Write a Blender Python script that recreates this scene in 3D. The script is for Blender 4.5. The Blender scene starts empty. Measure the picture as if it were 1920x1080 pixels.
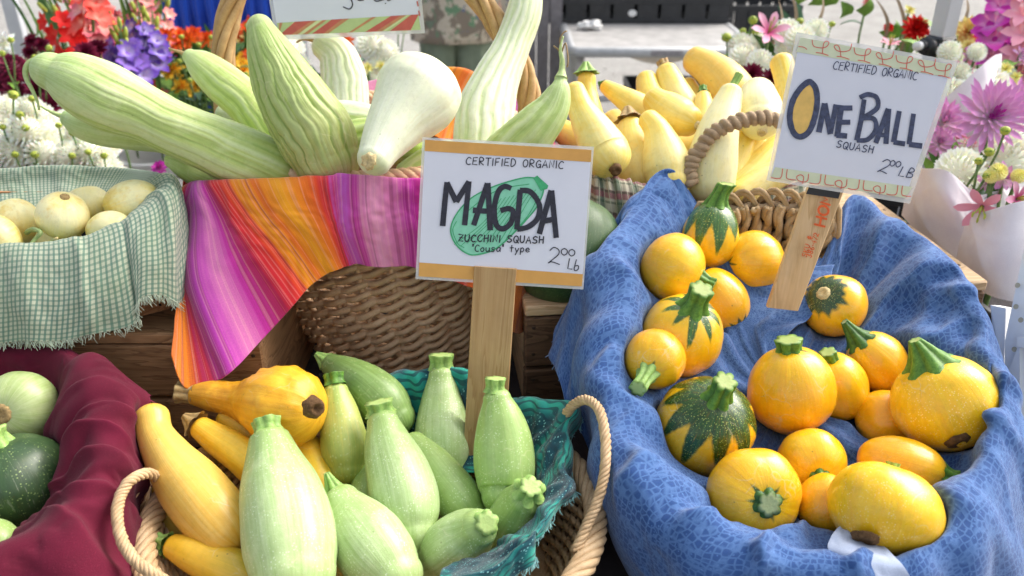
import bpy, math, random
from mathutils import Vector, Matrix, noise
from math import sin, cos, pi, radians, sqrt, exp
random.seed(7)
SC = bpy.context.scene
COL = SC.collection
# ---------------------------------------------------------------- camera
CAM = Vector((0.0, 0.0, 1.65)); PITCH = radians(27); FPX = 1600.0
cd = bpy.data.cameras.new('camera'); cam = bpy.data.objects.new('camera', cd); COL.objects.link(cam)
cam.location = CAM; cam.rotation_euler = (radians(90) - PITCH, 0, 0)
cd.lens = 30; cd.sensor_width = 36; cd.clip_start = 0.02; cd.clip_end = 400
cd.dof.use_dof = True; cd.dof.focus_distance = 1.02; cd.dof.aperture_fstop = 5.6
SC.camera = cam
# ---------------------------------------------------------------- light
SUN_EL, SUN_ROT = radians(43), radians(60)
world = bpy.data.worlds.new('World'); SC.world = world; world.use_nodes = True
wn = world.node_tree; wn.nodes.clear()
sky = wn.nodes.new('ShaderNodeTexSky'); sky.sky_type = 'NISHITA'; sky.sun_disc = False
sky.sun_elevation = SUN_EL; sky.sun_rotation = SUN_ROT; sky.air_density = 1.3; sky.dust_density = 6.0; sky.ozone_density = 1.0
bgn = wn.nodes.new('ShaderNodeBackground'); bgn.inputs['Strength'].default_value = 0.15
won = wn.nodes.new('ShaderNodeOutputWorld')
hs = wn.nodes.new('ShaderNodeHueSaturation'); hs.inputs['Saturation'].default_value = 0.45   # thin overcast: a paler sky
wn.links.new(sky.outputs[0], hs.inputs['Color']); wn.links.new(hs.outputs[0], bgn.inputs[0]); wn.links.new(bgn.outputs[0], won.inputs[0])
sl = bpy.data.lights.new('sun', 'SUN'); sl.energy = 1.1; sl.angle = radians(42); sl.color = (1.0, 0.96, 0.9)
so = bpy.data.objects.new('sun', sl); COL.objects.link(so)
sd = Vector((sin(SUN_ROT) * cos(SUN_EL), cos(SUN_ROT) * cos(SUN_EL), sin(SUN_EL)))   # towards the sun
so.rotation_euler = sd.to_track_quat('Z', 'Y').to_euler(); so.location = (0, 0, 6)
SC.view_settings.view_transform = 'Standard'; SC.view_settings.look = 'None'
SC.view_settings.exposure = 1.0; SC.view_settings.gamma = 1.0; SC.view_settings.use_curve_mapping = False
SC.render.engine = 'CYCLES'
try:
    SC.cycles.use_denoising = True; SC.cycles.max_bounces = 7; SC.cycles.transparent_max_bounces = 10
except Exception: pass
# ---------------------------------------------------------------- geometry of the view (metres from the measured photograph)
FW = Vector((0, cos(PITCH), -sin(PITCH))); UP = Vector((0, sin(PITCH), cos(PITCH))); RT = Vector((1, 0, 0))
def ray(px, py): return FW + RT * ((px - 960) / FPX) - UP * ((py - 540) / FPX)
def P(px, py, d): return CAM + ray(px, py) * d
def Pz(px, py, z):
    r = ray(px, py); return CAM + r * ((z - CAM.z) / r.z)
def Py(px, py, y):
    r = ray(px, py); return CAM + r * (y / r.y)
def AX(dx, dy, tow): return (RT * dx - UP * dy - FW * tow).normalized()
# ---------------------------------------------------------------- objects
def link(name, me, m=None, parent=None, loc=None):
    o = bpy.data.objects.new(name, me); COL.objects.link(o)
    if m is not None and me is not None and len(me.materials) == 0: me.materials.append(m)
    if parent is not None: o.parent = parent
    if loc is not None: o.location = loc
    return o
def tag(o, label=None, cat=None, group=None, kind=None):
    if label: o['label'] = label
    if cat: o['category'] = cat
    if group: o['group'] = group
    if kind: o['kind'] = kind
    return o
def empty(name, loc, label, cat, group=None, rot=None):
    o = bpy.data.objects.new(name, None); COL.objects.link(o); o.location = loc; o.empty_display_size = 0.02
    if rot: o.rotation_euler = rot
    return tag(o, label, cat, group)
def mesh(vs, fs, smooth=True, origin=None, name='m'):
    me = bpy.data.meshes.new(name)
    if origin is not None: vs = [Vector(v) - origin for v in vs]
    me.from_pydata([tuple(v) for v in vs], [], fs); me.update()
    if smooth: me.polygons.foreach_set('use_smooth', [True] * len(me.polygons))
    return me
def vattr(me, name, data):
    a = me.attributes.new(name, 'FLOAT_VECTOR', 'POINT'); a.data.foreach_set('vector', [c for v in data for c in v])
def fattr(me, name, data):
    a = me.attributes.new(name, 'FLOAT', 'POINT'); a.data.foreach_set('value', list(data))
class MB:
    """collects simple shapes that make up ONE part"""
    def __init__(s): s.v = []; s.f = []; s.a = []
    def add(s, vs, fs, a=0.0):
        o = len(s.v); s.v += [Vector(v) for v in vs]; s.f += [tuple(i + o for i in f) for f in fs]
        s.a += (list(a) if hasattr(a, '__len__') else [a] * len(vs))
    def box(s, c, size, M=None, bev=0.0):
        hx, hy, hz = [q / 2 for q in size]; c = Vector(c)
        b = min(bev, hx * .9, hy * .9, hz * .9)
        if b <= 0:
            vs = [Vector((x * hx, y * hy, z * hz)) for x in (-1, 1) for y in (-1, 1) for z in (-1, 1)]
            fs = [(0, 1, 3, 2), (4, 6, 7, 5), (0, 4, 5, 1), (2, 3, 7, 6), (0, 2, 6, 4), (1, 5, 7, 3)]
        else:
            vs = []; idx = {}
            for x in (-1, 1):
                for y in (-1, 1):
                    for z in (-1, 1):
                        for k, q in enumerate(((hx, hy - b, hz - b), (hx - b, hy, hz - b), (hx - b, hy - b, hz))):
                            idx[(x, y, z, k)] = len(vs); vs.append(Vector((x * q[0], y * q[1], z * q[2])))
            fs = []
            I = lambda x, y, z, k: idx[(x, y, z, k)]
            for x in (-1, 1): fs.append((I(x, -1, -1, 0), I(x, 1, -1, 0), I(x, 1, 1, 0), I(x, -1, 1, 0)) if x > 0 else (I(x, -1, -1, 0), I(x, -1, 1, 0), I(x, 1, 1, 0), I(x, 1, -1, 0)))
            for y in (-1, 1): fs.append((I(-1, y, -1, 1), I(-1, y, 1, 1), I(1, y, 1, 1), I(1, y, -1, 1)) if y > 0 else (I(-1, y, -1, 1), I(1, y, -1, 1), I(1, y, 1, 1), I(-1, y, 1, 1)))
            for z in (-1, 1): fs.append((I(-1, -1, z, 2), I(1, -1, z, 2), I(1, 1, z, 2), I(-1, 1, z, 2)) if z > 0 else (I(-1, -1, z, 2), I(-1, 1, z, 2), I(1, 1, z, 2), I(1, -1, z, 2)))
            for x in (-1, 1):
                for y in (-1, 1): fs.append((I(x, y, -1, 0), I(x, y, -1, 1), I(x, y, 1, 1), I(x, y, 1, 0)))
            for x in (-1, 1):
                for z in (-1, 1): fs.append((I(x, -1, z, 0), I(x, 1, z, 0), I(x, 1, z, 2), I(x, -1, z, 2)))
            for y in (-1, 1):
                for z in (-1, 1): fs.append((I(-1, y, z, 1), I(1, y, z, 1), I(1, y, z, 2), I(-1, y, z, 2)))
            for x in (-1, 1):
                for y in (-1, 1):
                    for z in (-1, 1): fs.append((I(x, y, z, 0), I(x, y, z, 1), I(x, y, z, 2)))
        if M is not None: vs = [M @ v for v in vs]
        s.add([v + c for v in vs], fs)
    def tube(s, pts, rad, n=8, caps=True, a=None):
        pts = [Vector(p) for p in pts]; m = len(pts)
        if not hasattr(rad, '__len__'): rad = [rad] * m
        vs = []; fs = []; at = []
        t0 = (pts[1] - pts[0]).normalized()
        u = t0.orthogonal().normalized()
        for i in range(m):
            t = (pts[min(i + 1, m - 1)] - pts[max(i - 1, 0)])
            t = t.normalized() if t.length > 1e-9 else t0
            u = (u - t * u.dot(t)); u = u.normalized() if u.length > 1e-6 else t.orthogonal().normalized()
            w = t.cross(u)
            for k in range(n):
                A = 2 * pi * k / n; vs.append(pts[i] + (u * cos(A) + w * sin(A)) * rad[i]); at.append(i / (m - 1) if a is None else a)
        for i in range(m - 1):
            for k in range(n):
                k2 = (k + 1) % n; fs.append((i * n + k, i * n + k2, (i + 1) * n + k2, (i + 1) * n + k))
        if caps: fs.append(tuple(range(n - 1, -1, -1))); fs.append(tuple((m - 1) * n + k for k in range(n)))
        s.add(vs, fs, at)
    def ell(s, c, r, nu=10, nv=7, M=None, a=0.0):
        vs = []; fs = []
        for j in range(nv + 1):
            for i in range(nu):
                th = pi * j / nv; ph = 2 * pi * i / nu
                v = Vector((r[0] * sin(th) * cos(ph), r[1] * sin(th) * sin(ph), r[2] * cos(th)))
                vs.append((M @ v if M is not None else v) + Vector(c))
        for j in range(nv):
            for i in range(nu): fs.append((j * nu + i, (j + 1) * nu + i, (j + 1) * nu + (i + 1) % nu, j * nu + (i + 1) % nu))
        s.add(vs, fs, a)
    def build(s, name, m, parent=None, smooth=False, origin=None, loc=None):
        me = mesh(s.v, s.f, smooth, origin, name); fattr(me, 'along', s.a)
        return link(name, me, m, parent, loc if loc is not None else origin)
def under(o, parent):
    """parent keeping a world-space location"""
    o.parent = parent; o.matrix_parent_inverse = Matrix.Identity(4)
    o.location = o.location - parent.location; return o
def cr(a, b, c, d, t):
    return 0.5 * ((2 * b) + (c - a) * t + (2 * a - 5 * b + 4 * c - d) * t * t + (3 * b - a - 3 * c + d) * t * t * t)
def spline(pts, n, closed=False):
    pts = list(pts); m = len(pts); out = []
    segs = m if closed else m - 1
    cnt = n if closed else n - 1
    for i in range(n):
        x = i * segs / cnt; k = min(int(x), segs - 1); t = x - k
        if closed: q = [pts[(k + j) % m] for j in (-1, 0, 1, 2)]
        else: q = [pts[max(0, min(m - 1, k + j))] for j in (-1, 0, 1, 2)]
        out.append(cr(q[0], q[1], q[2], q[3], t))
    return out
def fn(x, y=0.0, z=0.0): return noise.noise(Vector((x, y, z)))
# ---------------------------------------------------------------- materials
class NT:
    def __init__(s, name, rough=0.6, spec=0.5):
        s.m = bpy.data.materials.new(name); s.m.use_nodes = True; s.nt = s.m.node_tree
        s.b = s.nt.nodes['Principled BSDF']; s.b.inputs['Roughness'].default_value = rough
        s.b.inputs['Specular IOR Level'].default_value = spec
    def n(s, t, **kw):
        x = s.nt.nodes.new('ShaderNode' + t)
        for k, v in kw.items():
            if k.startswith('i_'):
                key = k[2:].replace('_', ' ')
                s.put(v, x.inputs[int(key)] if key.isdigit() else x.inputs[key])
            else: setattr(x, k, v)
        return x
    def put(s, v, sock):
        if isinstance(v, bpy.types.NodeSocket): s.nt.links.new(v, sock)
        elif isinstance(v, bpy.types.Node): s.nt.links.new(v.outputs[0], sock)
        else: sock.default_value = v
    def set(s, key, v): s.put(v, s.b.inputs[key])
    def math(s, op, a, b=0.0, c=None):
        x = s.n('Math', operation=op); s.put(a, x.inputs[0]); s.put(b, x.inputs[1])
        if c is not None: s.put(c, x.inputs[2])
        return x.outputs[0]
    def ramp(s, fac, stops, interp='LINEAR'):
        x = s.n('ValToRGB'); cr_ = x.color_ramp; cr_.interpolation = interp
        while len(cr_.elements) < len(stops): cr_.elements.new(0.5)
        for e, (p, c) in zip(cr_.elements, stops):
            e.position = p; e.color = (c, c, c, 1) if isinstance(c, (int, float)) else (*c, 1)
        s.put(fac, x.inputs[0]); return x.outputs[0]
    def mix(s, f, a, b, blend='MIX'):
        x = s.n('Mix', data_type='RGBA', blend_type=blend); s.put(f, x.inputs[0])
        s.put((*a, 1) if isinstance(a, tuple) else a, x.inputs[6]); s.put((*b, 1) if isinstance(b, tuple) else b, x.inputs[7]); return x.outputs[2]
    def noise(s, vec, scale, detail=3, rough=0.5, dist=0.0, dim=None):
        x = s.n('TexNoise'); 
        if vec is not None: s.put(vec, x.inputs['Vector'])
        x.inputs['Scale'].default_value = scale; x.inputs['Detail'].default_value = detail
        x.inputs['Roughness'].default_value = rough; x.inputs['Distortion'].default_value = dist
        return x.outputs[0]
    def attr(s, name, out='Vector'):
        x = s.n('Attribute', attribute_name=name); return x.outputs[out]
    def sep(s, v): x = s.n('SeparateXYZ'); s.put(v, x.inputs[0]); return x.outputs
    def comb(s, a, b, c=0.0):
        x = s.n('CombineXYZ'); s.put(a, x.inputs[0]); s.put(b, x.inputs[1]); s.put(c, x.inputs[2]); return x.outputs[0]
    def vmul(s, v, k):
        x = s.n('VectorMath', operation='MULTIPLY'); s.put(v, x.inputs[0]); s.put(k, x.inputs[1]); return x.outputs[0]
    def vadd(s, v, k):
        x = s.n('VectorMath', operation='ADD'); s.put(v, x.inputs[0]); s.put(k, x.inputs[1]); return x.outputs[0]
    def obj(s): return s.n('TexCoord').outputs['Object']
    def rnd(s): return s.n('ObjectInfo').outputs['Random']
    def bump(s, h, strength=0.3, dist=0.002):
        x = s.n('Bump'); x.inputs['Strength'].default_value = strength; x.inputs['Distance'].default_value = dist
        s.put(h, x.inputs['Height']); s.set('Normal', x.outputs[0])
def simple(name, col, rough=0.6, spec=0.5, var=0.15, scale=30, bump=0.15, metal=0.0, sub=0.0):
    t = NT(name, rough, spec); o = t.obj(); nz = t.noise(o, scale, 4, .6)
    dark = tuple(c * (1 - var) for c in col); light = tuple(min(1, c * (1 + var)) for c in col)
    t.set('Base Color', t.ramp(nz, [(0.3, dark), (0.7, light)])); t.set('Metallic', metal)
    if sub: t.set('Subsurface Weight', sub); t.b.inputs['Subsurface Scale'].default_value = 0.006
    if bump: t.bump(nz, bump, 0.001)
    return t.m
def skin(name, stops, streak=None, streak_amt=0.5, blotch=None, blotch_amt=0.3, speck=None, speck_scale=300, speck_amt=0.6,
         star=None, green=(0.03, 0.12, 0.01), endp=None, scar=None, ribc=None, scratch=(.72, .66, .42), rough=0.36, kx=6, sub=0.12, coat=0.12, bump=0.25, streak_scale=1.0):
    """vegetable skin; crd = (cos, sin, t) round and along the fruit"""
    t = NT(name, rough, 0.45); o = t.obj(); c = t.attr('crd'); s3 = t.sep(c); T = s3[2]; rn = t.rnd()
    off = t.comb(t.math('MULTIPLY', rn, 37.0), t.math('MULTIPLY', rn, 11.0), 0.0)
    op = t.vadd(o, off)
    n1 = t.noise(op, 22, 3, .6)
    tt = t.math('ADD', T, t.math('MULTIPLY', t.math('SUBTRACT', n1, 0.5), 0.25))
    col = t.ramp(tt, stops)
    sv = t.vadd(t.vmul(c, (kx, kx, 1.1)), off)
    st = t.noise(sv, 1.6 * streak_scale, 4, .62, .3)
    if streak:
        f = t.ramp(st, [(0.40, 0.0), (0.66, streak_amt)]); col = t.mix(f, col, streak)
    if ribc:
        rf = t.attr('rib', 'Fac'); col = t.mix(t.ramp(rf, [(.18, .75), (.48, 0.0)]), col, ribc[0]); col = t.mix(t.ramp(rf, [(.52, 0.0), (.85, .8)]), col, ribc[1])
    if blotch:
        nb = t.noise(op, 34, 4, .65); f = t.ramp(nb, [(0.50, 0.0), (0.68, blotch_amt)]); col = t.mix(f, col, blotch)
    if star is not None:
        p, amp = star; sa = t.attr('star', 'Fac')
        thr = t.math('ADD', t.math('MULTIPLY', sa, amp), p)
        nz2 = t.math('MULTIPLY', t.math('SUBTRACT', t.noise(op, 140, 3, .6), .5), 0.07)
        dlt = t.math('SUBTRACT', t.math('ADD', thr, nz2), T)
        f = t.ramp(t.math('ADD', t.math('MULTIPLY', dlt, 12.0), .5), [(0.2, 0.0), (0.8, 1.0)])
        gv = t.ramp(t.noise(sv, 3.2, 4, .6), [(0.35, tuple(q * .55 for q in green)), (0.62, green), (0.8, tuple(min(1, q * 2.0 + .02) for q in green))])
        if speck:
            v = t.n('TexVoronoi'); t.put(op, v.inputs['Vector']); v.inputs['Scale'].default_value = speck_scale
            fs = t.ramp(v.outputs['Distance'], [(0.16, 0.7), (0.3, 0.0)]); gv = t.mix(fs, gv, (0.30, 0.42, 0.08))
        col = t.mix(f, col, gv)
    if endp is not None:
        p, amp = endp; sa = t.attr('star', 'Fac')
        dlt = t.math('SUBTRACT', T, t.math('SUBTRACT', 1 - p, t.math('MULTIPLY', sa, amp)))
        f = t.ramp(t.math('ADD', t.math('MULTIPLY', dlt, 14.0), .5), [(0.2, 0.0), (0.8, 1.0)]); col = t.mix(f, col, (0.02, 0.07, 0.015))
    if speck:
        v = t.n('TexVoronoi'); t.put(op, v.inputs['Vector']); v.inputs['Scale'].default_value = speck_scale; 
        keep = t.ramp(t.noise(op, 60, 2), [(0.42, 0.0), (0.6, 1.0)])
        fs = t.math('MULTIPLY', t.ramp(v.outputs['Distance'], [(0.16, speck_amt), (0.32, 0.0)]), keep); col = t.mix(fs, col, speck)
    if scar:
        ns = t.noise(t.vmul(op, (1, 1, 2.3)), 75, 5, .75, .8); f = t.ramp(ns, [(0.66, 0.0), (0.74, 0.55)]); col = t.mix(f, col, scar)
    sf = t.noise(t.vadd(t.vmul(c, (kx * 5, kx * 5, 7)), off), 1.6, 4, .7); col = t.mix(t.ramp(sf, [(.56, 0.0), (.72, .34)]), col, streak if streak else (.5, .4, .1)); col = t.mix(t.ramp(sf, [(.26, .3), (.40, 0.0)]), col, t.mix(.5, col, (1, 1, .8)))
    mo = t.noise(op, 120, 4, .7); col = t.mix(t.ramp(mo, [(.30, .22), (.52, 0.0)]), col, t.mix(.55, col, (.10, .10, .01)))
    sv2 = t.n('TexVoronoi', feature='DISTANCE_TO_EDGE'); t.put(t.vadd(op, t.vmul(t.n('TexNoise', i_Vector=op, i_Scale=30.0).outputs['Color'], (.03, .03, .03))), sv2.inputs['Vector']); sv2.inputs['Scale'].default_value = 34
    sm_ = t.math('MULTIPLY', t.ramp(sv2.outputs['Distance'], [(.0, .34), (.028, 0.0)]), t.ramp(t.noise(t.vadd(op, (3.3, 1.2, 7.7)), 26, 3, .6), [(.54, 0.0), (.62, 1.0)]))
    col = t.mix(sm_, col, scratch)
    fk = t.n('TexVoronoi'); t.put(op, fk.inputs['Vector']); fk.inputs['Scale'].default_value = 95; fm = t.math('MULTIPLY', t.ramp(fk.outputs['Distance'], [(.05, .7), (.13, 0.0)]), t.ramp(t.noise(t.vadd(op, (1.3, 5.2, 2.7)), 40, 2, .6), [(.56, 0.0), (.62, 1.0)])); col = t.mix(fm, col, t.mix(.75, col, (.06, .05, .01)))
    t.set('Base Color', col)
    t.set('Roughness', t.ramp(n1, [(0.3, rough - .07), (0.7, rough + .12)]))
    if sub:
        t.set('Subsurface Weight', sub); t.b.inputs['Subsurface Radius'].default_value = (1.0, 0.6, 0.2); t.b.inputs['Subsurface Scale'].default_value = 0.004
    t.set('Coat Weight', coat); t.b.inputs['Coat Roughness'].default_value = 0.14
    h = t.math('ADD', t.math('MULTIPLY', st, 1.0), t.math('ADD', t.math('MULTIPLY', t.noise(op, 210, 3, .7), 0.35), t.math('MULTIPLY', t.noise(op, 800, 2, .6), 0.30))); t.bump(h, bump * 1.3, 0.0015)
    return t.m
OR = (0.88, 0.45, 0.004); OY = (0.90, 0.56, 0.008); OD = (0.84, 0.33, 0.003)
M = {}
M['ball'] = skin('ball_skin', [(0, OY), (.45, OY), (.75, OR), (1, OR)], streak=OD, streak_amt=.35, speck=(.95, .75, .25), speck_scale=420, speck_amt=.35, scar=(.62, .34, .1), rough=.3, sub=.06, coat=.45)
M['ball_small'] = skin('ball_small_star', [(0, OY), (.5, OR), (1, OR)], streak=OD, streak_amt=.35, star=(.03, .13), speck=(.95, .75, .25), speck_scale=430, speck_amt=.35, rough=.3, sub=.06, coat=.45, green=(.035, .11, .02))
M['ball_cap'] = skin('ball_green_cap', [(0, OY), (.5, OR), (1, OR)], streak=OD, streak_amt=.3, star=(.20, .07), speck=(.9, .75, .3), speck_scale=420, speck_amt=.3, rough=.3, sub=.06, coat=.45, green=(.02, .075, .02))
M['ball_star'] = skin('ball_star', [(0, OY), (.5, OR), (1, OR)], streak=OY, streak_amt=.4, star=(.09, .27), speck=(.9, .75, .2), speck_scale=300, speck_amt=.5, rough=.3, sub=.12, coat=.45, green=(.04, .14, .015))
M['ball_big'] = skin('ball_big_star', [(0, OY), (.6, (.8, .42, .01)), (1, (.62, .36, .02))], streak=OD, streak_amt=.25, star=(.25, .36), speck=(.75, .8, .2), speck_scale=420, speck_amt=.35, rough=.24, sub=.1, coat=.3, green=(.022, .085, .01))
M['ball_half'] = skin('ball_half_green', [(0, OY), (1, OR)], streak=(.9, .55, .03), streak_amt=.4, star=(.36, .26), speck=(.75, .75, .2), speck_scale=320, speck_amt=.4, rough=.3, coat=.45, green=(.05, .17, .03))
M['ball_end'] = skin('ball_green_end', [(0, OY), (.6, OR), (1, OR)], streak=OD, streak_amt=.3, star=(.02, .10), endp=(.13, .14), speck=(.9, .7, .2), speck_scale=280, speck_amt=.4, rough=.3, coat=.45)
M['ball_endscar'] = skin('ball_end_scar', [(0, OY), (.5, OY), (1, OR)], streak=OD, streak_amt=.25, endp=(.03, .05), speck=(1, .85, .4), speck_scale=360, speck_amt=.6, scar=(.7, .45, .16), rough=.33, coat=.45)
ZG = (0.36, 0.52, 0.17)
M['zuc'] = skin('magda_skin', [(0, (.33, .47, .14)), (.2, (.42, .57, .23)), (.6, (.49, .62, .31)), (1, (.42, .56, .22))], streak=(.28, .44, .11), streak_amt=.55, blotch=(.60, .70, .40), blotch_amt=.4, speck=(.74, .82, .56), speck_scale=330, speck_amt=.85, scar=(.22, .36, .04), rough=.36, sub=.05, coat=.15, bump=.28)
M['zuc_dark'] = skin('magda_skin_dark', [(0, (.14, .22, .06)), (.3, (.20, .33, .09)), (1, (.30, .46, .14))], streak=(.13, .22, .04), streak_amt=.6, blotch=(.36, .50, .2), blotch_amt=.3, speck=(.5, .6, .3), speck_scale=190, speck_amt=.5, scar=(.2, .2, .07), rough=.38, coat=.1, bump=.18)
M['zuc_mid'] = skin('magda_skin_mid', [(0, (.26, .42, .10)), (.3, (.34, .50, .15)), (1, (.30, .47, .13))], streak=(.46, .60, .22), streak_amt=.5, blotch=(.20, .36, .05), blotch_amt=.3, speck=(.66, .76, .46), speck_scale=330, speck_amt=.85, rough=.34, coat=.15, bump=.18)
M['zuc_yellow'] = skin('magda_skin_yellowing', [(0, (.28, .44, .10)), (.4, (.46, .52, .14)), (1, (.34, .44, .10))], streak=(.60, .56, .12), streak_amt=.6, blotch=(.26, .42, .08), blotch_amt=.4, speck=(.62, .72, .4), speck_scale=200, speck_amt=.6, rough=.36, coat=.1, bump=.18)
PALE = [(0, (.88, .60, .06)), (.25, (.88, .70, .16)), (.6, (.88, .76, .32)), (1, (.86, .66, .12))]
M['pale'] = skin('pale_yellow_skin', PALE, streak=(.90, .80, .38), streak_amt=.55, blotch=(.88, .58, .05), blotch_amt=.4, scar=(.7, .5, .18), rough=.36, sub=.18, coat=.1, bump=.2)
M['palest'] = skin('palest_yellow_skin', [(0, (.86, .76, .25)), (.3, (.86, .80, .44)), (1, (.85, .80, .42))], streak=(.9, .86, .6), streak_amt=.5, blotch=(.86, .72, .2), blotch_amt=.3, rough=.38, sub=.18, coat=.08, bump=.15)
M['gold'] = skin('golden_skin', [(0, (.82, .44, .01)), (.3, (.86, .54, .02)), (.8, (.88, .60, .04)), (1, (.84, .50, .02))], streak=(.9, .66, .10), streak_amt=.5, blotch=(.84, .42, .02), blotch_amt=.4, scar=(.6, .36, .1), rough=.36, sub=.15, coat=.1)
M['butter'] = skin('butter_yellow_skin', [(0, (.86, .54, .03)), (.3, (.88, .66, .10)), (.7, (.88, .72, .20)), (1, (.86, .58, .05))], streak=(.90, .78, .34), streak_amt=.5, blotch=(.86, .56, .04), blotch_amt=.4, scar=(.7, .5, .18), rough=.36, sub=.1, coat=.15)
M['crook'] = skin('crookneck_skin', [(0, (.58, .30, .02)), (.2, (.70, .32, .012)), (.6, (.84, .42, .015)), (1, (.86, .46, .02))], streak=(.66, .27, .01), streak_amt=.5, blotch=(.9, .55, .04), blotch_amt=.5, rough=.4, coat=.08, bump=.35)
M['peach'] = skin('peach_yellow_skin', [(0, (.82, .48, .05)), (.15, (.82, .54, .10)), (.6, (.82, .52, .09)), (1, (.78, .42, .04))], streak=(.86, .62, .18), streak_amt=.55, blotch=(.78, .42, .06), blotch_amt=.4, scar=(.8, .6, .32), rough=.36, sub=.15, coat=.15, bump=.15)
M['olive'] = skin('olive_yellow_skin', [(0, (.66, .42, .05)), (.5, (.50, .36, .06)), (1, (.40, .36, .07))], streak=(.6, .42, .08), streak_amt=.4, rough=.4, coat=.05)
M['yzuc'] = skin('yellow_zucchini_skin', [(0, (.82, .46, .02)), (.45, (.78, .46, .03)), (1, (.40, .40, .05))], streak=(.86, .55, .05), streak_amt=.4, rough=.33, coat=.2, bump=.1)
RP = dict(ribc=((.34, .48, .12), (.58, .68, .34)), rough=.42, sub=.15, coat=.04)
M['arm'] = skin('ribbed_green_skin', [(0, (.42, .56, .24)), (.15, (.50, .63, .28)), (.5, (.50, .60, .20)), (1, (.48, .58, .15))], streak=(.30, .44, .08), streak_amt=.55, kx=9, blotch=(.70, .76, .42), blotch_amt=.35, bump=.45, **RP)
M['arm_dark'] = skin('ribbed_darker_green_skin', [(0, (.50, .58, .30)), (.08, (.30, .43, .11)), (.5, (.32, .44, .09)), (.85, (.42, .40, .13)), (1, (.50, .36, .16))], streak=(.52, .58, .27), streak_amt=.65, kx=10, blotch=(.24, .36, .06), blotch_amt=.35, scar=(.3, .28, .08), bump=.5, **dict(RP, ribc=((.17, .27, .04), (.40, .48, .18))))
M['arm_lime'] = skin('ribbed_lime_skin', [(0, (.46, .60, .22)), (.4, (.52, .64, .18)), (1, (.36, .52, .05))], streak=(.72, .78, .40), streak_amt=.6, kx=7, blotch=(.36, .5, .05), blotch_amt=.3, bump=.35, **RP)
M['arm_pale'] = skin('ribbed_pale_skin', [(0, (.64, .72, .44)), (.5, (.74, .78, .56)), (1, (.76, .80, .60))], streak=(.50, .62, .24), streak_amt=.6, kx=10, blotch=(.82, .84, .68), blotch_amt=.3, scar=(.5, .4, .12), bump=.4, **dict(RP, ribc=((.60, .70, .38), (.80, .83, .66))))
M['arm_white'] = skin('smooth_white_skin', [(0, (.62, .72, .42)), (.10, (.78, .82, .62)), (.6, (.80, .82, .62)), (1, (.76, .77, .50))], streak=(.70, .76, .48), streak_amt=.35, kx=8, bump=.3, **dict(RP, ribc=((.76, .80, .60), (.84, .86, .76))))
M['lemon'] = skin('lemon_skin', [(0, (.88, .72, .20)), (.35, (.90, .84, .48)), (.7, (.90, .76, .20)), (1, (.88, .58, .04))], streak=(.85, .8, .50), streak_amt=.5, blotch=(.74, .50, .05), blotch_amt=.65, scar=(.45, .28, .08), rough=.36, sub=.15, coat=.1)
M['darkround'] = skin('dark_round_skin', [(0, (.035, .08, .025)), (1, (.03, .07, .025))], streak=(.02, .045, .018), streak_amt=.7, kx=4, speck=(.26, .36, .12), scratch=(.10, .16, .07), speck_scale=300, speck_amt=1.0, rough=.38, sub=0, coat=.15, bump=.12)
M['midround'] = skin('mid_round_skin', [(0, (.055, .11, .035)), (1, (.028, .07, .022))], streak=(.02, .055, .018), streak_amt=.6, kx=4, scratch=(.08, .13, .05), speck=(.20, .30, .10), speck_scale=400, speck_amt=.5, rough=.5, sub=0, coat=.1, bump=.1)
M['paleround'] = skin('pale_round_skin', [(0, (.46, .52, .26)), (.5, (.42, .52, .22)), (1, (.30, .42, .15))], streak=(.26, .38, .08), streak_amt=.6, kx=9, blotch=(.55, .6, .34), blotch_amt=.3, rough=.36, coat=.1, bump=.15)
def stem_mat(name, c1, c2, cut, rough=.5):
    t = NT(name, rough, .4); o = t.obj(); a = t.attr('along', 'Fac')
    col = t.ramp(t.noise(t.vmul(o, (1, 1, 1)), 190, 4, .7), [(.32, c1), (.64, c2)])
    rid = t.attr('ridge', 'Fac'); col = t.mix(t.ramp(rid, [(0.1, .55), (.9, 0.0)]), col, tuple(q * .45 for q in c1))
    col = t.mix(t.ramp(a, [(.93, 0.0), (.985, 1.0)]), col, cut); t.set('Base Color', col)
    t.set('Subsurface Weight', .1); t.b.inputs['Subsurface Scale'].default_value = .003
    t.bump(t.noise(o, 420, 3, .7), .4, .001); return t.m
M['stem'] = stem_mat('squash_stem', (.05, .16, .015), (.15, .32, .04), (.34, .42, .13))
M['stem_dark'] = stem_mat('squash_stem_dark', (.02, .08, .012), (.08, .20, .03), (.36, .42, .20))
M['stem_pale'] = stem_mat('squash_stem_pale', (.22, .40, .08), (.36, .54, .16), (.45, .60, .20))
M['stem_tail'] = stem_mat('squash_tail', (.34, .48, .16), (.48, .58, .26), (.5, .42, .2))
M['stem_dry'] = stem_mat('dry_tip', (.34, .22, .08), (.5, .36, .16), (.5, .4, .2))
M['scar'] = simple('dry_scar', (.36, .25, .11), .8, .2, .35, 300, .6)
M['scar_dark'] = simple('dark_blossom_scar', (.13, .07, .03), .8, .2, .4, 300, .7)
M['scar_pale'] = simple('pale_scar', (.62, .50, .26), .75, .2, .3, 300, .5)
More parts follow.
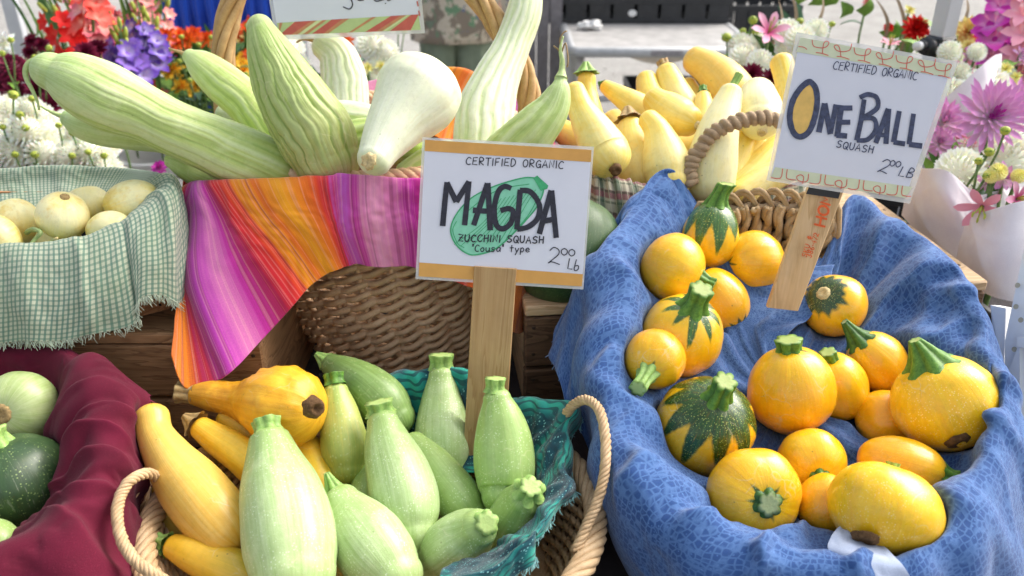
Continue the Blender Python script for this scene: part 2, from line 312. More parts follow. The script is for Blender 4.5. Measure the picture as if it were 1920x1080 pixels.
# ---------------------------------------------------------------- squash builders
SPH = []   # where the fruit is, so that the cloths lie round it
def lobed(A, n, ph, sharp=1.0): return abs(cos((A * n + ph) / 2)) ** sharp
def body(spine, m, parent_name, lab, cat='squash', group=None, lobes=0, lamp=0.0, cap0=.8, cap1=.9, wob=0.012, ribs=0, ribamp=0.0,
         warts=0.0, seg=56, rings=54, squash_c=None, stars=8, starj=.5, nm='squash'):
    """tapering fruit along a spine of (px,py,depth,radius_px); stem end first"""
    pts = [P(a, b, d) for a, b, d, r in spine]; rr = [r * d / FPX for a, b, d, r in spine]
    M_ = len(pts); seed = random.uniform(0, 90)
    cen = spline(pts, 40) ; rad = spline(rr, 40)
    L = [0.0]
    for i in range(1, 40): L.append(L[-1] + (cen[i] - cen[i - 1]).length)
    tot = L[-1]; e0 = rad[0] * cap0; e1 = rad[-1] * cap1; full = e0 + tot + e1
    t0 = (cen[1] - cen[0]).normalized(); t1 = (cen[-1] - cen[-2]).normalized()
    n0 = max(6, int(rings * min(.3, e0 / full * 1.6))); n1 = max(7, int(rings * min(.35, e1 / full * 1.6))); nm_ = max(10, rings - n0 - n1)
    S = [(-e0 * cos(pi / 2 * i / n0)) for i in range(n0)] + [tot * i / nm_ for i in range(nm_)] + [tot + e1 * sin(pi / 2 * i / n1) for i in range(n1 + 1)]
    vs = []; crd = []; star = []; ribv = []; u = t0.orthogonal().normalized()
    jit = [random.uniform(1 - starj, 1 + starj * .4) for _ in range(stars)]; ph = random.uniform(0, 6)
    for s in S:
        if s < 0: c = cen[0] + t0 * s; r = rad[0] * sqrt(max(0, 1 - (s / e0) ** 2)); tg = t0
        elif s >= tot: q = (s - tot) / e1; c = cen[-1] + t1 * (s - tot); r = rad[-1] * sqrt(max(0, 1 - q * q)); tg = t1
        else:
            k = 0
            while k < 38 and L[k + 1] < s: k += 1
            f = (s - L[k]) / max(1e-9, L[k + 1] - L[k]); c = cen[k].lerp(cen[k + 1], f); r = rad[k] * (1 - f) + rad[k + 1] * f
            tg = (cen[min(k + 2, 39)] - cen[max(k - 1, 0)]).normalized()
        u = (u - tg * u.dot(tg)).normalized(); w = tg.cross(u); T = (s + e0) / full
        for k in range(seg):
            A = 2 * pi * k / seg; g = 1.0
            if lobes: g += lamp * (lobed(A, lobes, ph, .7) - .6) * min(1, 3 * T + .25) * min(1, 4 * (1 - T) + .15)
            if ribs:
                ww = A + .16 * fn(seed, T * 5, cos(A)) + .10 * fn(sin(A) * 3, T * 11, seed)
                rb = .5 * fn(seed, cos(ww) * ribs * .32, sin(ww) * ribs * .32) + .5 * (lobed(ww, ribs, ph, .5) - .65)
                fade = min(1, max(.12, (T - .05) * 4)) * min(1, 5 * (1 - T) + .1)
                g += ribamp * 2.0 * rb * fade + ribamp * .35 * fn(cos(A) * 4, sin(A) * 4, T * 26 + seed) * fade
            g += wob * 3 * fn(cos(A) * 1.1 + seed, sin(A) * 1.1, T * 3) + wob * fn(cos(A) * 2.2, sin(A) * 2.2 + seed, T * 7)
            if warts: g += warts * max(0, fn(cos(A) * 5.5 + seed, sin(A) * 5.5, T * 16) - .02) * min(1, T * 4)
            vs.append(c + (u * cos(A) + w * sin(A)) * (r * g)); crd.append((cos(A), sin(A), T)); ribv.append(max(0, min(1, .5 + rb * 1.3 * fade)) if ribs else .5)
            z = (A + ph) % (2 * pi) / (2 * pi) * stars; kk = int(z) % stars; star.append(max(0, 1 - abs((z % 1) - .5) * 2) ** 1.3 * jit[kk])
    fs = []; n = len(S)
    for i in range(n - 1):
        for k in range(seg): k2 = (k + 1) % seg; fs.append((i * seg + k, (i + 1) * seg + k, (i + 1) * seg + k2, i * seg + k2))
    org = sum(pts, Vector()) / M_
    root = empty(parent_name, org, lab, cat, group)
    for q in range(0, 40, 2): SPH.append((cen[q].copy(), rad[q]))
    me = mesh(vs, fs, True, org); vattr(me, 'crd', crd); fattr(me, 'star', star); fattr(me, 'rib', ribv)
    link('skin', me, m, root)
    root['_r'] = rad[0]
    return root, cen[0] - t0 * e0, -t0, cen[-1] + t1 * e1, t1, rad[0], rad[-1]
def stem(root, p, axis, r, length, kind='cut', m='stem', lobes=6, bend=None, name='stem'):
    """ridged stem: 'cut' short collar flaring at the fruit, 'knob' wide at its cut end, 'tail' thin and curling"""
    axis = axis.normalized(); u = axis.orthogonal().normalized(); w = axis.cross(u); vs = []; at = []; rg = []; fs = []
    if kind == 'tail':
        pts = spline(bend, 26); n = 9; rad_ = [r * (1 - .72 * min(1, i / 22)) + r * .9 * max(0, 1 - i / 4.0) for i in range(26)]
        mb = MB(); mb.tube(pts, rad_, n, True); me = mesh(mb.v, mb.f, True, root.location); fattr(me, 'along', [min(.9, a) for a in mb.a]); fattr(me, 'ridge', [.8] * len(mb.v))
        return link(name, me, M[m], root)
    N = 14; seg = 42; prof = {'cut': lambda s: 1.35 - .75 * min(1, s * 2.2) ** .6 + .12 * max(0, s - .6), 'knob': lambda s: 1.35 - .62 * min(1, s * 1.6) ** .7 + .16 * s * s,
                              'point': lambda s: 1.5 - 1.15 * s ** .7, 'collar': lambda s: 1.08 - .28 * min(1, s * 2.0) ** .6 + .22 * max(0, s - .3)}[kind]
    bd = bend if bend is not None else Vector((0, 0, 0)); ph = random.uniform(0, 6)
    for i in range(N + 3):
        s = min(1, i / N); e_ = .18 if kind != 'collar' else .42; c = p - axis * (length * e_) + axis * (length * (1 + e_) * s) + bd * (s * s)
        f = 1.0 if i <= N else (.55 if i == N + 1 else 0.01)
        for k in range(seg):
            A = 2 * pi * k / seg; lb = lobed(A, lobes, ph, .8); amp = .34 if kind != 'collar' else .26
            R = r * prof(s) * (1 - amp * .55 + amp * lb) * f * (1 + .05 * fn(cos(A) * 3, sin(A) * 3, s * 4 + ph))
            vs.append(c + (u * cos(A) + w * sin(A)) * R + axis * (.0006 * fn(A * 3, s) if f > .9 else -.0008)); at.append(min(s, .93) if i < N + 1 else 1.0); rg.append(lb)
    for i in range(N + 2):
        for k in range(seg): k2 = (k + 1) % seg; fs.append((i * seg + k, i * seg + k2, (i + 1) * seg + k2, (i + 1) * seg + k))
    me = mesh(vs, fs, True, root.location); fattr(me, 'along', at); fattr(me, 'ridge', rg)
    return link(name, me, M[m], root)
def scar(root, p, axis, r, m='scar', h=.0015, name='blossom_scar', rag=.25, raised=0.0):
    u = axis.orthogonal().normalized(); w = axis.cross(u); vs = [p + axis * (h * .4)]; fs = []; n = 22; sd_ = random.uniform(0, 50)
    for j, (q, z) in enumerate(((.35, h * .5 + raised), (.62, h * 1.6 + raised), (.95, h * .6), (1.12, -h * 1.2 - r * .18))):
        for k in range(n):
            A = 2 * pi * k / n; R = r * q * (1 + rag * fn(cos(A) * 2.3 + sd_, sin(A) * 2.3, j))
            vs.append(p + (u * cos(A) + w * sin(A)) * R + axis * (z + raised * .4 * fn(A * 2, j, sd_)))
    for k in range(n): fs.append((0, 1 + k, 1 + (k + 1) % n))
    for j in range(3):
        for k in range(n): k2 = (k + 1) % n; fs.append((1 + j * n + k, 1 + (j + 1) * n + k, 1 + (j + 1) * n + k2, 1 + j * n + k2))
    return link(name, mesh(vs, fs, True, root.location), M[m], root)
def ball(px, py, d, rx, ry, axis, m, lab, group, pear=0.0, lobes=9, lamp=.03, nm='one_ball_squash', dimple=.08, stars=9, warp=.02):
    """round fruit: half-width rx across its axis, ry along it (px)"""
    c = P(px, py, d); a = AX(*axis); u = a.orthogonal().normalized(); w = a.cross(u); k = d / FPX
    R = rx * k; Lh = ry * k; seg = 80; rings = 48; vs = []; crd = []; star = []; ph = random.uniform(0, 6); sd_ = random.uniform(0, 99)
    jit = [random.uniform(.45, 1.15) for _ in range(stars)]
    for i in range(rings + 1):
        th = pi * i / rings; T = i / rings
        for j in range(seg):
            A = 2 * pi * j / seg
            z = Lh * cos(th) * (1 - dimple * exp(-(th / .42) ** 2) - dimple * .5 * exp(-((pi - th) / .35) ** 2))
            r = R * sin(th) * (1 - pear * cos(th)) * (1 + lamp * (lobed(A, lobes, ph, .8) - .6) * (.35 + .65 * exp(-(th / 1.0) ** 2)) )
            g = 1 + warp * 2.2 * fn(cos(A) * sin(th) + sd_, sin(A) * sin(th), cos(th)) + warp * .5 * fn(cos(A) * sin(th) * 3 + sd_, sin(A) * sin(th) * 3, cos(th) * 3)
            vs.append(c + (a * z + (u * cos(A) + w * sin(A)) * r) * g); crd.append((cos(A), sin(A), T))
            zz = (A + ph) % (2 * pi) / (2 * pi) * stars; star.append(max(0, 1 - abs((zz % 1) - .5) * 2) ** 1.3 * jit[int(zz) % stars])
    fs = []
    for i in range(rings):
        for j in range(seg): j2 = (j + 1) % seg; fs.append((i * seg + j, (i + 1) * seg + j, (i + 1) * seg + j2, i * seg + j2))
    if Lh >= R:
        for q in (-1, 0, 1): SPH.append((c + a * (q * (Lh - R)), R))
    else:
        SPH.append((c, Lh)); off = R - Lh
        for q in range(8): SPH.append((c + (u * cos(q * pi / 4) + w * sin(q * pi / 4)) * off, Lh))
    root = empty(nm, c, lab, 'squash', group); me = mesh(vs, fs, True, c); vattr(me, 'crd', crd); fattr(me, 'star', star); link('skin', me, M[m], root)
    top = c + a * (Lh * (1 - dimple)); bot = c - a * (Lh * (1 - dimple * .5))
    return root, top, a, bot, -a, R
# ---------------------------------------------------------------- cloth
def cloth_mat(name, kind, rough=.85):
    t = NT(name, rough, .2); a = t.attr('cl'); x, y, z = t.sep(a); o = t.obj()
    uv = t.comb(x, y)
    weave = t.math('MULTIPLY', t.math('SINE', t.math('MULTIPLY', x, 9000.0)), t.math('SINE', t.math('MULTIPLY', y, 9000.0)))
    fine = t.noise(uv, 900, 2, .6)
    if kind == 'blue':
        wv = t.n('TexNoise'); t.put(uv, wv.inputs['Vector']); wv.inputs['Scale'].default_value = 60; wv.inputs['Detail'].default_value = 1; uv0 = uv
        sc_ = t.n('VectorMath', operation='SCALE'); t.put(wv.outputs['Color'], sc_.inputs[0]); sc_.inputs['Scale'].default_value = .007; uv = t.vadd(uv, sc_.outputs[0])
        r = t.n('TexVoronoi', feature='DISTANCE_TO_EDGE'); t.put(uv, r.inputs['Vector']); r.inputs['Scale'].default_value = 165; r.inputs['Randomness'].default_value = .45
        r2 = t.n('TexVoronoi', feature='F1'); t.put(uv, r2.inputs['Vector']); r2.inputs['Scale'].default_value = 165; r2.inputs['Randomness'].default_value = .45
        r3 = t.n('TexVoronoi', feature='F1'); t.put(uv, r3.inputs['Vector']); r3.inputs['Scale'].default_value = 240; r3.inputs['Randomness'].default_value = .8
        big = t.ramp(t.noise(uv, 14, 3, .6), [(.3, (.020, .070, .235)), (.7, (.036, .098, .29))])
        col = t.mix(t.ramp(r.outputs['Distance'], [(.02, .50), (.17, 0.0)]), big, (.13, .265, .55))
        ring = t.ramp(r2.outputs['Distance'], [(.12, 0.0), (.19, .5), (.27, 0.0)]); col = t.mix(ring, col, (.018, .07, .28))
        dots = t.ramp(r3.outputs['Distance'], [(.12, .5), (.26, 0.0)]); col = t.mix(dots, col, (.13, .27, .58))
    elif kind == 'check':
        per = 2 * pi / .0060
        sx = t.math('SINE', t.math('MULTIPLY', x, per)); sy = t.math('SINE', t.math('MULTIPLY', y, per))
        fx = t.ramp(sx, [(.12, 0.0), (.45, 1.0)]); fy = t.ramp(sy, [(.12, 0.0), (.45, 1.0)])
        col = t.mix(t.math('MULTIPLY', fx, .75), (.52, .55, .41), (.075, .19, .15)); col = t.mix(t.math('MULTIPLY', fy, .55), col, (.08, .20, .15))
        col = t.mix(t.ramp(t.noise(uv, 18, 2), [(.4, 0.0), (.7, .18)]), col, (.2, .32, .12))
    elif kind == 'plaid':
        per = 2 * pi / .026
        sx = t.math('SINE', t.math('MULTIPLY', x, per)); sy = t.math('SINE', t.math('MULTIPLY', y, per))
        sx2 = t.math('SINE', t.math('MULTIPLY', x, per * 3)); sy2 = t.math('SINE', t.math('MULTIPLY', y, per * 2.0))
        col = t.mix(t.ramp(sx, [(.1, 0.0), (.3, .75)]), (.55, .5, .38), (.05, .11, .07)); col = t.mix(t.ramp(sy, [(.2, 0.0), (.5, .7)]), col, (.26, .04, .08))
        col = t.mix(t.ramp(sy2, [(.6, 0.0), (.9, .6)]), col, (.04, .09, .05)); col = t.mix(t.ramp(sx2, [(.85, 0.0), (.97, .6)]), col, (.7, .66, .5))
    elif kind == 'stripe':
        st = [(0, (.62, .14, .01)), (.05, (.75, .22, .01)), (.08, (.48, .02, .02)), (.12, (.36, .02, .20)), (.17, (.46, .04, .38)), (.225, (.68, .18, .44)), (.27, (.56, .03, .34)),
              (.31, (.36, .01, .06)), (.34, (.66, .015, .03)), (.385, (.76, .06, .01)), (.42, (.86, .32, .01)), (.46, (.80, .15, .01)), (.52, (.88, .36, .01)), (.57, (.84, .20, .01)),
              (.605, (.80, .07, .02)), (.63, (.72, .02, .06)), (.665, (.55, .12, .55)), (.70, (.56, .04, .34)), (.745, (.78, .32, .52)), (.79, (.74, .20, .48)), (.83, (.50, .02, .34)), (.87, (.58, .03, .26)),
              (.90, (.60, .03, .05)), (.95, (.74, .16, .01)), (1, (.52, .02, .03))]
        zf = t.math('FRACT', z)
        jn = t.noise(t.comb(t.math('MULTIPLY', z, 34.0), 7.0), 1.0, 4, .75); col = t.ramp(t.math('ADD', zf, t.math('MULTIPLY', t.math('SUBTRACT', jn, .5), .11)), st)
        f1 = t.noise(t.comb(t.math('MULTIPLY', z, 80.0), 0.0), 1.0, 3, .7)
        f2 = t.noise(t.comb(t.math('MULTIPLY', z, 55.0), 3.0), 1.0, 1, .5)
        col = t.mix(t.ramp(f1, [(.53, 0.0), (.56, .6)]), col, t.mix(.30, col, (.98, .55, .50)), 'MIX')
        col = t.mix(t.ramp(f2, [(.36, .6), (.39, 0.0)]), col, t.mix(.6, col, (.16, .008, .05)))
    elif kind == 'teal':
        w = t.n('TexWave', wave_type='RINGS'); t.put(t.vadd(uv, t.comb(.013, .02)), w.inputs['Vector']); w.inputs['Scale'].default_value = 34; w.inputs['Distortion'].default_value = 9; w.inputs['Detail'].default_value = 1.0; w.inputs['Detail Scale'].default_value = 1.2
        v = t.n('TexVoronoi', feature='SMOOTH_F1'); t.put(uv, v.inputs['Vector']); v.inputs['Scale'].default_value = 34
        leaf = t.ramp(v.outputs['Distance'], [(.28, (.02, .34, .26)), (.45, (.006, .15, .15)), (.55, (.004, .06, .085))])
        col = t.mix(t.ramp(w.outputs[0], [(.62, 0.0), (.8, .75)]), leaf, (.004, .035, .055))
        d = t.n('TexVoronoi'); t.put(uv, d.inputs['Vector']); d.inputs['Scale'].default_value = 260
        m2 = t.math('MULTIPLY', t.ramp(d.outputs['Distance'], [(.15, 1.0), (.26, 0.0)]), t.ramp(v.outputs['Distance'], [(.42, 0.0), (.52, .8)])); col = t.mix(m2, col, (.25, .6, .6))
    elif kind == 'maroon':
        col = t.ramp(t.noise(uv, 26, 3, .6), [(.3, (.095, .003, .017)), (.7, (.135, .004, .025))])
        col = t.mix(t.ramp(fine, [(.6, 0.0), (.8, .3)]), col, (.3, .06, .12))
        lint = t.ramp(t.noise(uv, 300, 2, .9), [(.76, 0.0), (.79, .5)]); col = t.mix(lint, col, (.5, .3, .32))
    elif kind == 'grey':
        col = t.ramp(t.noise(uv, 12, 4, .7), [(.3, (.032, .027, .030)), (.7, (.065, .055, .058))])
    elif kind == 'royal':
        col = t.ramp(t.noise(uv, 6, 2, .5), [(.3, (.008, .05, .42)), (.7, (.012, .075, .52))])
    elif kind == 'paper':
        col = t.ramp(t.noise(uv, 14, 4, .6), [(.3, (.70, .64, .69)), (.7, (.80, .77, .80))])
    elif kind == 'paleblue':
        col = t.ramp(t.noise(uv, 40, 4, .6), [(.3, (.36, .43, .60)), (.7, (.46, .53, .68))])
    elif kind == 'greycloth':
        col = t.ramp(t.noise(uv, 14, 4, .6), [(.3, (.20, .19, .21)), (.7, (.27, .25, .27))])
    col = t.mix(t.ramp(fine, [(.3, .16), (.7, 0.0)]), col, (0.02, 0.02, 0.03)); t.set('Base Color', col)
    t.set('Sheen Weight', .25 if kind not in ('paper', 'grey', 'maroon') else 0.06); t.b.inputs['Sheen Roughness'].default_value = .5
    h = t.math('ADD', t.math('MULTIPLY', weave, .25), t.math('ADD', fine, t.math('MULTIPLY', t.noise(uv, 75, 4, .65), 1.8))); t.bump(h, .35 if kind != 'paper' else .25, .0012)
    if kind in ('paper',):
        t.set('Roughness', .7)
    return t.m
for k_ in ('blue', 'check', 'plaid', 'stripe', 'teal', 'maroon', 'grey', 'royal', 'paper', 'greycloth', 'paleblue'): M['c_' + k_] = cloth_mat('cloth_' + k_, k_)
import numpy as np
def relax(X, B0, NN, sim, closed):
    """lets the sheet buckle: it is a little longer than the way it lies, so it folds over itself and its edge like real cloth"""
    iters, su, sv, hi, pull = sim
    offs = [(0, 1, 1.0), (1, 0, 1.0), (1, 1, .6), (1, -1, .6), (0, 2, .4), (2, 0, .4), (0, 5, .45), (5, 0, .45), (0, 9, .30), (9, 0, .30)]
    C = []
    nvv, nuu = X.shape[:2]
    for dj, di, k in offs:
        j0, j1 = 0, nvv - dj
        i0, i1 = (max(0, -di), nuu - max(0, di))
        a = (slice(j0, j1), slice(i0, i1)); b = (slice(j0 + dj, j1 + dj), slice(i0 + di, i1 + di))
        e = B0[b] - B0[a]; L = np.linalg.norm(e, axis=2)
        sc = su if dj == 0 else (sv if di == 0 else (su + sv) / 2); C.append((a, b, L * sc, k))
    W = np.zeros((nvv, nuu, 1))
    for a, b, L, k in C: W[a] += k; W[b] += k
    for it in range(iters):
        acc = np.zeros_like(X)
        for a, b, L, k in C:
            d = X[b] - X[a]; l = np.linalg.norm(d, axis=2); c = d * (.5 * k * (1 - L / np.maximum(l, 1e-9)))[:, :, None]; acc[a] += c; acc[b] -= c
        X = X + acc / W * 1.9
        X[:, :, 2] -= .00004
        if closed: m = .5 * (X[:, 0] + X[:, -1] + (B0[:, 0] - B0[:, -1])); 
        q = ((X - B0) * NN).sum(2); cq = np.clip(q, -.0035, hi); X = X + NN * (cq - q)[:, :, None]; X = X + (B0 + NN * q[:, :, None] - X) * pull * .2
    return X
def clear_fruit(X, NN, most, closed, skip=0.0):
    """pushes the sheet back under the fruit that lies in it"""
    for rep in range(3):
        S = np.zeros(X.shape[:2])
        for c, R in SPH:
            R = R + .0018; v = X - np.array(c); r2 = (v * v).sum(2); ins = r2 < R * R
            if not ins.any(): continue
            b = (v * NN).sum(2); s_ = b + np.sqrt(np.maximum(b * b - (r2 - R * R), 0)); S = np.where(ins & (s_ < most), np.maximum(S, s_), S)
        S[:, :int(S.shape[1] * skip)] = 0
        if S.max() <= 0: break
        if rep < 2:
            B = S.copy()
            for q in range(5):
                B2 = B.copy(); B2[1:-1, 1:-1] = (B[:-2, 1:-1] + B[2:, 1:-1] + B[1:-1, :-2] + B[1:-1, 2:] + 2 * B[1:-1, 1:-1]) / 6; B = np.maximum(B2, S)
            S = B
        X = X - NN * S[:, :, None]
    return X
DEFER = []
def later(*a, **k): DEFER.append((a, k))
def cloth(name, cols, m, lab=None, cat='cloth', group=None, closed=False, nu=160, nv=90, amp=.004, fu=26, fv=5, diag=.0, diagf=14, thick=.0013, us=None, seed=0, parent=None,
          fray=None, scale=1.0, hem=None, fine=.0009, damp0=1.0, kind=None, ridge=0.0, foldfn=None, sim=(110, 1.07, 1.035, .016, .02), yield_to=None, skip=0.0):
    """cols: columns of points (rows run from the inside of the container over its rim to the hem)"""
    C2 = [spline(c, nv) for c in cols]
    if us is not None: UU = spline(us, nu)
    G = []   # G[j][i]
    for j in range(nv): G.append(spline([c[j] for c in C2], nu, closed))
    midj = [nv // 3, nv // 2, 2 * nv // 3]
    um = [0.0]
    for i in range(1, nu): um.append(um[-1] + sum((G[j][i] - G[j][i - 1]).length for j in midj) / 3)
    vm = [0.0]; ii = [nu // 4, nu // 2, 3 * nu // 4]
    for j in range(1, nv): vm.append(vm[-1] + sum((G[j][i] - G[j - 1][i]).length for i in ii) / 3)
    Ls = []
    cl = []; B0 = np.array([[tuple(G[j][i]) for i in range(nu)] for j in range(nv)], dtype=float)
    def normals(X):
        if closed: du = np.roll(X, -1, 1) - np.roll(X, 1, 1)
        else: du = np.gradient(X, axis=1)
        dv = np.gradient(X, axis=0); n = np.cross(du, dv); n /= np.maximum(np.linalg.norm(n, axis=2, keepdims=True), 1e-12); return n
    NN = normals(B0); face = ((np.array(CAM) - B0) * NN).sum(2)
    if (face > 0).mean() < .5: NN = -NN
    D = np.zeros((nv, nu))
    for j in range(nv):
        for i in range(nu):
            a, b = um[i], vm[j]
            if closed: ca = 2 * pi * i / nu; per = um[-1] / (2 * pi); A1, A2 = cos(ca) * per, sin(ca) * per
            else: A1, A2 = a, 0.0
            wa = .03 * fn(A1 * 7, b * 9 + seed, A2 * 7)
            n_ = noise.noise(Vector(((A1 + wa) * fu, b * fv + seed, (A2 + wa) * fu)))
            rg = 1 - 2 * abs(noise.noise(Vector(((A1 + wa) * fu * .6 + 9, b * fv * 1.3 + seed, (A2 + wa) * fu * .6))))
            dsp = amp * (n_ * 1.4 + ridge * (rg ** 2 - .4))
            if diag: q = A1 + b * .8; dsp += diag * (1 - 2.2 * abs(noise.noise(Vector((q * diagf, (b - A1 * .8) * diagf * .28 + seed, A2 * diagf)))))
            dsp += fine * noise.noise(Vector((A1 * 90, b * 60, A2 * 90 + seed)))
            D[j, i] = dsp; cl.append((a * scale, b * scale, UU[i] if us is not None else 0.0))
    X = B0 + NN * D[:, :, None]
    if sim: X = relax(X, B0, NN, sim, closed)
    if foldfn: X = X + NN * np.array([[foldfn(i / (nu - 1) + .006 * fn(j * .12, seed), j / (nv - 1)) for i in range(nu)] for j in range(nv)])[:, :, None]
    if yield_to and SPH:
        X = clear_fruit(X, NN, yield_to, closed, skip)
    vs = [Vector(p) for p in X.reshape(-1, 3)]
    fs = []; IU = nu if closed else nu - 1
    for j in range(nv - 1):
        for i in range(IU):
            i2 = (i + 1) % nu
            fs.append((j * nu + i, j * nu + i2, (j + 1) * nu + i2, (j + 1) * nu + i))
    org = sum(vs, Vector()) / len(vs)
    me = mesh(vs, fs, True, org); vattr(me, 'cl', cl)
    if parent is None:
        if fray: root = empty(name, org, lab, cat, group); o = link('fabric', me, m, root)
        else: root = o = link(name, me, m, None, org); tag(o, lab, cat, group, kind)
    else: root = o = link(name, me, m, parent, org - parent.location)
    if sim: sb = o.modifiers.new('smooth', 'SUBSURF'); sb.levels = 0; sb.render_levels = 1
    if thick:
        sm = o.modifiers.new('thickness', 'SOLIDIFY'); sm.thickness = thick; sm.offset = 0
    if fray:
        mb = MB(); cnt, ln = fray
        for k in range(cnt):
            i = random.randrange(0, nu - 1); f = random.random(); p = vs[(nv - 1) * nu + i].lerp(vs[(nv - 1) * nu + i + 1], f); q = vs[(nv - 3) * nu + i]
            dr = (p - q).normalized() + Vector((random.gauss(0, .5), random.gauss(0, .3), random.gauss(0, .3) - .15)); l = ln * random.uniform(.4, 1.3)
            mb.tube([p - dr * .001, p + dr * l * .5 + Vector((random.gauss(0, 1), 0, random.gauss(0, 1))) * l * .12, p + dr * l + Vector((random.gauss(0, 1), 0, -.4)) * l * .25], [.00045, .0004, .0003], 3, False)
        fr = mb.build('frayed_edge', fray_mats[m.name], root, False, org); fr.location = (0, 0, 0); fr['kind'] = 'stuff'
    return root
fray_mats = {M['c_check'].name: simple('thread_green', (.45, .52, .40), .9, .2), M['c_teal'].name: simple('thread_teal', (.25, .5, .5), .9, .2),
             M['c_blue'].name: simple('thread_blue', (.25, .4, .65), .9, .2), M['c_stripe'].name: simple('thread_white', (.6, .5, .5), .9, .2), M['c_maroon'].name: simple('thread_maroon', (.3, .03, .09), .9, .2)}
# ---------------------------------------------------------------- wood and wicker
def wood_mat(name, c1, c2, c3, rough=.7, scale=1.0, knots=True):
    t = NT(name, rough, .3); o = t.obj(); rn = t.rnd(); off = t.comb(t.math('MULTIPLY', rn, 3.1), t.math('MULTIPLY', rn, 7.7), t.math('MULTIPLY', rn, 5.3))
    p = t.vadd(t.vmul(o, (2.2 * scale, 16 * scale, 16 * scale)), off)
    n1 = t.noise(p, 1.5, 4, .6, 1.2); w = t.math('FRACT', t.math('MULTIPLY', n1, 9.0))
    col = t.ramp(w, [(0, c1), (.55, c2), (.9, c3), (1, c1)])
    f = t.noise(t.vmul(o, (14, 320, 320)), 1.0, 3, .7); col = t.mix(t.ramp(f, [(.45, 0.0), (.7, .45)]), col, c3)
    if knots:
        v = t.n('TexVoronoi'); t.put(t.vmul(t.vadd(o, off), (5, 13, 13)), v.inputs['Vector']); v.inputs['Scale'].default_value = 1.0; col = t.mix(t.ramp(v.outputs['Distance'], [(.07, .85), (.13, 0.0)]), col, tuple(q * .35 for q in c3))
    col = t.mix(t.ramp(t.noise(o, 9, 4, .7), [(.5, 0.0), (.8, .5)]), col, tuple(q * .55 for q in c2)); t.set('Base Color', col)
    t.bump(t.math('ADD', f, t.math('MULTIPLY', w, .3)), .35, .0012); return t.m
M['wood_dark'] = wood_mat('wood_old_brown', (.46, .26, .125), (.37, .205, .095), (.21, .11, .052))
M['wood_darker'] = wood_mat('wood_dark_brown', (.20, .115, .065), (.15, .085, .05), (.08, .045, .027))
M['wood_light'] = wood_mat('wood_pine', (.66, .48, .30), (.60, .42, .25), (.42, .27, .14))
M['wood_stake'] = wood_mat('wood_stake', (.50, .33, .16), (.46, .29, .135), (.38, .22, .095), .6, .6, False)
M['wood_stake2'] = wood_mat('wood_stake_pale', (.66, .49, .30), (.62, .45, .26), (.50, .34, .18), .6, .6, False)
M['wood_hoop'] = wood_mat('wood_hoop', (.62, .31, .14), (.56, .27, .12), (.40, .18, .07), .5, 1, False)
def wick(name, c1, c2, rough=.55):
    t = NT(name, rough, .4); o = t.obj(); rn = t.rnd(); n1 = t.noise(o, 55, 4, .7); f = t.noise(t.vmul(o, (1, 1, 4)), 500, 3, .6)
    col = t.ramp(n1, [(.3, c1), (.7, c2)]); col = t.mix(t.ramp(rn, [(0, 0.0), (1, .35)]), col, tuple(q * .55 for q in c1)); col = t.mix(t.ramp(f, [(.5, 0.0), (.75, .4)]), col, tuple(q * .4 for q in c1))
    t.set('Base Color', col); t.bump(f, .3, .0008); return t.m
M['wicker'] = wick('wicker_brown', (.62, .39, .21), (.84, .60, .38))
M['wicker_handle'] = wick('wicker_handle', (.42, .24, .085), (.60, .39, .17))
M['rattan'] = wick('rattan_pale', (.50, .325, .165), (.68, .49, .29))
M['grass'] = wick('seagrass', (.38, .25, .12), (.60, .44, .26), .75)
M['grass_dark'] = wick('seagrass_wrap', (.30, .205, .12), (.50, .37, .24), .8)
M['dark'] = simple('dark_lining', (.012, .01, .012), .9, .1)
def rope_strands(path, ns, R, r, turns, parent, m, name='strand', closed=False, n=6, steps=None, flat=1.0, irr=.15, up=None):
    N = steps or len(path) * 6; pts = spline(path, N, closed); seed = random.uniform(0, 50); org = parent.location
    ups = []
    u = up if up is not None else (pts[1] - pts[0]).orthogonal().normalized()
    for i in range(N):
        t = (pts[(i + 1) % N if closed else min(i + 1, N - 1)] - pts[(i - 1) % N if closed else max(i - 1, 0)]).normalized()
        u = (u - t * u.dot(t)).normalized(); ups.append((u.copy(), t.cross(u)))
    for k in range(ns):
        q = []; rr = []
        for i in range(N):
            a = 2 * pi * (k / ns + turns * i / (N - 1 if not closed else N)); U_, W_ = ups[i]; j = 1 + irr * fn(i * .21, k * 3.3, seed)
            q.append(pts[i] + (U_ * cos(a) * R + W_ * sin(a) * R * flat) * j); rr.append(r * (1 + irr * fn(i * .13, k * 5, seed + 7)))
        if closed: q.append(q[0].copy() if abs(turns - round(turns)) < 1e-6 else q[-1]); rr.append(rr[0])
        mb = MB(); mb.tube(q, rr, n); mb.build(name, m, parent, True, org).location = (0, 0, 0)
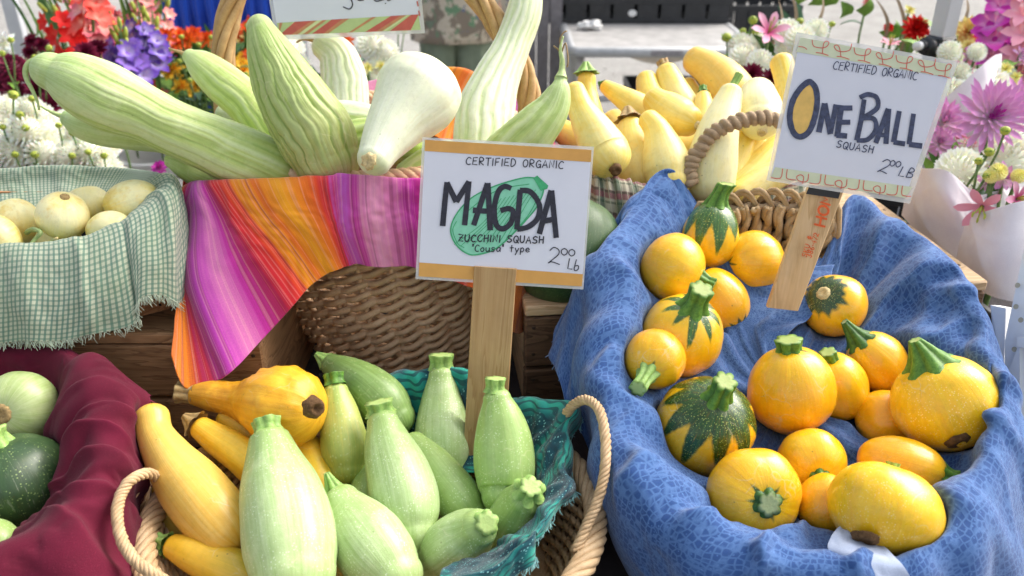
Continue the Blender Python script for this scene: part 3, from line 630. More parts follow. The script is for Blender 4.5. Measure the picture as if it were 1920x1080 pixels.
# ---------------------------------------------------------------- writing
GL = {
 'C': [[(.95, .85), (.7, 1), (.35, .92), (.08, .55), (.15, .2), (.5, 0), (.9, .08)]], 'E': [[(.9, 1), (.15, .97), (.08, .02), (.92, 0)], [(.12, .52), (.75, .55)]],
 'R': [[(.1, 0), (.12, 1), (.7, .97), (.85, .75), (.65, .52), (.15, .48), (.9, 0)]], 'T': [[(0, .97), (1, 1)], [(.5, .98), (.5, 0)]], 'I': [[(.5, 1), (.5, 0)]],
 'F': [[(.9, 1), (.15, .96), (.12, 0)], [(.13, .5), (.75, .54)]], 'D': [[(.12, 1), (.1, 0), (.6, .05), (.92, .4), (.8, .8), (.45, 1), (.1, .98)]],
 'O': [[(.55, 1), (.2, .85), (.05, .45), (.25, .06), (.65, .02), (.95, .4), (.85, .85), (.5, 1)]], 'G': [[(.9, .85), (.6, 1), (.2, .8), (.05, .4), (.3, .05), (.7, .05), (.9, .45), (.5, .45)], [(.9, .45), (.92, -.05)]],
 'A': [[(0, 0), (.5, 1), (.95, 0)], [(.18, .35), (.8, .38)]], 'N': [[(.08, 0), (.12, 1), (.85, .03), (.9, 1)]], 'Z': [[(.05, 1), (.95, .95), (.08, .03), (.95, 0)], [(.3, .5), (.75, .55)]],
 'U': [[(.08, 1), (.08, .3), (.35, 0), (.7, .05), (.9, .4), (.9, 1)]], 'H': [[(.1, 1), (.1, 0)], [(.9, 1), (.88, 0)], [(.1, .5), (.9, .52)]],
 'S': [[(.9, .9), (.5, 1), (.15, .8), (.3, .55), (.75, .45), (.88, .2), (.5, 0), (.05, .1)]], 'Q': [[(.55, 1), (.2, .85), (.05, .45), (.25, .06), (.65, .02), (.95, .4), (.85, .85), (.5, 1)], [(.55, .35), (1.05, -.1)]],
 'L': [[(.1, 1), (.12, 0), (.9, .03)]], 'B': [[(.1, 0), (.1, 1), (.65, .95), (.75, .7), (.15, .52), (.8, .4), (.85, .1), (.1, 0)]],
 'b': [[(.2, 1.05), (.1, .1), (.5, 0), (.85, .2), (.7, .5), (.15, .4)]], '2': [[(.08, .8), (.4, 1), (.8, .85), (.75, .55), (.05, .04), (.3, .12), (.95, 0)]],
 '0': [[(.5, 1), (.12, .75), (.1, .3), (.5, 0), (.9, .3), (.88, .75), (.5, 1)]], '"': [[(.3, 1.15), (.38, .8)], [(.65, 1.15), (.68, .8)]],
 'c': [[(.9, .55), (.5, .62), (.12, .3), (.4, 0), (.9, .08)]], 'o': [[(.5, .62), (.1, .35), (.4, 0), (.85, .2), (.75, .55), (.5, .62)]], 'u': [[(.1, .6), (.15, .1), (.5, 0), (.85, .25), (.85, .62), (.9, 0)]],
 's': [[(.8, .58), (.3, .6), (.25, .38), (.75, .25), (.6, 0), (.1, .03)]], 'a': [[(.85, .6), (.4, .6), (.1, .25), (.4, 0), (.8, .25), (.88, .6), (.9, 0)]], 't': [[(.5, 1), (.5, 0)], [(.15, .6), (.9, .62)]],
 'y': [[(.1, .6), (.45, .05)], [(.9, .62), (.2, -.4)]], 'p': [[(.15, .6), (.12, -.4)], [(.15, .5), (.6, .62), (.85, .3), (.5, 0), (.15, .1)]], 'e': [[(.15, .3), (.85, .35), (.6, .62), (.2, .5), (.1, .2), (.45, 0), (.9, .1)]],
 'M': [[(.05, 0), (.12, 1), (.5, .35), (.88, 1), (.95, 0)]], 'K': [[(.1, 1), (.1, 0)], [(.9, 1), (.12, .45), (.95, 0)]], '3': [[(.1, .9), (.5, 1), (.85, .8), (.45, .55), (.9, .3), (.5, 0), (.05, .1)]],
 '8': [[(.5, .52), (.15, .75), (.5, 1), (.85, .75), (.5, .52), (.1, .25), (.5, 0), (.9, .25), (.5, .52)]], '6': [[(.8, .95), (.3, .7), (.1, .3), (.5, 0), (.88, .25), (.5, .5), (.12, .35)]],
 '4': [[(.7, 0), (.7, 1), (.05, .35), (.95, .35)]], '7': [[(.05, 1), (.95, 1), (.35, 0)]], '-': [[(.15, .45), (.85, .45)]], '5': [[(.85, 1), (.25, 1), (.15, .58), (.6, .62), (.9, .3), (.5, 0), (.08, .08)]], '#': [[(.3, 0), (.45, 1)], [(.6, 0), (.75, 1)], [(.1, .33), (.95, .33)], [(.1, .68), (.95, .68)]],
}
def flat_mat(name, col, rough=.45, var=.06, scale=90, alpha=None):
    t = NT(name, rough, .35); o = t.obj(); n1 = t.noise(o, scale, 3, .6)
    t.set('Base Color', t.ramp(n1, [(.3, tuple(c * (1 - var) for c in col)), (.7, tuple(min(1, c * (1 + var)) for c in col))]))
    t.set('Coat Weight', .25); t.b.inputs['Coat Roughness'].default_value = .25
    if alpha is not None: t.set('Alpha', alpha)
    return t.m
M['card'] = flat_mat('card_white', (.64, .655, .74), .5, .02, 20)
M['card2'] = flat_mat('card_white_bright', (.68, .70, .78), .5, .02, 20)
M['ink'] = flat_mat('marker_black', (.018, .018, .032), .5, .5, 220); M['ink_navy'] = flat_mat('marker_navy', (.045, .055, .11), .5, .45, 220)
M['band'] = flat_mat('orange_band', (.62, .32, .075), .5, .05, 60); M['green_fill'] = flat_mat('marker_green_light', (.22, .58, .40), .5, .08, 120)
M['green_line'] = flat_mat('marker_green', (.04, .34, .14), .5, .2, 200); M['pattern_green'] = flat_mat('pattern_pale_green', (.60, .64, .45), .5, .05, 60); M['pattern_red'] = flat_mat('pattern_red', (.62, .13, .10), .5, .1, 200)
M['orange_fill'] = flat_mat('orange_fill', (.72, .46, .12), .5, .12, 70); M['stamp'] = flat_mat('stamp_orange', (.70, .12, .03), .6, .2, 300)
M['stripe_a'] = flat_mat('stripe_red', (.50, .10, .07), .5, .1); M['stripe_b'] = flat_mat('stripe_brown', (.50, .22, .10), .5, .1); M['stripe_g'] = flat_mat('stripe_green', (.44, .54, .24), .5, .05); M['stripe_y'] = flat_mat('stripe_yellow_green', (.62, .66, .34), .5, .05)
tl = NT('clear_laminate', .12, .5); tl.set('Base Color', (.78, .78, .76, 1)); tl.set('Alpha', .42); tl.bump(tl.noise(tl.obj(), 60, 2), .1, .001); M['laminate'] = tl.m
tl = NT('clear_laminate_faint', .12, .5); tl.set('Base Color', (.7, .7, .7, 1)); tl.set('Alpha', .25); M['tape'] = simple('black_tape', (.02, .022, .03), .35, .5)
class Plane:
    def __init__(s, a, b, c):
        s.p = a; s.n = (b - a).cross(c - a).normalized()
        if s.n.dot(CAM - a) < 0: s.n = -s.n
        s.x = (b - a).normalized(); s.y = s.n.cross(s.x)
    def at(s, px, py, lift=0.0):
        r = ray(px, py); t = (s.p - CAM).dot(s.n) / r.dot(s.n); return CAM + r * t + s.n * lift
    def poly(s, mb, pts, lift): mb.add([s.at(x, y, lift) for x, y in pts], [tuple(range(len(pts)))])
    def stroke(s, mb, pts, wpx, lift, smooth=True, n=None, blunt=False):
        if smooth and len(pts) > 2:
            pts = spline([Vector((x, y, 0)) for x, y in pts], n or len(pts) * 5); pts = [(p.x, p.y) for p in pts]
        w = wpx / 2; q = [Vector((x, y)) for x, y in pts]; L_ = []; R_ = []
        for i in range(len(q)):
            t = (q[min(i + 1, len(q) - 1)] - q[max(i - 1, 0)])
            t = t.normalized() if t.length > 1e-6 else Vector((1, 0)); nn = Vector((-t.y, t.x)); ww = w * (1 + .13 * fn(q[i].x * .15, q[i].y * .15, wpx))
            L_.append(q[i] + nn * ww); R_.append(q[i] - nn * ww)
        s.k = getattr(s, 'k', 0) + 1; e = lift + (s.k % 40) * 4e-6
        for i in range(len(q) - 1):
            e2 = e + (i % 2) * 2e-6
            mb.add([s.at(*L_[i], e2), s.at(*R_[i], e2), s.at(*R_[i + 1], e2), s.at(*L_[i + 1], e2)], [(0, 1, 2, 3)])
        if not blunt:
            for j, c in enumerate((q[0], q[-1])):
                e3 = e + 5e-6 + j * 2e-6; mb.add([s.at(c.x + w * .92 * cos(a * pi / 4), c.y + w * .92 * sin(a * pi / 4), e3) for a in range(8)], [tuple(range(8))])
    def text(s, mb, txt, x0, y0, x1, y1, h, w, lift, slant=0.0, gap=.28, jit=.05, narrow=None):
        """letters along a baseline (x0,y0)-(x1,y1) in px, cap height h px"""
        narrow = narrow or {'I': .25, ' ': .8, '"': .5, '-': .6}
        ws = [narrow.get(c, 1.0) for c in txt]; tot = sum(ws) + gap * (len(txt) - 1); L_ = sqrt((x1 - x0) ** 2 + (y1 - y0) ** 2); u = L_ / tot
        ex = Vector(((x1 - x0) / L_, (y1 - y0) / L_)); ey = Vector((ex.y, -ex.x)) ; cx = 0.0
        for c, cw in zip(txt, ws):
            for pl in GL.get(c, []):
                dy = random.uniform(-jit, jit) * h; pts = []
                for a, b in pl:
                    if cw == .25: a = .5
                    q = Vector((x0, y0)) + ex * (cx + a * cw) * u + ey * (b * h + dy) + ex * slant * b * h; pts.append((q.x, q.y))
                s.stroke(mb, pts, w, lift, smooth=c in 'CROQGSDUBbcousaype203865')
            cx += cw + gap
    def slab(s, corners, thick, name, m, parent, back=0.0, bev=False):
        f = [s.at(x, y, -back) for x, y in corners]; g = [p - s.n * thick for p in f]; k = len(f)
        mb = MB(); mb.add(f + g, [tuple(range(k)), tuple(range(2 * k - 1, k - 1, -1))] + [(i, i + k, (i + 1) % k + k, (i + 1) % k) for i in range(k)])
        o = mb.build(name, m, parent, False, parent.location); o.location = (0, 0, 0); return o
    def part(s, mb, name, m, parent):
        o = mb.build(name, m, parent, False, parent.location); o.location = (0, 0, 0); return o
# ================================================================ SETTING
def ground():
    t = NT('asphalt', .95, .2); o = t.obj()
    n1 = t.noise(o, 3, 5, .7); v = t.n('TexVoronoi'); t.put(o, v.inputs['Vector']); v.inputs['Scale'].default_value = 70; n2 = t.noise(o, 60, 4, .8)
    col = t.ramp(n1, [(.3, (.30, .29, .275)), (.7, (.42, .41, .39))]); col = t.mix(t.ramp(v.outputs['Distance'], [(.1, .55), (.4, 0.0)]), col, (.60, .59, .56)); col = t.mix(t.ramp(n2, [(.35, .6), (.55, 0.0)]), col, (.16, .15, .14))
    t.set('Base Color', col); t.bump(t.math('ADD', n2, v.outputs['Distance']), .8, .01)
    mb = MB(); mb.add([(-60, -30, 0), (60, -30, 0), (60, 120, 0), (-60, 120, 0)], [(0, 1, 2, 3)]); g = mb.build('ground', t.m); tag(g, kind='structure')
    # scattered gravel on the asphalt
    st = MB()
    for k in range(2600):
        d = random.uniform(2.6, 7.5); x = random.uniform(-.65, .65) * d; y = d; r = random.uniform(.004, .012)
        st.ell((x, y, r * .4), (r, r * random.uniform(.6, 1), r * .6), 5, 3)
    g2 = st.build('gravel', simple('gravel_stone', (.42, .40, .37), .9, .2, .4, 40), None); tag(g2, kind='stuff')
ground()
# display table under a dark cloth
tbl = empty('display_table', (-.25, 1.0, 0), 'dark cloth covered display table that carries the baskets and crates', 'table')
mb = MB(); mb.box((0.1, 0, .895), (2.3, 1.56, .03), None, .004); mb.build('tabletop', M['wood_darker'], tbl)
for sx in (-1.0, 1.15):
    for sy in (-.7, .7):
        mb = MB(); mb.tube([(sx, sy, 0), (sx, sy, .88)], .018, 10); mb.build('leg', simple('leg_metal', (.3, .3, .32), .4, .5, metal=.8), tbl)
cols = []
for i in range(15):
    x = -1.30 + 2.3 * i / 14 - .0
    cols.append([Vector((x, 1.80, .60)), Vector((x, 1.795, .85)), Vector((x, 1.77, .915)), Vector((x, 1.4, .914)), Vector((x, 1.0, .914)), Vector((x, .6, .914)), Vector((x, .24, .915)), Vector((x, .205, .86)), Vector((x, .20, .5))])
cloth('tablecloth', cols, M['c_grey'], 'charcoal cloth lying over the display table under the baskets', 'tablecloth', sim=None, nu=150, nv=120, amp=.0012, fu=9, fv=9, fine=.0006, thick=.002)
# ================================================================ CRATES
def rot_m(a): return Matrix.Rotation(a, 3, 'Z')
def crate(name, lab, origin, ang, L, Wd, z0, z1, mt, top=3, front=2, group=None, end_m=None, topm=None):
    root = empty(name, origin, lab, 'crate', group, (0, 0, ang)); H_ = z1 - z0
    gap = .006; tw = (Wd - gap * (top - 1)) / top
    for k in range(top):
        mb = MB(); mb.box((0, 0, 0), (L, tw, .016), None, .0025); o = mb.build('plank', topm or mt, root); o.location = (L / 2, tw / 2 + k * (tw + gap), z1 - .008); o.rotation_euler = (0, random.uniform(-.002, .002), random.uniform(-.003, .003))
    fh = (H_ - .018 - gap * (front - 1)) / front
    for k in range(front):
        for side, yy in (('front', .009), ('back', Wd - .009)):
            mb = MB(); mb.box((0, 0, 0), (L, .018, fh), None, .0025); o = mb.build('board', mt, root); o.location = (L / 2, yy, z0 + fh / 2 + k * (fh + gap)); o.rotation_euler = (0, random.uniform(-.003, .003), 0)
    for xx in (.012, L - .012):
        mb = MB(); mb.box((0, 0, 0), (Wd - .040, .018, H_ - .022), None, .002); o = mb.build('end_board', end_m or mt, root); o.location = (xx, Wd / 2, z0 + H_ / 2 - .01); o.rotation_euler = (0, 0, pi / 2)
    nm_ = MB()
    for xx in (.012, L - .012):
        for k in range(top):
            for q in (.25, .75): nm_.ell((xx, (k + q) * (tw + gap), z1 + .0002), (.0028, .0028, .0009), 8, 4)
        for k in range(front):
            for q in (.25, .75): nm_.ell((xx, -.0002, z0 + (k + q) * (fh + gap)), (.0028, .0009, .0028), 8, 4)
    nn = nm_.build('nails', M['nail'], root); nn['kind'] = 'stuff'
    return root
M['nail'] = simple('nail_rust', (.09, .06, .045), .6, .4, metal=.6)
crate('wooden_crate', 'old brown wooden crate under the green checked basket, its front boards facing out', Vector((-1.06, .950, 0)), 0.0, .735, .50, .918, 1.10, M['wood_dark'], 3, 2)
crate('wooden_crate', 'wooden crate behind the blue lined basket with its pale pine planks showing at the right', Vector((.018, 1.022, 0)), .118, .675, .66, .918, 1.10, M['wood_darker'], 3, 2, topm=M['wood_light'], end_m=M['wood_light'])
# ================================================================ TALL WICKER BASKET
def tall_basket():
    c0 = Vector((-.172, 1.215, .918)); c1 = Vector((-.205, 1.30, 1.258)); root = empty('wicker_basket', c0, 'tall brown wicker basket lined with the striped cloth and filled with long ribbed squash', 'basket')
    def at(s, A, dr=0.0):
        r = .112 + (.222 - .112) * (s ** .6); c = c0.lerp(c1, s); return c + Vector((cos(A) * (r + dr), sin(A) * (r + dr) * .98, 0))
    ns = 26
    for k in range(ns):
        A = 2 * pi * k / ns; mb = MB(); mb.tube([at(s / 10, A) for s in range(11)], .0042, 6); mb.build('stake', M['wicker'], root, True, c0).location = (0, 0, 0)
    rows = 25; seg = ns * 7
    for j in range(rows):
        s = (j + .5) / rows; sd = 1
        for k in (0, 1):
            pts = []; rr = []
            for i in range(seg + 1):
                A = 2 * pi * i / seg; ph = ns * A / 2 * 1.0 + k * pi + j * .30 + .5 * fn(A * 2, j)
                p = at(min(1, max(0, s + .0022 * fn(A * 3, j * 3.1))), A, .0088 * cos(ph)); p.z += .0070 * sin(ph) * sd + .0028 * fn(cos(A) * 2.3, sin(A) * 2.3, j * .21); pts.append(p); rr.append(.0049 * (1 + .16 * fn(A * 2.5, j * 2.2, k)))
            pts[-1] = pts[0].copy(); mb = MB(); mb.tube(pts, rr, 7); mb.build('weaver', M['wicker'], root, True, c0).location = (0, 0, 0)
    path = [at(1.0, 2 * pi * i / 24) + Vector((0, 0, .004)) for i in range(24)]
    rope_strands(path, 4, .007, .006, 26, root, M['wicker'], 'rim_strand', True, 6, 260)
    mb = MB(); mb.add([at(0, 2 * pi * i / 24) + Vector((0, 0, .004)) for i in range(24)], [tuple(range(24))]); mb.build('base', M['wicker'], root, False, c0).location = (0, 0, 0)
    hp = [P(424, 330, 1.335), P(428, 240, 1.335), P(418, 110, 1.33), P(438, 0, 1.325), P(500, -110, 1.32), P(600, -175, 1.315), P(710, -170, 1.31), P(820, -90, 1.305), P(900, 0, 1.31), P(955, 85, 1.32), P(988, 160, 1.33), P(992, 240, 1.335), P(988, 320, 1.335)]
    rope_strands(hp, 6, .0125, .0068, 2.6, root, M['wicker_handle'], 'handle_strand', False, 8, 190, irr=.12)
    return root
tall_basket()
# striped cloth: ring of columns (inner, lower inner, rim, outer, outer2, hem)
def col(*pts): return [P(*p) for p in pts]
ST = [ # u, points
 (.00, col((420, 400, 1.28), (385, 352, 1.23), (345, 347, 1.165), (334, 400, 1.15), (336, 500, 1.12), (322, 655, 1.045))),
 (.035, col((422, 402, 1.275), (388, 354, 1.225), (347, 345, 1.16), (336, 405, 1.147), (338, 510, 1.112), (334, 695, 1.045))),
 (.055, col((425, 405, 1.27), (390, 356, 1.22), (350, 344, 1.155), (338, 410, 1.145), (342, 530, 1.108), (353, 717, 1.045))),
 (.105, col((430, 408, 1.26), (398, 358, 1.21), (357, 340, 1.150), (345, 415, 1.148), (350, 530, 1.105), (405, 702, 1.05))),
 (.165, col((440, 410, 1.25), (408, 360, 1.20), (366, 338, 1.145), (368, 410, 1.128), (372, 520, 1.092), (435, 684, 1.052))),
 (.25, col((450, 410, 1.24), (420, 360, 1.19), (378, 336, 1.140), (402, 410, 1.118), (428, 500, 1.095), (487, 628, 1.082))),
 (.335, col((470, 412, 1.22), (440, 362, 1.18), (397, 334, 1.135), (438, 405, 1.112), (482, 470, 1.098), (547, 563, 1.095))),
 (.41, col((500, 412, 1.21), (475, 362, 1.17), (440, 333, 1.125), (475, 395, 1.110), (520, 450, 1.102), (578, 530, 1.108))),
 (.50, col((540, 412, 1.20), (525, 362, 1.16), (500, 330, 1.115), (528, 385, 1.106), (560, 430, 1.104), (610, 508, 1.118))),
 (.58, col((590, 412, 1.19), (580, 360, 1.15), (570, 327, 1.110), (585, 378, 1.104), (606, 425, 1.106), (636, 496, 1.125))),
 (.635, col((630, 410, 1.19), (622, 358, 1.15), (615, 325, 1.108), (622, 378, 1.106), (634, 425, 1.110), (655, 491, 1.130))),
 (.67, col((660, 410, 1.19), (650, 356, 1.15), (642, 322, 1.108), (645, 378, 1.108), (650, 425, 1.112), (672, 489, 1.134))),
 (.75, col((710, 408, 1.19), (702, 356, 1.15), (700, 325, 1.108), (702, 378, 1.110), (708, 425, 1.116), (722, 491, 1.138))),
 (.83, col((770, 408, 1.19), (768, 358, 1.15), (768, 330, 1.110), (770, 378, 1.112), (776, 425, 1.120), (782, 497, 1.142))),
 (.91, col((850, 408, 1.20), (860, 356, 1.16), (860, 325, 1.120), (862, 378, 1.122), (862, 440, 1.128), (860, 522, 1.150))),
 (.96, col((920, 400, 1.22), (935, 345, 1.19), (945, 312, 1.150), (945, 378, 1.155), (935, 450, 1.160), (918, 548, 1.165))),
 (1.03, col((950, 380, 1.26), (985, 320, 1.25), (1010, 285, 1.22), (1000, 360, 1.22), (985, 470, 1.20), (965, 610, 1.20))),
 (1.10, col((930, 320, 1.34), (990, 270, 1.33), (1025, 240, 1.32), (1030, 300, 1.33), (1020, 420, 1.34), (1000, 560, 1.36))),
 (1.20, col((905, 280, 1.42), (950, 215, 1.45), (985, 190, 1.46), (1000, 240, 1.48), (1000, 330, 1.50), (995, 420, 1.52))),
 (1.42, col((840, 260, 1.44), (868, 185, 1.51), (895, 138, 1.525), (905, 180, 1.54), (905, 260, 1.56), (900, 340, 1.60))),
 (1.53, col((800, 255, 1.45), (818, 180, 1.53), (838, 124, 1.54), (840, 170, 1.56), (840, 250, 1.58), (840, 330, 1.62))),
 (1.66, col((745, 255, 1.46), (752, 185, 1.53), (758, 130, 1.54), (758, 170, 1.56), (758, 250, 1.58), (758, 330, 1.62))),
 (1.74, col((700, 260, 1.46), (700, 200, 1.52), (700, 147, 1.54), (690, 190, 1.56), (690, 250, 1.58), (690, 330, 1.62))),
 (1.86, col((620, 270, 1.45), (610, 210, 1.50), (600, 165, 1.53), (585, 210, 1.55), (580, 280, 1.58), (580, 350, 1.62))),
 (1.95, col((520, 300, 1.42), (490, 240, 1.46), (470, 200, 1.48), (450, 240, 1.50), (445, 310, 1.52), (445, 380, 1.55))),
 (2.0, col((440, 360, 1.34), (400, 310, 1.36), (370, 275, 1.36), (350, 320, 1.38), (345, 390, 1.40), (345, 460, 1.42))),
]
def stf(u, v):
    return 0.0
cloth('striped_cloth', [c for u, c in ST], M['c_stripe'], 'pink, orange and purple striped cloth lining the tall wicker basket and hanging over the crate', 'cloth', nu=300, nv=80, sim=(140, 1.045, 1.03, .020, .012), amp=.0045, fu=20, fv=3.5, us=[u for u, c in ST], diag=.0022, diagf=10, seed=3.1, ridge=.4)
# white selvedge ends of the woven stripes along the hem
# ================================================================ BLUE LINED BASKET
BR = {'back': P(1440, 352, 1.255), 'front': P(1530, 1010, .835), 'left': P(1165, 650, 1.045), 'right': P(1865, 700, .985)}
BC = (BR['back'] + BR['front'] + BR['left'] + BR['right']) / 4
BU = (BR['right'] - BR['left']) / 2; BV = (BR['back'] - BR['front']) / 2; BN = BU.cross(BV).normalized()
def wA(A): dA = abs((A - 1.64 + pi) % (2 * pi) - pi); return min(1, max(0, (dA - .46) / .10))
def bb(A, h, k=1.0):
    w = wA(A); w = w * w * (3 - 2 * w); k = k * (1 - .02 * w); h = h + .05 * w
    return BC + (BU * cos(A) + BV * sin(A)) * (k * (1 - 1.15 * h)) - BN * h
M['grass_wall'] = simple('seagrass_backing', (.16, .10, .05), .9, .2, .4, 90, .6)
def blue_basket():
    root = empty('seagrass_basket', BC - BN * .12, 'woven seagrass basket under the blue cloth, its bare back wall and wrapped handle showing', 'basket'); org = root.location
    mb = MB(); N = 72; vs = [bb(2 * pi * i / N, h, 1.012) for h in (.004, .03, .06, .09, .122) for i in range(N)]
    mb.add(vs, [(j * N + i, j * N + (i + 1) % N, (j + 1) * N + (i + 1) % N, (j + 1) * N + i) for j in range(4) for i in range(N)]); o = mb.build('wall', M['grass_wall'], root, True, org); o.location = (0, 0, 0)
    for j in range(9):
        h = .008 + j * .0135; mb = MB(); pts = []
        for i in range(61): A = 1.64 - .6 + 1.2 * i / 60; pts.append(bb(A, h + .0015 * fn(A * 3, j), .985) + (BU.normalized() * cos(A) + BV.normalized() * sin(A)) * .004 * cos(40 * A + j * pi))
        mb.tube(pts, .0058, 6); mb.build('weft', M['grass_dark'], root, True, org).location = (0, 0, 0)
    for k in range(74):
        A = 2 * pi * k / 74
        if wA(A) > .7: continue
        inw = -(BU.normalized() * cos(A) + BV.normalized() * sin(A)) * .009
        path = [bb(A + .014 * sin(q * 2.1 + k), .002 + q * .0135, .975) + inw * (1 + .35 * sin(q * 1.9 + k * 2)) for q in range(10)]
        rope_strands(path, 2, .0030, .0049, 1.8 + (k % 3) * .4, root, M['grass'], 'rib', False, 6, 44, irr=.3)
    for k in range(60):   # crossing braid over the rim
        A0 = 2 * pi * k / 60
        if wA(A0) > .5: continue
        for sgn in (1, -1):
            pts = []
            for q in range(9):
                s = q / 8; A = A0 + sgn * (s - .5) * .22; rr = 1.0 + .034 * sin(pi * s) * (1 if sgn > 0 else .7); pts.append(bb(A, .014 - .024 * sin(pi * s) - (.004 if sgn > 0 else 0), .965 + .06 * (s if sgn > 0 else 1 - s)))
            mb = MB(); mb.tube(pts, [.0024 + .0014 * sin(pi * q / 8) for q in range(9)], 6); mb.build('rim_strand', M['grass'], root, True, org).location = (0, 0, 0)
    mb = MB(); mb.add([bb(2 * pi * i / 30, .125, 1.0) for i in range(30)], [tuple(range(30))]); mb.build('base', M['grass_dark'], root, False, org).location = (0, 0, 0)
    hp = [P(1296, 345, 1.25), P(1293, 315, 1.25), P(1308, 285, 1.245), P(1335, 252, 1.24), P(1372, 232, 1.235), P(1415, 222, 1.235), P(1455, 224, 1.235), P(1500, 240, 1.24), P(1535, 275, 1.25), P(1550, 320, 1.26), P(1552, 352, 1.26)]
    hs = spline(hp, 60)
    mb = MB(); mb.tube(hs, .0092, 8); mb.build('handle_core', M['grass_dark'], root, True, org).location = (0, 0, 0)
    pts = []; rr = []
    for i in range(700):
        s = i / 699; k = s * 59; a = int(k); p = hs[a].lerp(hs[min(59, a + 1)], k - a); t = (hs[min(59, a + 1)] - hs[max(0, a - 1)]).normalized(); u = t.cross(Vector((0, 1, 0))).normalized(); w = t.cross(u); ph = 2 * pi * 27 * s
        pts.append(p + (u * cos(ph) + w * sin(ph)) * (.0066 + .0030 * fn(s * 60, 2))); rr.append(.0056 * (1 + .40 * fn(s * 90, 5)))
    mb = MB(); mb.tube(pts, rr, 6); mb.build('handle_wrap', M['grass_dark'], root, True, org).location = (0, 0, 0)
blue_basket()
FL = (1470, 740, 1.075)
def bc(fl, inn, inn2, crest, out, out2, hem): return [P(*q) for q in (FL, fl, inn, inn2, crest, out, out2, hem)]
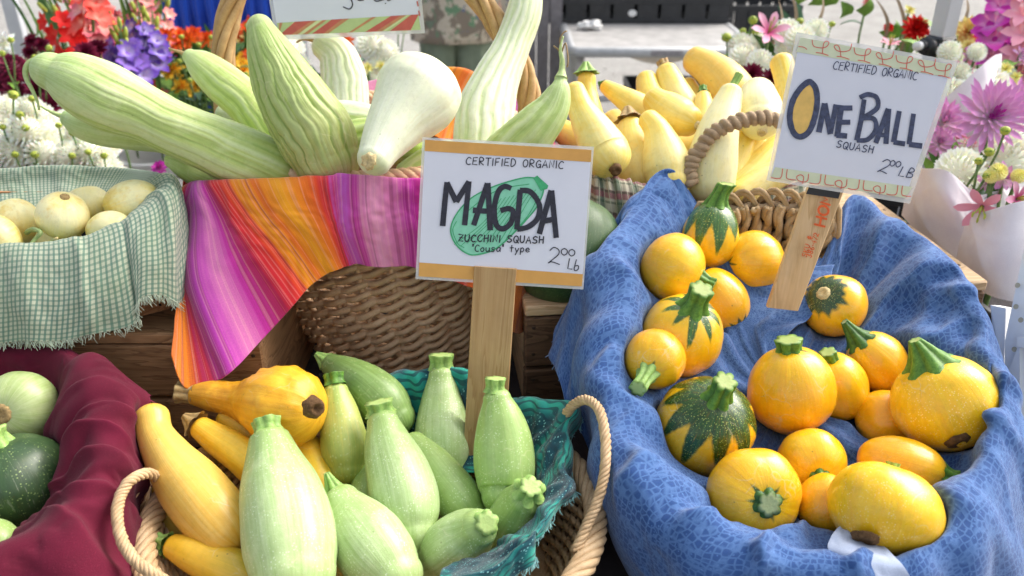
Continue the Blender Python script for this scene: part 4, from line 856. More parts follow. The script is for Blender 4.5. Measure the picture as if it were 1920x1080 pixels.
BL = [
 bc((1470, 640, 1.11), (1510, 600, 1.135), (1535, 560, 1.155), (1550, 520, 1.17), (1552, 512, 1.175), (1554, 505, 1.18), (1556, 500, 1.185)),
 bc((1440, 640, 1.115), (1455, 590, 1.14), (1465, 545, 1.165), (1470, 505, 1.18), (1472, 498, 1.185), (1474, 494, 1.19), (1476, 490, 1.195)),
 bc((1425, 640, 1.12), (1415, 580, 1.15), (1402, 530, 1.175), (1390, 492, 1.195), (1390, 486, 1.20), (1390, 482, 1.205), (1390, 478, 1.21)),
 bc((1400, 640, 1.125), (1350, 540, 1.17), (1308, 420, 1.215), (1262, 328, 1.245), (1235, 350, 1.215), (1190, 420, 1.200), (1120, 560, 1.170)),
 bc((1385, 660, 1.115), (1320, 570, 1.155), (1262, 455, 1.185), (1205, 385, 1.200), (1165, 410, 1.185), (1120, 480, 1.165), (1040, 645, 1.125)),
 bc((1370, 690, 1.10), (1290, 600, 1.125), (1228, 510, 1.140), (1165, 455, 1.135), (1110, 480, 1.120), (1086, 560, 1.110), (1050, 700, 1.080)),
 bc((1360, 720, 1.085), (1260, 640, 1.090), (1205, 580, 1.095), (1162, 545, 1.085), (1112, 580, 1.070), (1092, 650, 1.065), (1078, 780, 1.05)),
 bc((1360, 760, 1.065), (1250, 710, 1.050), (1195, 665, 1.045), (1150, 640, 1.035), (1108, 670, 1.025), (1098, 750, 1.025), (1110, 860, 1.03)),
 bc((1365, 800, 1.045), (1260, 780, 1.010), (1200, 755, .995), (1155, 740, .980), (1118, 770, .975), (1112, 850, .980), (1140, 960, .985)),
 bc((1380, 840, 1.025), (1285, 860, .965), (1240, 850, .940), (1195, 835, .925), (1150, 865, .920), (1150, 950, .930), (1185, 1060, .94)),
 bc((1400, 860, 1.01), (1330, 920, .93), (1300, 925, .895), (1255, 925, .875), (1210, 965, .870), (1210, 1050, .88), (1240, 1160, .90)),
 bc((1425, 880, 1.0), (1385, 960, .905), (1365, 985, .865), (1335, 985, .845), (1295, 1035, .840), (1290, 1110, .85), (1300, 1220, .87)),
 bc((1460, 890, 1.0), (1455, 985, .895), (1455, 1020, .85), (1440, 1022, .828), (1420, 1070, .820), (1410, 1150, .83), (1400, 1280, .86)),
 bc((1500, 890, 1.0), (1530, 990, .89), (1545, 1035, .845), (1550, 1040, .815), (1550, 1090, .805), (1540, 1180, .82), (1530, 1310, .85)),
 bc((1540, 885, 1.0), (1610, 985, .89), (1650, 1040, .845), (1670, 1055, .812), (1680, 1110, .800), (1690, 1190, .815), (1690, 1310, .85)),
 bc((1570, 875, 1.0), (1680, 960, .90), (1745, 995, .865), (1780, 990, .835), (1815, 1040, .82), (1830, 1130, .83), (1840, 1260, .86)),
 bc((1590, 860, 1.01), (1720, 910, .93), (1790, 925, .90), (1838, 905, .875), (1885, 950, .86), (1905, 1050, .87), (1920, 1180, .90)),
 bc((1600, 830, 1.02), (1745, 860, .96), (1825, 845, .94), (1878, 810, .92), (1920, 850, .905), (1945, 950, .91), (1960, 1080, .94)),
 bc((1600, 790, 1.04), (1750, 790, 1.00), (1835, 760, .98), (1880, 725, .965), (1912, 760, .955), (1935, 850, .96), (1950, 980, .98)),
 bc((1590, 750, 1.06), (1730, 720, 1.04), (1820, 680, 1.03), (1870, 650, 1.015), (1890, 680, 1.01), (1908, 770, 1.01), (1920, 900, 1.03)),
 bc((1580, 720, 1.075), (1710, 650, 1.08), (1795, 600, 1.075), (1852, 575, 1.065), (1862, 610, 1.060), (1875, 690, 1.06), (1880, 820, 1.07)),
 bc((1565, 690, 1.095), (1680, 590, 1.12), (1758, 535, 1.12), (1815, 505, 1.115), (1822, 540, 1.115), (1830, 620, 1.11), (1835, 740, 1.11)),
 bc((1548, 665, 1.11), (1640, 560, 1.15), (1705, 480, 1.16), (1755, 445, 1.165), (1765, 475, 1.17), (1775, 550, 1.17), (1780, 640, 1.17)),
 bc((1530, 650, 1.12), (1595, 540, 1.18), (1640, 450, 1.20), (1680, 402, 1.215), (1695, 430, 1.225), (1705, 500, 1.23), (1710, 580, 1.24)),
 bc((1510, 640, 1.125), (1555, 540, 1.19), (1580, 450, 1.22), (1598, 375, 1.245), (1612, 375, 1.262), (1625, 430, 1.27), (1630, 520, 1.28)),
 bc((1490, 640, 1.125), (1505, 580, 1.16), (1520, 530, 1.185), (1535, 490, 1.20), (1540, 484, 1.205), (1545, 480, 1.21), (1550, 478, 1.215)),
 bc((1465, 640, 1.125), (1465, 590, 1.155), (1470, 545, 1.175), (1475, 515, 1.185), (1476, 510, 1.19), (1477, 505, 1.195), (1478, 500, 1.20)),
]
def bfold(u, v):
    # rolled folds in the lining: deeper where the cloth gathers down the inside wall and over the front rim
    g = 0.0
    for (u0, v0, su, sv, a, sl) in ((.36, .62, .018, .12, .012, .3), (.41, .52, .014, .10, .010, -.3), (.46, .6, .012, .14, .012, .2), (.52, .55, .016, .12, .010, -.4), (.60, .5, .02, .12, .012, .3), (.67, .5, .013, .15, .014, -.2), (.70, .6, .014, .2, .012, .25),
                                    (.28, .6, .016, .1, .008, .4), (.22, .55, .018, .12, .007, -.3), (.12, .62, .014, .12, .010, .3), (.76, .35, .018, .16, .010, .2), (.82, .36, .016, .18, .013, -.2), (.87, .38, .017, .18, .014, .2), (.93, .38, .016, .16, .012, -.1), (.79, .55, .012, .12, .007, .3)):
        du = (u - u0 - sl * (v - v0) * .12) / (su * .75); dv = (v - v0) / sv; g += 1.7 * a * exp(-(abs(du * .8) ** 1.3 if du > 0 else abs(du * 2.4) ** 1.5) - dv * dv)
    return g
for k in range(15, len(BL) - 3):
    for r_, q_ in ((1, .006), (2, .010 if k > 17 else .024), (3, .006 if k > 17 else .018)): v_ = (BL[k][r_] - CAM); BL[k][r_] = CAM + v_ * (1 + q_)
    for r_ in (4, 5, 6, 7): BL[k][r_] = BL[k][r_] - RT * .013 + UP * .004 * (-1 if k > 18 else 0)
later('blue_cloth', BL, M['c_blue'], 'blue cloth with a small light flower print lining the seagrass basket of round squash', 'cloth', nu=300, nv=100, sim=(120, 1.05, 1.03, .034, .008), amp=.008, fu=17, fv=4, diag=.009, diagf=10, seed=8.4, ridge=.9, foldfn=bfold, fray=(120, .004), fine=.0008, yield_to=.045, skip=.145)
# ================================================================ MAGDA BASKET (front, rattan)
MC = Vector((-.150, .725, 1.003))
def magda_basket():
    root = empty('rattan_basket', MC - Vector((0, 0, .085)), 'pale twisted rattan basket of zucchini with a looped rope handle at each side', 'basket'); org = root.location
    R = .240
    def at(A, h, dr=0): r = R * (1 - 1.6 * h) + dr; return MC + Vector((cos(A) * r, sin(A) * r * .86, -h * .72))
    for k in range(44):
        A = 2 * pi * k / 44; mb = MB(); mb.tube([at(A, h * .0125) for h in range(11)], .0032, 5); mb.build('stake', M['rattan'], root, True, org).location = (0, 0, 0)
    for j in range(12):
        for kk in (0, 1):
            pts = []
            for i in range(177):
                A = 2 * pi * i / 176; ph = 22 * A + kk * pi + j * 1.3; p = at(A, .012 + j * .0092, .0048 * cos(ph)); p.z += .003 * sin(ph); pts.append(p)
            mb = MB(); mb.tube(pts, .0036, 5); mb.build('weaver', M['rattan'], root, True, org).location = (0, 0, 0)
    rope_strands([at(2 * pi * i / 28, -.004) for i in range(28)], 7, .0088, .0044, 13, root, M['rattan'], 'rim_strand', True, 7, 460, irr=.18)
    hr = [P(1062, 775, 1.00), P(1078, 757, .99), P(1102, 750, .975), P(1124, 770, .955), P(1134, 812, .935), P(1136, 860, .915), P(1130, 905, .902), P(1116, 950, .893), P(1098, 990, .885), P(1078, 1035, .875)]
    rope_strands(hr, 5, .0036, .0024, 8, root, M['rattan'], 'handle_strand', False, 7, 200, irr=.2)
    hl = [P(312, 908, .955), P(280, 888, .90), P(246, 900, .868), P(226, 930, .855), P(220, 965, .842), P(226, 1005, .832), P(244, 1040, .825), P(272, 1066, .822), P(310, 1090, .83), P(345, 1115, .84)]
    rope_strands(hl, 5, .0036, .0024, 8, root, M['rattan'], 'handle_strand', False, 7, 200, irr=.2)
    mb = MB(); mb.add([at(2 * pi * i / 30, .122) for i in range(30)], [tuple(range(30))]); mb.build('base', M['rattan'], root, False, org).location = (0, 0, 0)
magda_basket()
TE = [  # teal batik lining, from behind the zucchini round the right side to the front
 col((700, 900, 1.05), (640, 800, 1.10), (600, 740, 1.10), (570, 745, 1.12), (560, 790, 1.12)),
 col((740, 880, 1.05), (720, 790, 1.10), (705, 725, 1.10), (690, 715, 1.12), (680, 770, 1.13)),
 col((790, 880, 1.05), (775, 790, 1.09), (768, 705, 1.085), (760, 700, 1.105), (750, 760, 1.12)),
 col((850, 880, 1.04), (850, 800, 1.08), (862, 705, 1.075), (866, 700, 1.095), (870, 760, 1.12)),
 col((900, 880, 1.03), (915, 820, 1.06), (930, 752, 1.060), (934, 746, 1.080), (936, 800, 1.10)),
 col((940, 900, 1.02), (965, 830, 1.04), (985, 760, 1.045), (990, 744, 1.060), (1000, 780, 1.08)),
 col((960, 920, 1.00), (1000, 850, 1.01), (1045, 785, 1.015), (1070, 755, 1.020), (1078, 775, 1.04)),
 col((970, 930, .98), (1005, 875, .985), (1040, 830, .988), (1066, 800, .990), (1070, 830, 1.01)),
 col((970, 950, .96), (1005, 910, .955), (1036, 880, .952), (1058, 862, .950), (1066, 895, .965)),
 col((960, 970, .94), (995, 950, .925), (1030, 925, .915), (1062, 908, .905), (1064, 935, .915)),
 col((950, 1000, .92), (985, 990, .88), (1010, 985, .865), (1015, 975, .855), (1000, 1010, .85)),
 col((930, 1020, .90), (955, 1025, .86), (980, 1020, .842), (990, 1005, .83), (990, 1050, .83)),
 col((890, 1040, .89), (900, 1060, .845), (920, 1070, .825), (925, 1058, .812), (925, 1105, .81)),
 col((840, 1060, .88), (830, 1090, .835), (820, 1100, .812), (815, 1088, .795), (810, 1140, .79)),
]
later('teal_cloth', TE, M['c_teal'], 'dark teal batik cloth lining the rattan basket of light green zucchini', 'cloth', nu=200, nv=60, sim=(110, 1.09, 1.05, .014, .015), amp=.006, fu=26, fv=6, diag=.003, diagf=20, seed=5.2, ridge=.6, fray=(500, .0055), yield_to=.03, skip=.42)
# ================================================================ LEFT FRONT: maroon lining and its basket
def maroon():
    cxy = P(-40, 900, .95)
    root = empty('oval_basket', Vector((cxy.x, cxy.y, .918)), 'basket hidden under the maroon cloth at the front, holding round squash', 'basket'); org = root.location
    for j in range(9):
        mb = MB(); h = .918 + .008 + j * .012; r = .15 + j * .0035
        mb.tube([Vector((cxy.x + cos(2 * pi * i / 60) * r, cxy.y + sin(2 * pi * i / 60) * r, h)) for i in range(61)], .006, 6); mb.build('coil', M['wicker'], root, True, org).location = (0, 0, 0)
maroon()
MA = [
 col((-60, 760, 1.08), (-60, 690, 1.08), (-60, 650, 1.075), (-60, 648, 1.09), (-60, 680, 1.1)),
 col((0, 790, 1.07), (10, 700, 1.07), (20, 660, 1.065), (24, 648, 1.075), (30, 690, 1.09)),
 col((50, 800, 1.06), (75, 710, 1.06), (95, 665, 1.055), (100, 650, 1.065), (140, 690, 1.07)),
 col((80, 830, 1.04), (105, 735, 1.04), (125, 685, 1.035), (150, 670, 1.045), (215, 715, 1.045)),
 col((85, 860, 1.02), (105, 770, 1.005), (150, 705, 1.00), (200, 692, 1.015), (262, 735, 1.02)),
 col((90, 880, 1.00), (105, 810, .975), (160, 740, .965), (225, 740, .975), (268, 790, .99)),
 col((95, 900, .98), (120, 840, .95), (165, 775, .94), (228, 780, .945), (272, 850, .97)),
 col((100, 920, .96), (130, 870, .925), (172, 810, .915), (228, 825, .920), (264, 905, .955)),
 col((95, 940, .94), (128, 900, .90), (172, 855, .885), (222, 870, .895), (264, 965, .935)),
 col((80, 955, .92), (115, 930, .875), (160, 905, .86), (212, 925, .875), (275, 1030, .915)),
 col((60, 975, .90), (90, 960, .855), (130, 950, .835), (186, 990, .845), (290, 1110, .89)),
 col((30, 1000, .88), (50, 990, .835), (80, 985, .812), (120, 1050, .80), (240, 1190, .81)),
 col((-10, 1020, .87), (0, 1010, .82), (20, 1015, .795), (40, 1090, .785), (120, 1240, .79)),
 col((-60, 1040, .86), (-50, 1030, .81), (-40, 1040, .785), (-40, 1120, .775), (-20, 1260, .78)),
]
def mfold(u, v):
    g = 0
    for (u0, v0, su, sv, a, sl) in ((.36, .55, .022, .30, .016, .5), (.45, .55, .018, .30, .014, -.5), (.52, .6, .022, .35, .016, .6), (.60, .5, .02, .3, .015, .1), (.70, .55, .03, .35, .016, -.6), (.80, .6, .03, .35, .015, .4), (.26, .6, .03, .3, .012, .4)):
        du = (u - u0 - sl * (v - v0) * .12) / su; dv = (v - v0) / sv; g += .9 * a * exp(-(abs(du * .8) ** 1.3 if du > 0 else abs(du * 2.4) ** 1.5) - dv * dv)
    return g
later('maroon_cloth', MA, M['c_maroon'], 'plain maroon cloth draped in folds over the basket edge at the front corner', 'cloth', nu=170, nv=80, sim=(160, 1.06, 1.05, .028, .006), amp=.006, fu=13, fv=5, diag=.007, diagf=13, seed=4.7, ridge=.7, foldfn=mfold, fray=(120, .005), yield_to=.03)
# ================================================================ GREEN CHECKED BASKET
def splint():
    c = Vector((-.700, 1.085, 1.103)); root = empty('splint_basket', c, 'dark splint basket with a brown wooden base hoop under the green checked cloth', 'basket')
    def ov(A, r, z): 
        ca, sa = cos(A), sin(A); return Vector((r * 2.15 * abs(ca) ** .75 * (1 if ca > 0 else -1), r * abs(sa) ** .75 * (1 if sa > 0 else -1), z))
    def hoop(r, z, h, th, m, nm):
        mb = MB(); N = 90; vs = []
        for i in range(N):
            A = 2 * pi * i / N
            for rr, zz in ((r, z), (r + th, z), (r + th, z + h), (r, z + h)): vs.append(ov(A, rr, zz))
        mb.add(vs, [(i * 4 + k, i * 4 + (k + 1) % 4, ((i + 1) % N) * 4 + (k + 1) % 4, ((i + 1) % N) * 4 + k) for i in range(N) for k in range(4)]); mb.build(nm, m, root)
    hoop(.117, .0, .020, .006, M['wood_hoop'], 'base_hoop'); hoop(.108, .012, .075, .004, simple('splint_navy', (.016, .022, .04), .6, .4), 'wall'); hoop(.113, .042, .004, .006, M['wood_hoop'], 'wire_hoop'); hoop(.112, .082, .016, .006, M['wood_hoop'], 'rim')
    for k in range(26):
        A = 2 * pi * (k + .3) / 26; p0 = ov(A, .114, .004); p1 = ov(A + .05, .116, .055); p2 = ov(A + .08, .116, .09)
        mb = MB(); mb.tube([p0, p1, p2], [.009, .009, .009], 6); 
        for v in mb.v: pass
        mb.build('splint', M['wood_hoop'] if k % 2 else simple('splint_navy2', (.02, .025, .045), .6, .4), root)
    nl = MB()
    for k in range(18): A = 2 * pi * k / 18 + .1; q = ov(A, .1235, .01); nl.ell(q, (.0022, .0012, .0022), 8, 4)
    n_ = nl.build('tacks', M['nail'], root); n_['kind'] = 'stuff'
splint()
GC = [
 col((-90, 520, 1.20), (-100, 490, 1.12), (-100, 475, 1.06), (-100, 550, 1.045), (-100, 642, 1.05)),
 col((-40, 510, 1.20), (-45, 485, 1.12), (-45, 466, 1.06), (-45, 550, 1.045), (-45, 640, 1.05)),
 col((0, 505, 1.19), (5, 480, 1.12), (5, 459, 1.06), (2, 550, 1.043), (0, 638, 1.05)),
 col((50, 500, 1.18), (58, 476, 1.12), (60, 456, 1.06), (58, 545, 1.043), (55, 632, 1.05)),
 col((100, 495, 1.17), (110, 470, 1.12), (115, 450, 1.062), (115, 545, 1.045), (110, 632, 1.052)),
 col((140, 485, 1.17), (155, 462, 1.12), (165, 440, 1.068), (168, 535, 1.05), (168, 622, 1.058)),
 col((165, 470, 1.17), (195, 440, 1.12), (218, 418, 1.078), (232, 510, 1.06), (246, 602, 1.065)),
 col((180, 460, 1.17), (222, 420, 1.13), (256, 396, 1.088), (262, 470, 1.062), (262, 556, 1.062)),
 col((190, 445, 1.18), (240, 405, 1.14), (286, 378, 1.10), (298, 460, 1.072), (300, 548, 1.072)),
 col((200, 425, 1.19), (255, 385, 1.16), (312, 352, 1.12), (330, 440, 1.09), (336, 560, 1.09)),
 col((210, 410, 1.20), (262, 365, 1.19), (318, 336, 1.16), (345, 400, 1.14), (348, 520, 1.13)),
 col((210, 395, 1.22), (255, 350, 1.23), (300, 322, 1.22), (330, 360, 1.22), (345, 440, 1.22)),
 col((190, 390, 1.24), (225, 342, 1.27), (250, 314, 1.275), (268, 330, 1.30), (280, 400, 1.32)),
 col((150, 390, 1.24), (165, 340, 1.28), (175, 309, 1.288), (175, 330, 1.31), (175, 400, 1.33)),
 col((90, 390, 1.24), (90, 340, 1.28), (90, 307, 1.288), (90, 330, 1.31), (90, 400, 1.33)),
 col((20, 400, 1.24), (15, 345, 1.28), (12, 312, 1.288), (12, 335, 1.31), (10, 400, 1.33)),
 col((-60, 400, 1.24), (-60, 345, 1.28), (-60, 312, 1.288), (-60, 335, 1.31), (-60, 400, 1.33)),
]
def gfold(u, v):
    g = 0
    for (u0, v0, su, sv, a, sl) in ((.30, .75, .012, .3, .005, .5), (.18, .8, .03, .3, .006, .8), (.39, .8, .008, .3, -.006, 0), (.62, .5, .012, .2, .007, .2), (.66, .5, .01, .2, .006, -.2), (.58, .55, .012, .2, .006, .1), (.54, .6, .014, .25, .006, -.1)):
        du = (u - u0 - sl * (v - v0) * .12) / su; dv = (v - v0) / sv; g += a * exp(-du * du - dv * dv)
    return g
cloth('checked_cloth', GC, M['c_check'], 'green and cream checked cloth with frayed edges over the splint basket', 'cloth', nu=260, nv=80, sim=(110, 1.035, 1.02, .012, .02), amp=.0032, fu=18, fv=4, diag=.0015, diagf=12, seed=2.2, foldfn=gfold, fray=(900, .0065), ridge=.4)
# plaid cloth of the yellow squash behind
PL = [
 col((1085, 345, 1.30), (1090, 325, 1.28), (1098, 318, 1.27), (1098, 345, 1.262), (1095, 420, 1.262)),
 col((1120, 350, 1.29), (1125, 335, 1.265), (1130, 328, 1.255), (1135, 360, 1.245), (1140, 430, 1.245)),
 col((1160, 355, 1.28), (1162, 342, 1.26), (1165, 336, 1.245), (1172, 365, 1.235), (1180, 440, 1.235)),
 col((1200, 365, 1.28), (1204, 352, 1.26), (1208, 345, 1.245), (1214, 370, 1.235), (1220, 440, 1.235)),
 col((1250, 375, 1.28), (1250, 362, 1.27), (1255, 355, 1.26), (1262, 380, 1.25), (1270, 440, 1.25)),
 col((1330, 375, 1.32), (1330, 362, 1.31), (1330, 355, 1.30), (1332, 380, 1.29), (1332, 420, 1.285)),
 col((1500, 365, 1.36), (1510, 345, 1.35), (1520, 335, 1.34), (1525, 360, 1.34), (1530, 410, 1.34)),
 col((1480, 300, 1.55), (1500, 270, 1.58), (1510, 255, 1.60), (1520, 270, 1.62), (1530, 310, 1.64)),
 col((1300, 290, 1.58), (1300, 255, 1.64), (1300, 238, 1.66), (1300, 250, 1.68), (1300, 290, 1.70)),
 col((1110, 290, 1.56), (1100, 260, 1.62), (1095, 245, 1.64), (1085, 260, 1.66), (1080, 300, 1.68)),
 col((1070, 320, 1.42), (1055, 290, 1.44), (1045, 278, 1.44), (1035, 295, 1.45), (1030, 340, 1.46)),
]
cloth('plaid_cloth', PL, M['c_plaid'], 'green, maroon and cream plaid cloth under the pile of yellow squash', 'cloth', sim=None, closed=True, nu=220, nv=50, amp=.005, fu=26, fv=8, seed=6.6, ridge=.6)
def tub():
    c = Vector((.285, 1.43, 1.103)); root = empty('wicker_tray', c, 'low wicker tray under the plaid cloth that holds the yellow squash', 'tray')
    for j in range(6):
        mb = MB(); mb.tube([Vector((cos(2 * pi * i / 60) * (.205 + j * .004), sin(2 * pi * i / 60) * (.15 + j * .004), .006 + j * .011)) for i in range(61)], .006, 6); mb.build('coil', M['wicker'], root)
    mb = MB(); mb.add([Vector((cos(2 * pi * i / 40) * .205, sin(2 * pi * i / 40) * .15, .004)) for i in range(40)], [tuple(range(40))]); mb.build('base', M['wicker'], root)
tub()

cloth('pale_cloth', [[P(*q) for q in ((1575, 985, .855), (1560, 1005, .838), (1558, 1030, .825), (1600, 1060, .812))], [P(*q) for q in ((1600, 1000, .85), (1600, 1020, .825), (1610, 1045, .806), (1640, 1085, .798))], [P(*q) for q in ((1630, 1010, .848), (1640, 1028, .822), (1660, 1055, .802), (1690, 1110, .796))], [P(*q) for q in ((1650, 1012, .846), (1668, 1030, .820), (1695, 1060, .801), (1730, 1120, .796))]],
      M['c_paleblue'], 'pale whitish corner of cloth turned out under the biggest front squash', 'cloth', nu=60, nv=40, amp=.002, seed=4, sim=(60, 1.05, 1.04, .006, .02))
# ================================================================ ONE BALL SQUASH (blue basket)
GB = 'round golden squash in the blue lined basket'
def ob(px, py, d, rx, ry, ax, m, lab, st=None, sc=None, **k):
    root, top, a, bot, b, R = ball(px, py, d, rx, ry, ax, m, lab, GB, **k)
    if st:
        r, l, kind, mm, bend = (list(st) + [None])[:5]
        stem(root, top, a, r * .92 * d / FPX, l * .8 * d / FPX, kind, mm, 6, None if bend is None else (RT * bend[0] - UP * bend[1] - FW * bend[2]) * d / FPX)
    if sc:
        end, r, mm = sc; p, q = (top, a) if end == 'top' else (bot, b); scar(root, p + q * .0004, q, r * d / FPX, mm, .0016)
    return root
ob(1333, 440, 1.195, 53, 66, (.10, -.95, .30), 'ball_half', 'egg shaped golden squash with a green streaked upper half beside the bare wicker', (19, 40, 'knob', 'stem', (14, -4, 0)), pear=.10, lobes=9, lamp=.04)
ob(1262, 501, 1.145, 64, 61, (.85, .42, .30), 'ball', 'smooth golden squash against the blue cloth at the back, its green stem pointing down right', (16, 34, 'knob', 'stem', (0, 0, 0)), lobes=7, lamp=.015)
ob(1413, 491, 1.195, 58, 58, (-.80, .05, .25), 'ball_end', 'golden squash touching the stamped stake, small dark green star on its side', None, stars=8)
ob(1348, 562, 1.165, 52, 64, (-.45, -.65, -.1), 'ball_end', 'golden squash with a dark green lower end, wedged behind the stem of another', None, stars=12)
ob(1279, 628, 1.085, 76, 78, (.16, -.68, .60), 'ball_star', 'golden squash with a broad stem and jagged green star on its shoulders', (25, 40, 'knob', 'stem', (4, -10, 0)), lobes=8, lamp=.05)
ob(1228, 673, 1.035, 57, 57, (-.38, .42, .80), 'ball_small', 'small golden squash with its green stem pointing at the lower left of the pile', (18, 40, 'knob', 'stem_pale', (-10, 12, 0)), lobes=7, lamp=.02, stars=7)
ob(1320, 800, 1.005, 92, 98, (.10, -.62, .68), 'ball_big', 'large squash with a dark green speckled crown of spikes over yellow sides', (24, 48, 'knob', 'stem', (2, -8, 0)), lobes=10, lamp=.05, stars=10, dimple=.05)
ob(1415, 930, .925, 90, 62, (.14, .0, .98), 'ball_small', 'flattish golden squash facing up with a dark green ragged star stem in its middle', (27, 16, 'knob', 'stem_dark'), lobes=7, lamp=.06, dimple=.16)
ob(1483, 728, 1.035, 80, 85, (-.14, -.92, .30), 'ball_small', 'tall golden squash at the centre with a flat cut stem and a small green star', (27, 26, 'collar', 'stem', (0, 0, 0)), lobes=8, lamp=.03, pear=.08, stars=8)
ob(1570, 724, 1.075, 54, 71, (-.35, -.85, .40), 'ball', 'golden squash tucked behind the tall central one, stubby green stem at its shoulder', (17, 22, 'collar', 'stem', (-3, 0, 0)), lobes=6, lamp=.05, dimple=.14)
ob(1565, 573, 1.150, 60, 56, (-.60, -.42, .58), 'ball_cap', 'golden squash right of the stamped stake with a green cap and tan scar', None, ('top', 13, 'scar_pale'), lobes=6, lamp=.01, stars=14)
ob(1646, 680, 1.095, 52, 64, (-.62, -.68, .12), 'ball_end', 'leaning golden squash with a curved stem and a dark green lower end', (20, 42, 'point', 'stem_dark', (-6, -10, 0)), lobes=8, lamp=.03, stars=10)
ob(1662, 787, 1.055, 56, 56, (.2, .3, -.8), 'ball', 'plain golden squash half hidden behind the biggest right hand squash', None, lobes=0, lamp=0)
r_ = ob(1772, 754, 1.000, 94, 90, (-.40, -.86, .10), 'ball_endscar', 'big golden squash against the right wall with a long ribbed stem and dry tip', (34, 62, 'point', 'stem', (-8, 2, 0)), lobes=8, lamp=.02, warp=.03)
scar(r_, P(1798, 830, .958), AX(.2, .75, .55), .013, 'scar_dark')
ob(1690, 874, .965, 54, 80, (.86, .18, .38), 'ball_small', 'golden squash lying on its side, short green stem towards the right', (20, 30, 'knob', 'stem'), lobes=7, lamp=.04)
ob(1521, 867, .985, 65, 58, (-.02, .36, .90), 'ball', 'small golden squash under the tall central one, crumpled green stem facing out', (18, 22, 'knob', 'stem'), lobes=7, lamp=.05, dimple=.16)
ob(1551, 946, .935, 57, 55, (.5, .3, -.7), 'ball', 'plain golden squash wedged behind the biggest front squash', None, lobes=0, lamp=0)
r_ = ob(1660, 952, .875, 103, 88, (.22, -.90, -.12), 'ball_endscar', 'biggest golden squash at the very front of the basket, broad and pale flecked', (14, 10, 'collar', 'stem_pale'), lobes=5, lamp=.02, warp=.035, pear=-.03, dimple=.12)
scar(r_, P(1622, 1012, .832), AX(-.30, .80, .5), .012, 'scar_dark')
# ================================================================ MAGDA ZUCCHINI and yellow squash (rattan basket)
GZ = 'light green zucchini in the rattan basket'; GY = 'yellow squash in the rattan basket'
def fr(spine, m, lab, group, st=None, sc=None, cat='zucchini', nm='zucchini', **k):
    root, p0, a0, p1, a1, r0, r1 = body(spine, M[m], nm, lab, cat, group, nm=nm, **k)
    d = spine[0][2]
    if st:
        r, l, kind, mm = st[:4]; bend = st[4] if len(st) > 4 else None
        if kind == 'tail': stem(root, p0, a0, r * d / FPX, 0, 'tail', mm, 6, [P(*q) for q in bend])
        else: stem(root, p0, (RT * bend[0] - UP * bend[1] - FW * bend[2]) if bend else a0, r * d / FPX, l * d / FPX, kind, mm, 6)
    if sc: scar(root, p1 + a1 * .0003, a1, sc[0] * spine[-1][2] / FPX, sc[1], .0022 if len(sc) < 3 else .003, raised=0 if len(sc) < 3 else sc[2])
    return root
fr([(505, 822, .935, 38), (512, 860, .925, 52), (522, 910, .91, 72), (536, 970, .885, 83), (545, 1030, .865, 87), (550, 1075, .85, 80)], 'zuc', 'largest pale green zucchini standing at the front of the basket', GZ, (27, 20, 'collar', 'stem_pale'), lobes=7, lamp=.02, wob=.014, cap0=.45)
fr([(640, 940, .925, 36), (662, 975, .915, 56), (690, 1015, .90, 70), (720, 1055, .885, 68), (740, 1082, .875, 55)], 'zuc', 'very pale zucchini lying in front with a curled stem at its upper left', GZ, (15, 34, 'point', 'stem_pale', (-.35, -.85, .1)), lobes=5, lamp=.02)
fr([(718, 792, .995, 30), (728, 835, .985, 46), (745, 885, .97, 60), (758, 935, .955, 66), (765, 975, .945, 60), (768, 995, .94, 48)], 'zuc', 'zucchini leaning in the middle of the basket with a wide pale cut stem', GZ, (27, 17, 'collar', 'stem_pale', (-.18, -1, .1)), lobes=6, lamp=.025)
fr([(630, 735, 1.045, 24), (635, 765, 1.04, 34), (643, 810, 1.03, 42), (648, 850, 1.02, 44), (650, 878, 1.015, 34)], 'zuc_yellow', 'narrow zucchini with yellowing sides standing beside the golden crookneck', GZ, (20, 16, 'collar', 'stem'), lobes=7, lamp=.02)
fr([(622, 684, 1.115, 22), (650, 702, 1.105, 35), (690, 730, 1.09, 46), (722, 760, 1.08, 48), (742, 785, 1.075, 38)], 'zuc_dark', 'darker green zucchini lying at the back against the tall wicker basket', GZ, (13, 22, 'point', 'stem_pale', (-.75, -.55, 0)), lobes=6, lamp=.02)
fr([(828, 706, 1.09, 27), (829, 745, 1.085, 38), (830, 795, 1.075, 50), (832, 840, 1.065, 53), (834, 875, 1.06, 44)], 'zuc', 'upright zucchini left of the wooden sign stake with a bright cut stem', GZ, (23, 20, 'collar', 'stem_pale', (0, -1, .1)), lobes=7, lamp=.035)
fr([(932, 748, .985, 27), (938, 782, .985, 43), (944, 830, .985, 55), (947, 880, .98, 57), (946, 915, .975, 50), (945, 930, .97, 42)], 'zuc_mid', 'upright zucchini in front of the wooden sign stake', GZ, (20, 18, 'collar', 'stem_pale', (.05, -1, .1)), lobes=7, lamp=.025)
fr([(775, 835, 1.035, 28), (805, 870, 1.02, 40), (840, 915, 1.00, 46), (865, 945, .99, 44), (880, 965, .985, 34)], 'zuc_mid', 'zucchini lying diagonally behind the middle one with no stem showing', GZ, None, lobes=6, lamp=.02)
fr([(898, 990, .90, 36), (880, 1002, .915, 50), (855, 1020, .925, 55), (830, 1038, .935, 52), (812, 1050, .94, 42)], 'zuc', 'short zucchini lying on the teal cloth with its star shaped stem towards the viewer', GZ, (22, 9, 'collar', 'stem_pale', (.25, -.25, 1)), lobes=7, lamp=.05)
fr([(985, 935, .925, 36), (975, 955, .94, 48), (962, 985, .955, 54), (950, 1010, .965, 48)], 'zuc_mid', 'short zucchini beside the teal cloth, its thick star shaped stem facing up', GZ, (22, 18, 'knob', 'stem_pale', (.15, -.6, .75)), lobes=8, lamp=.05)
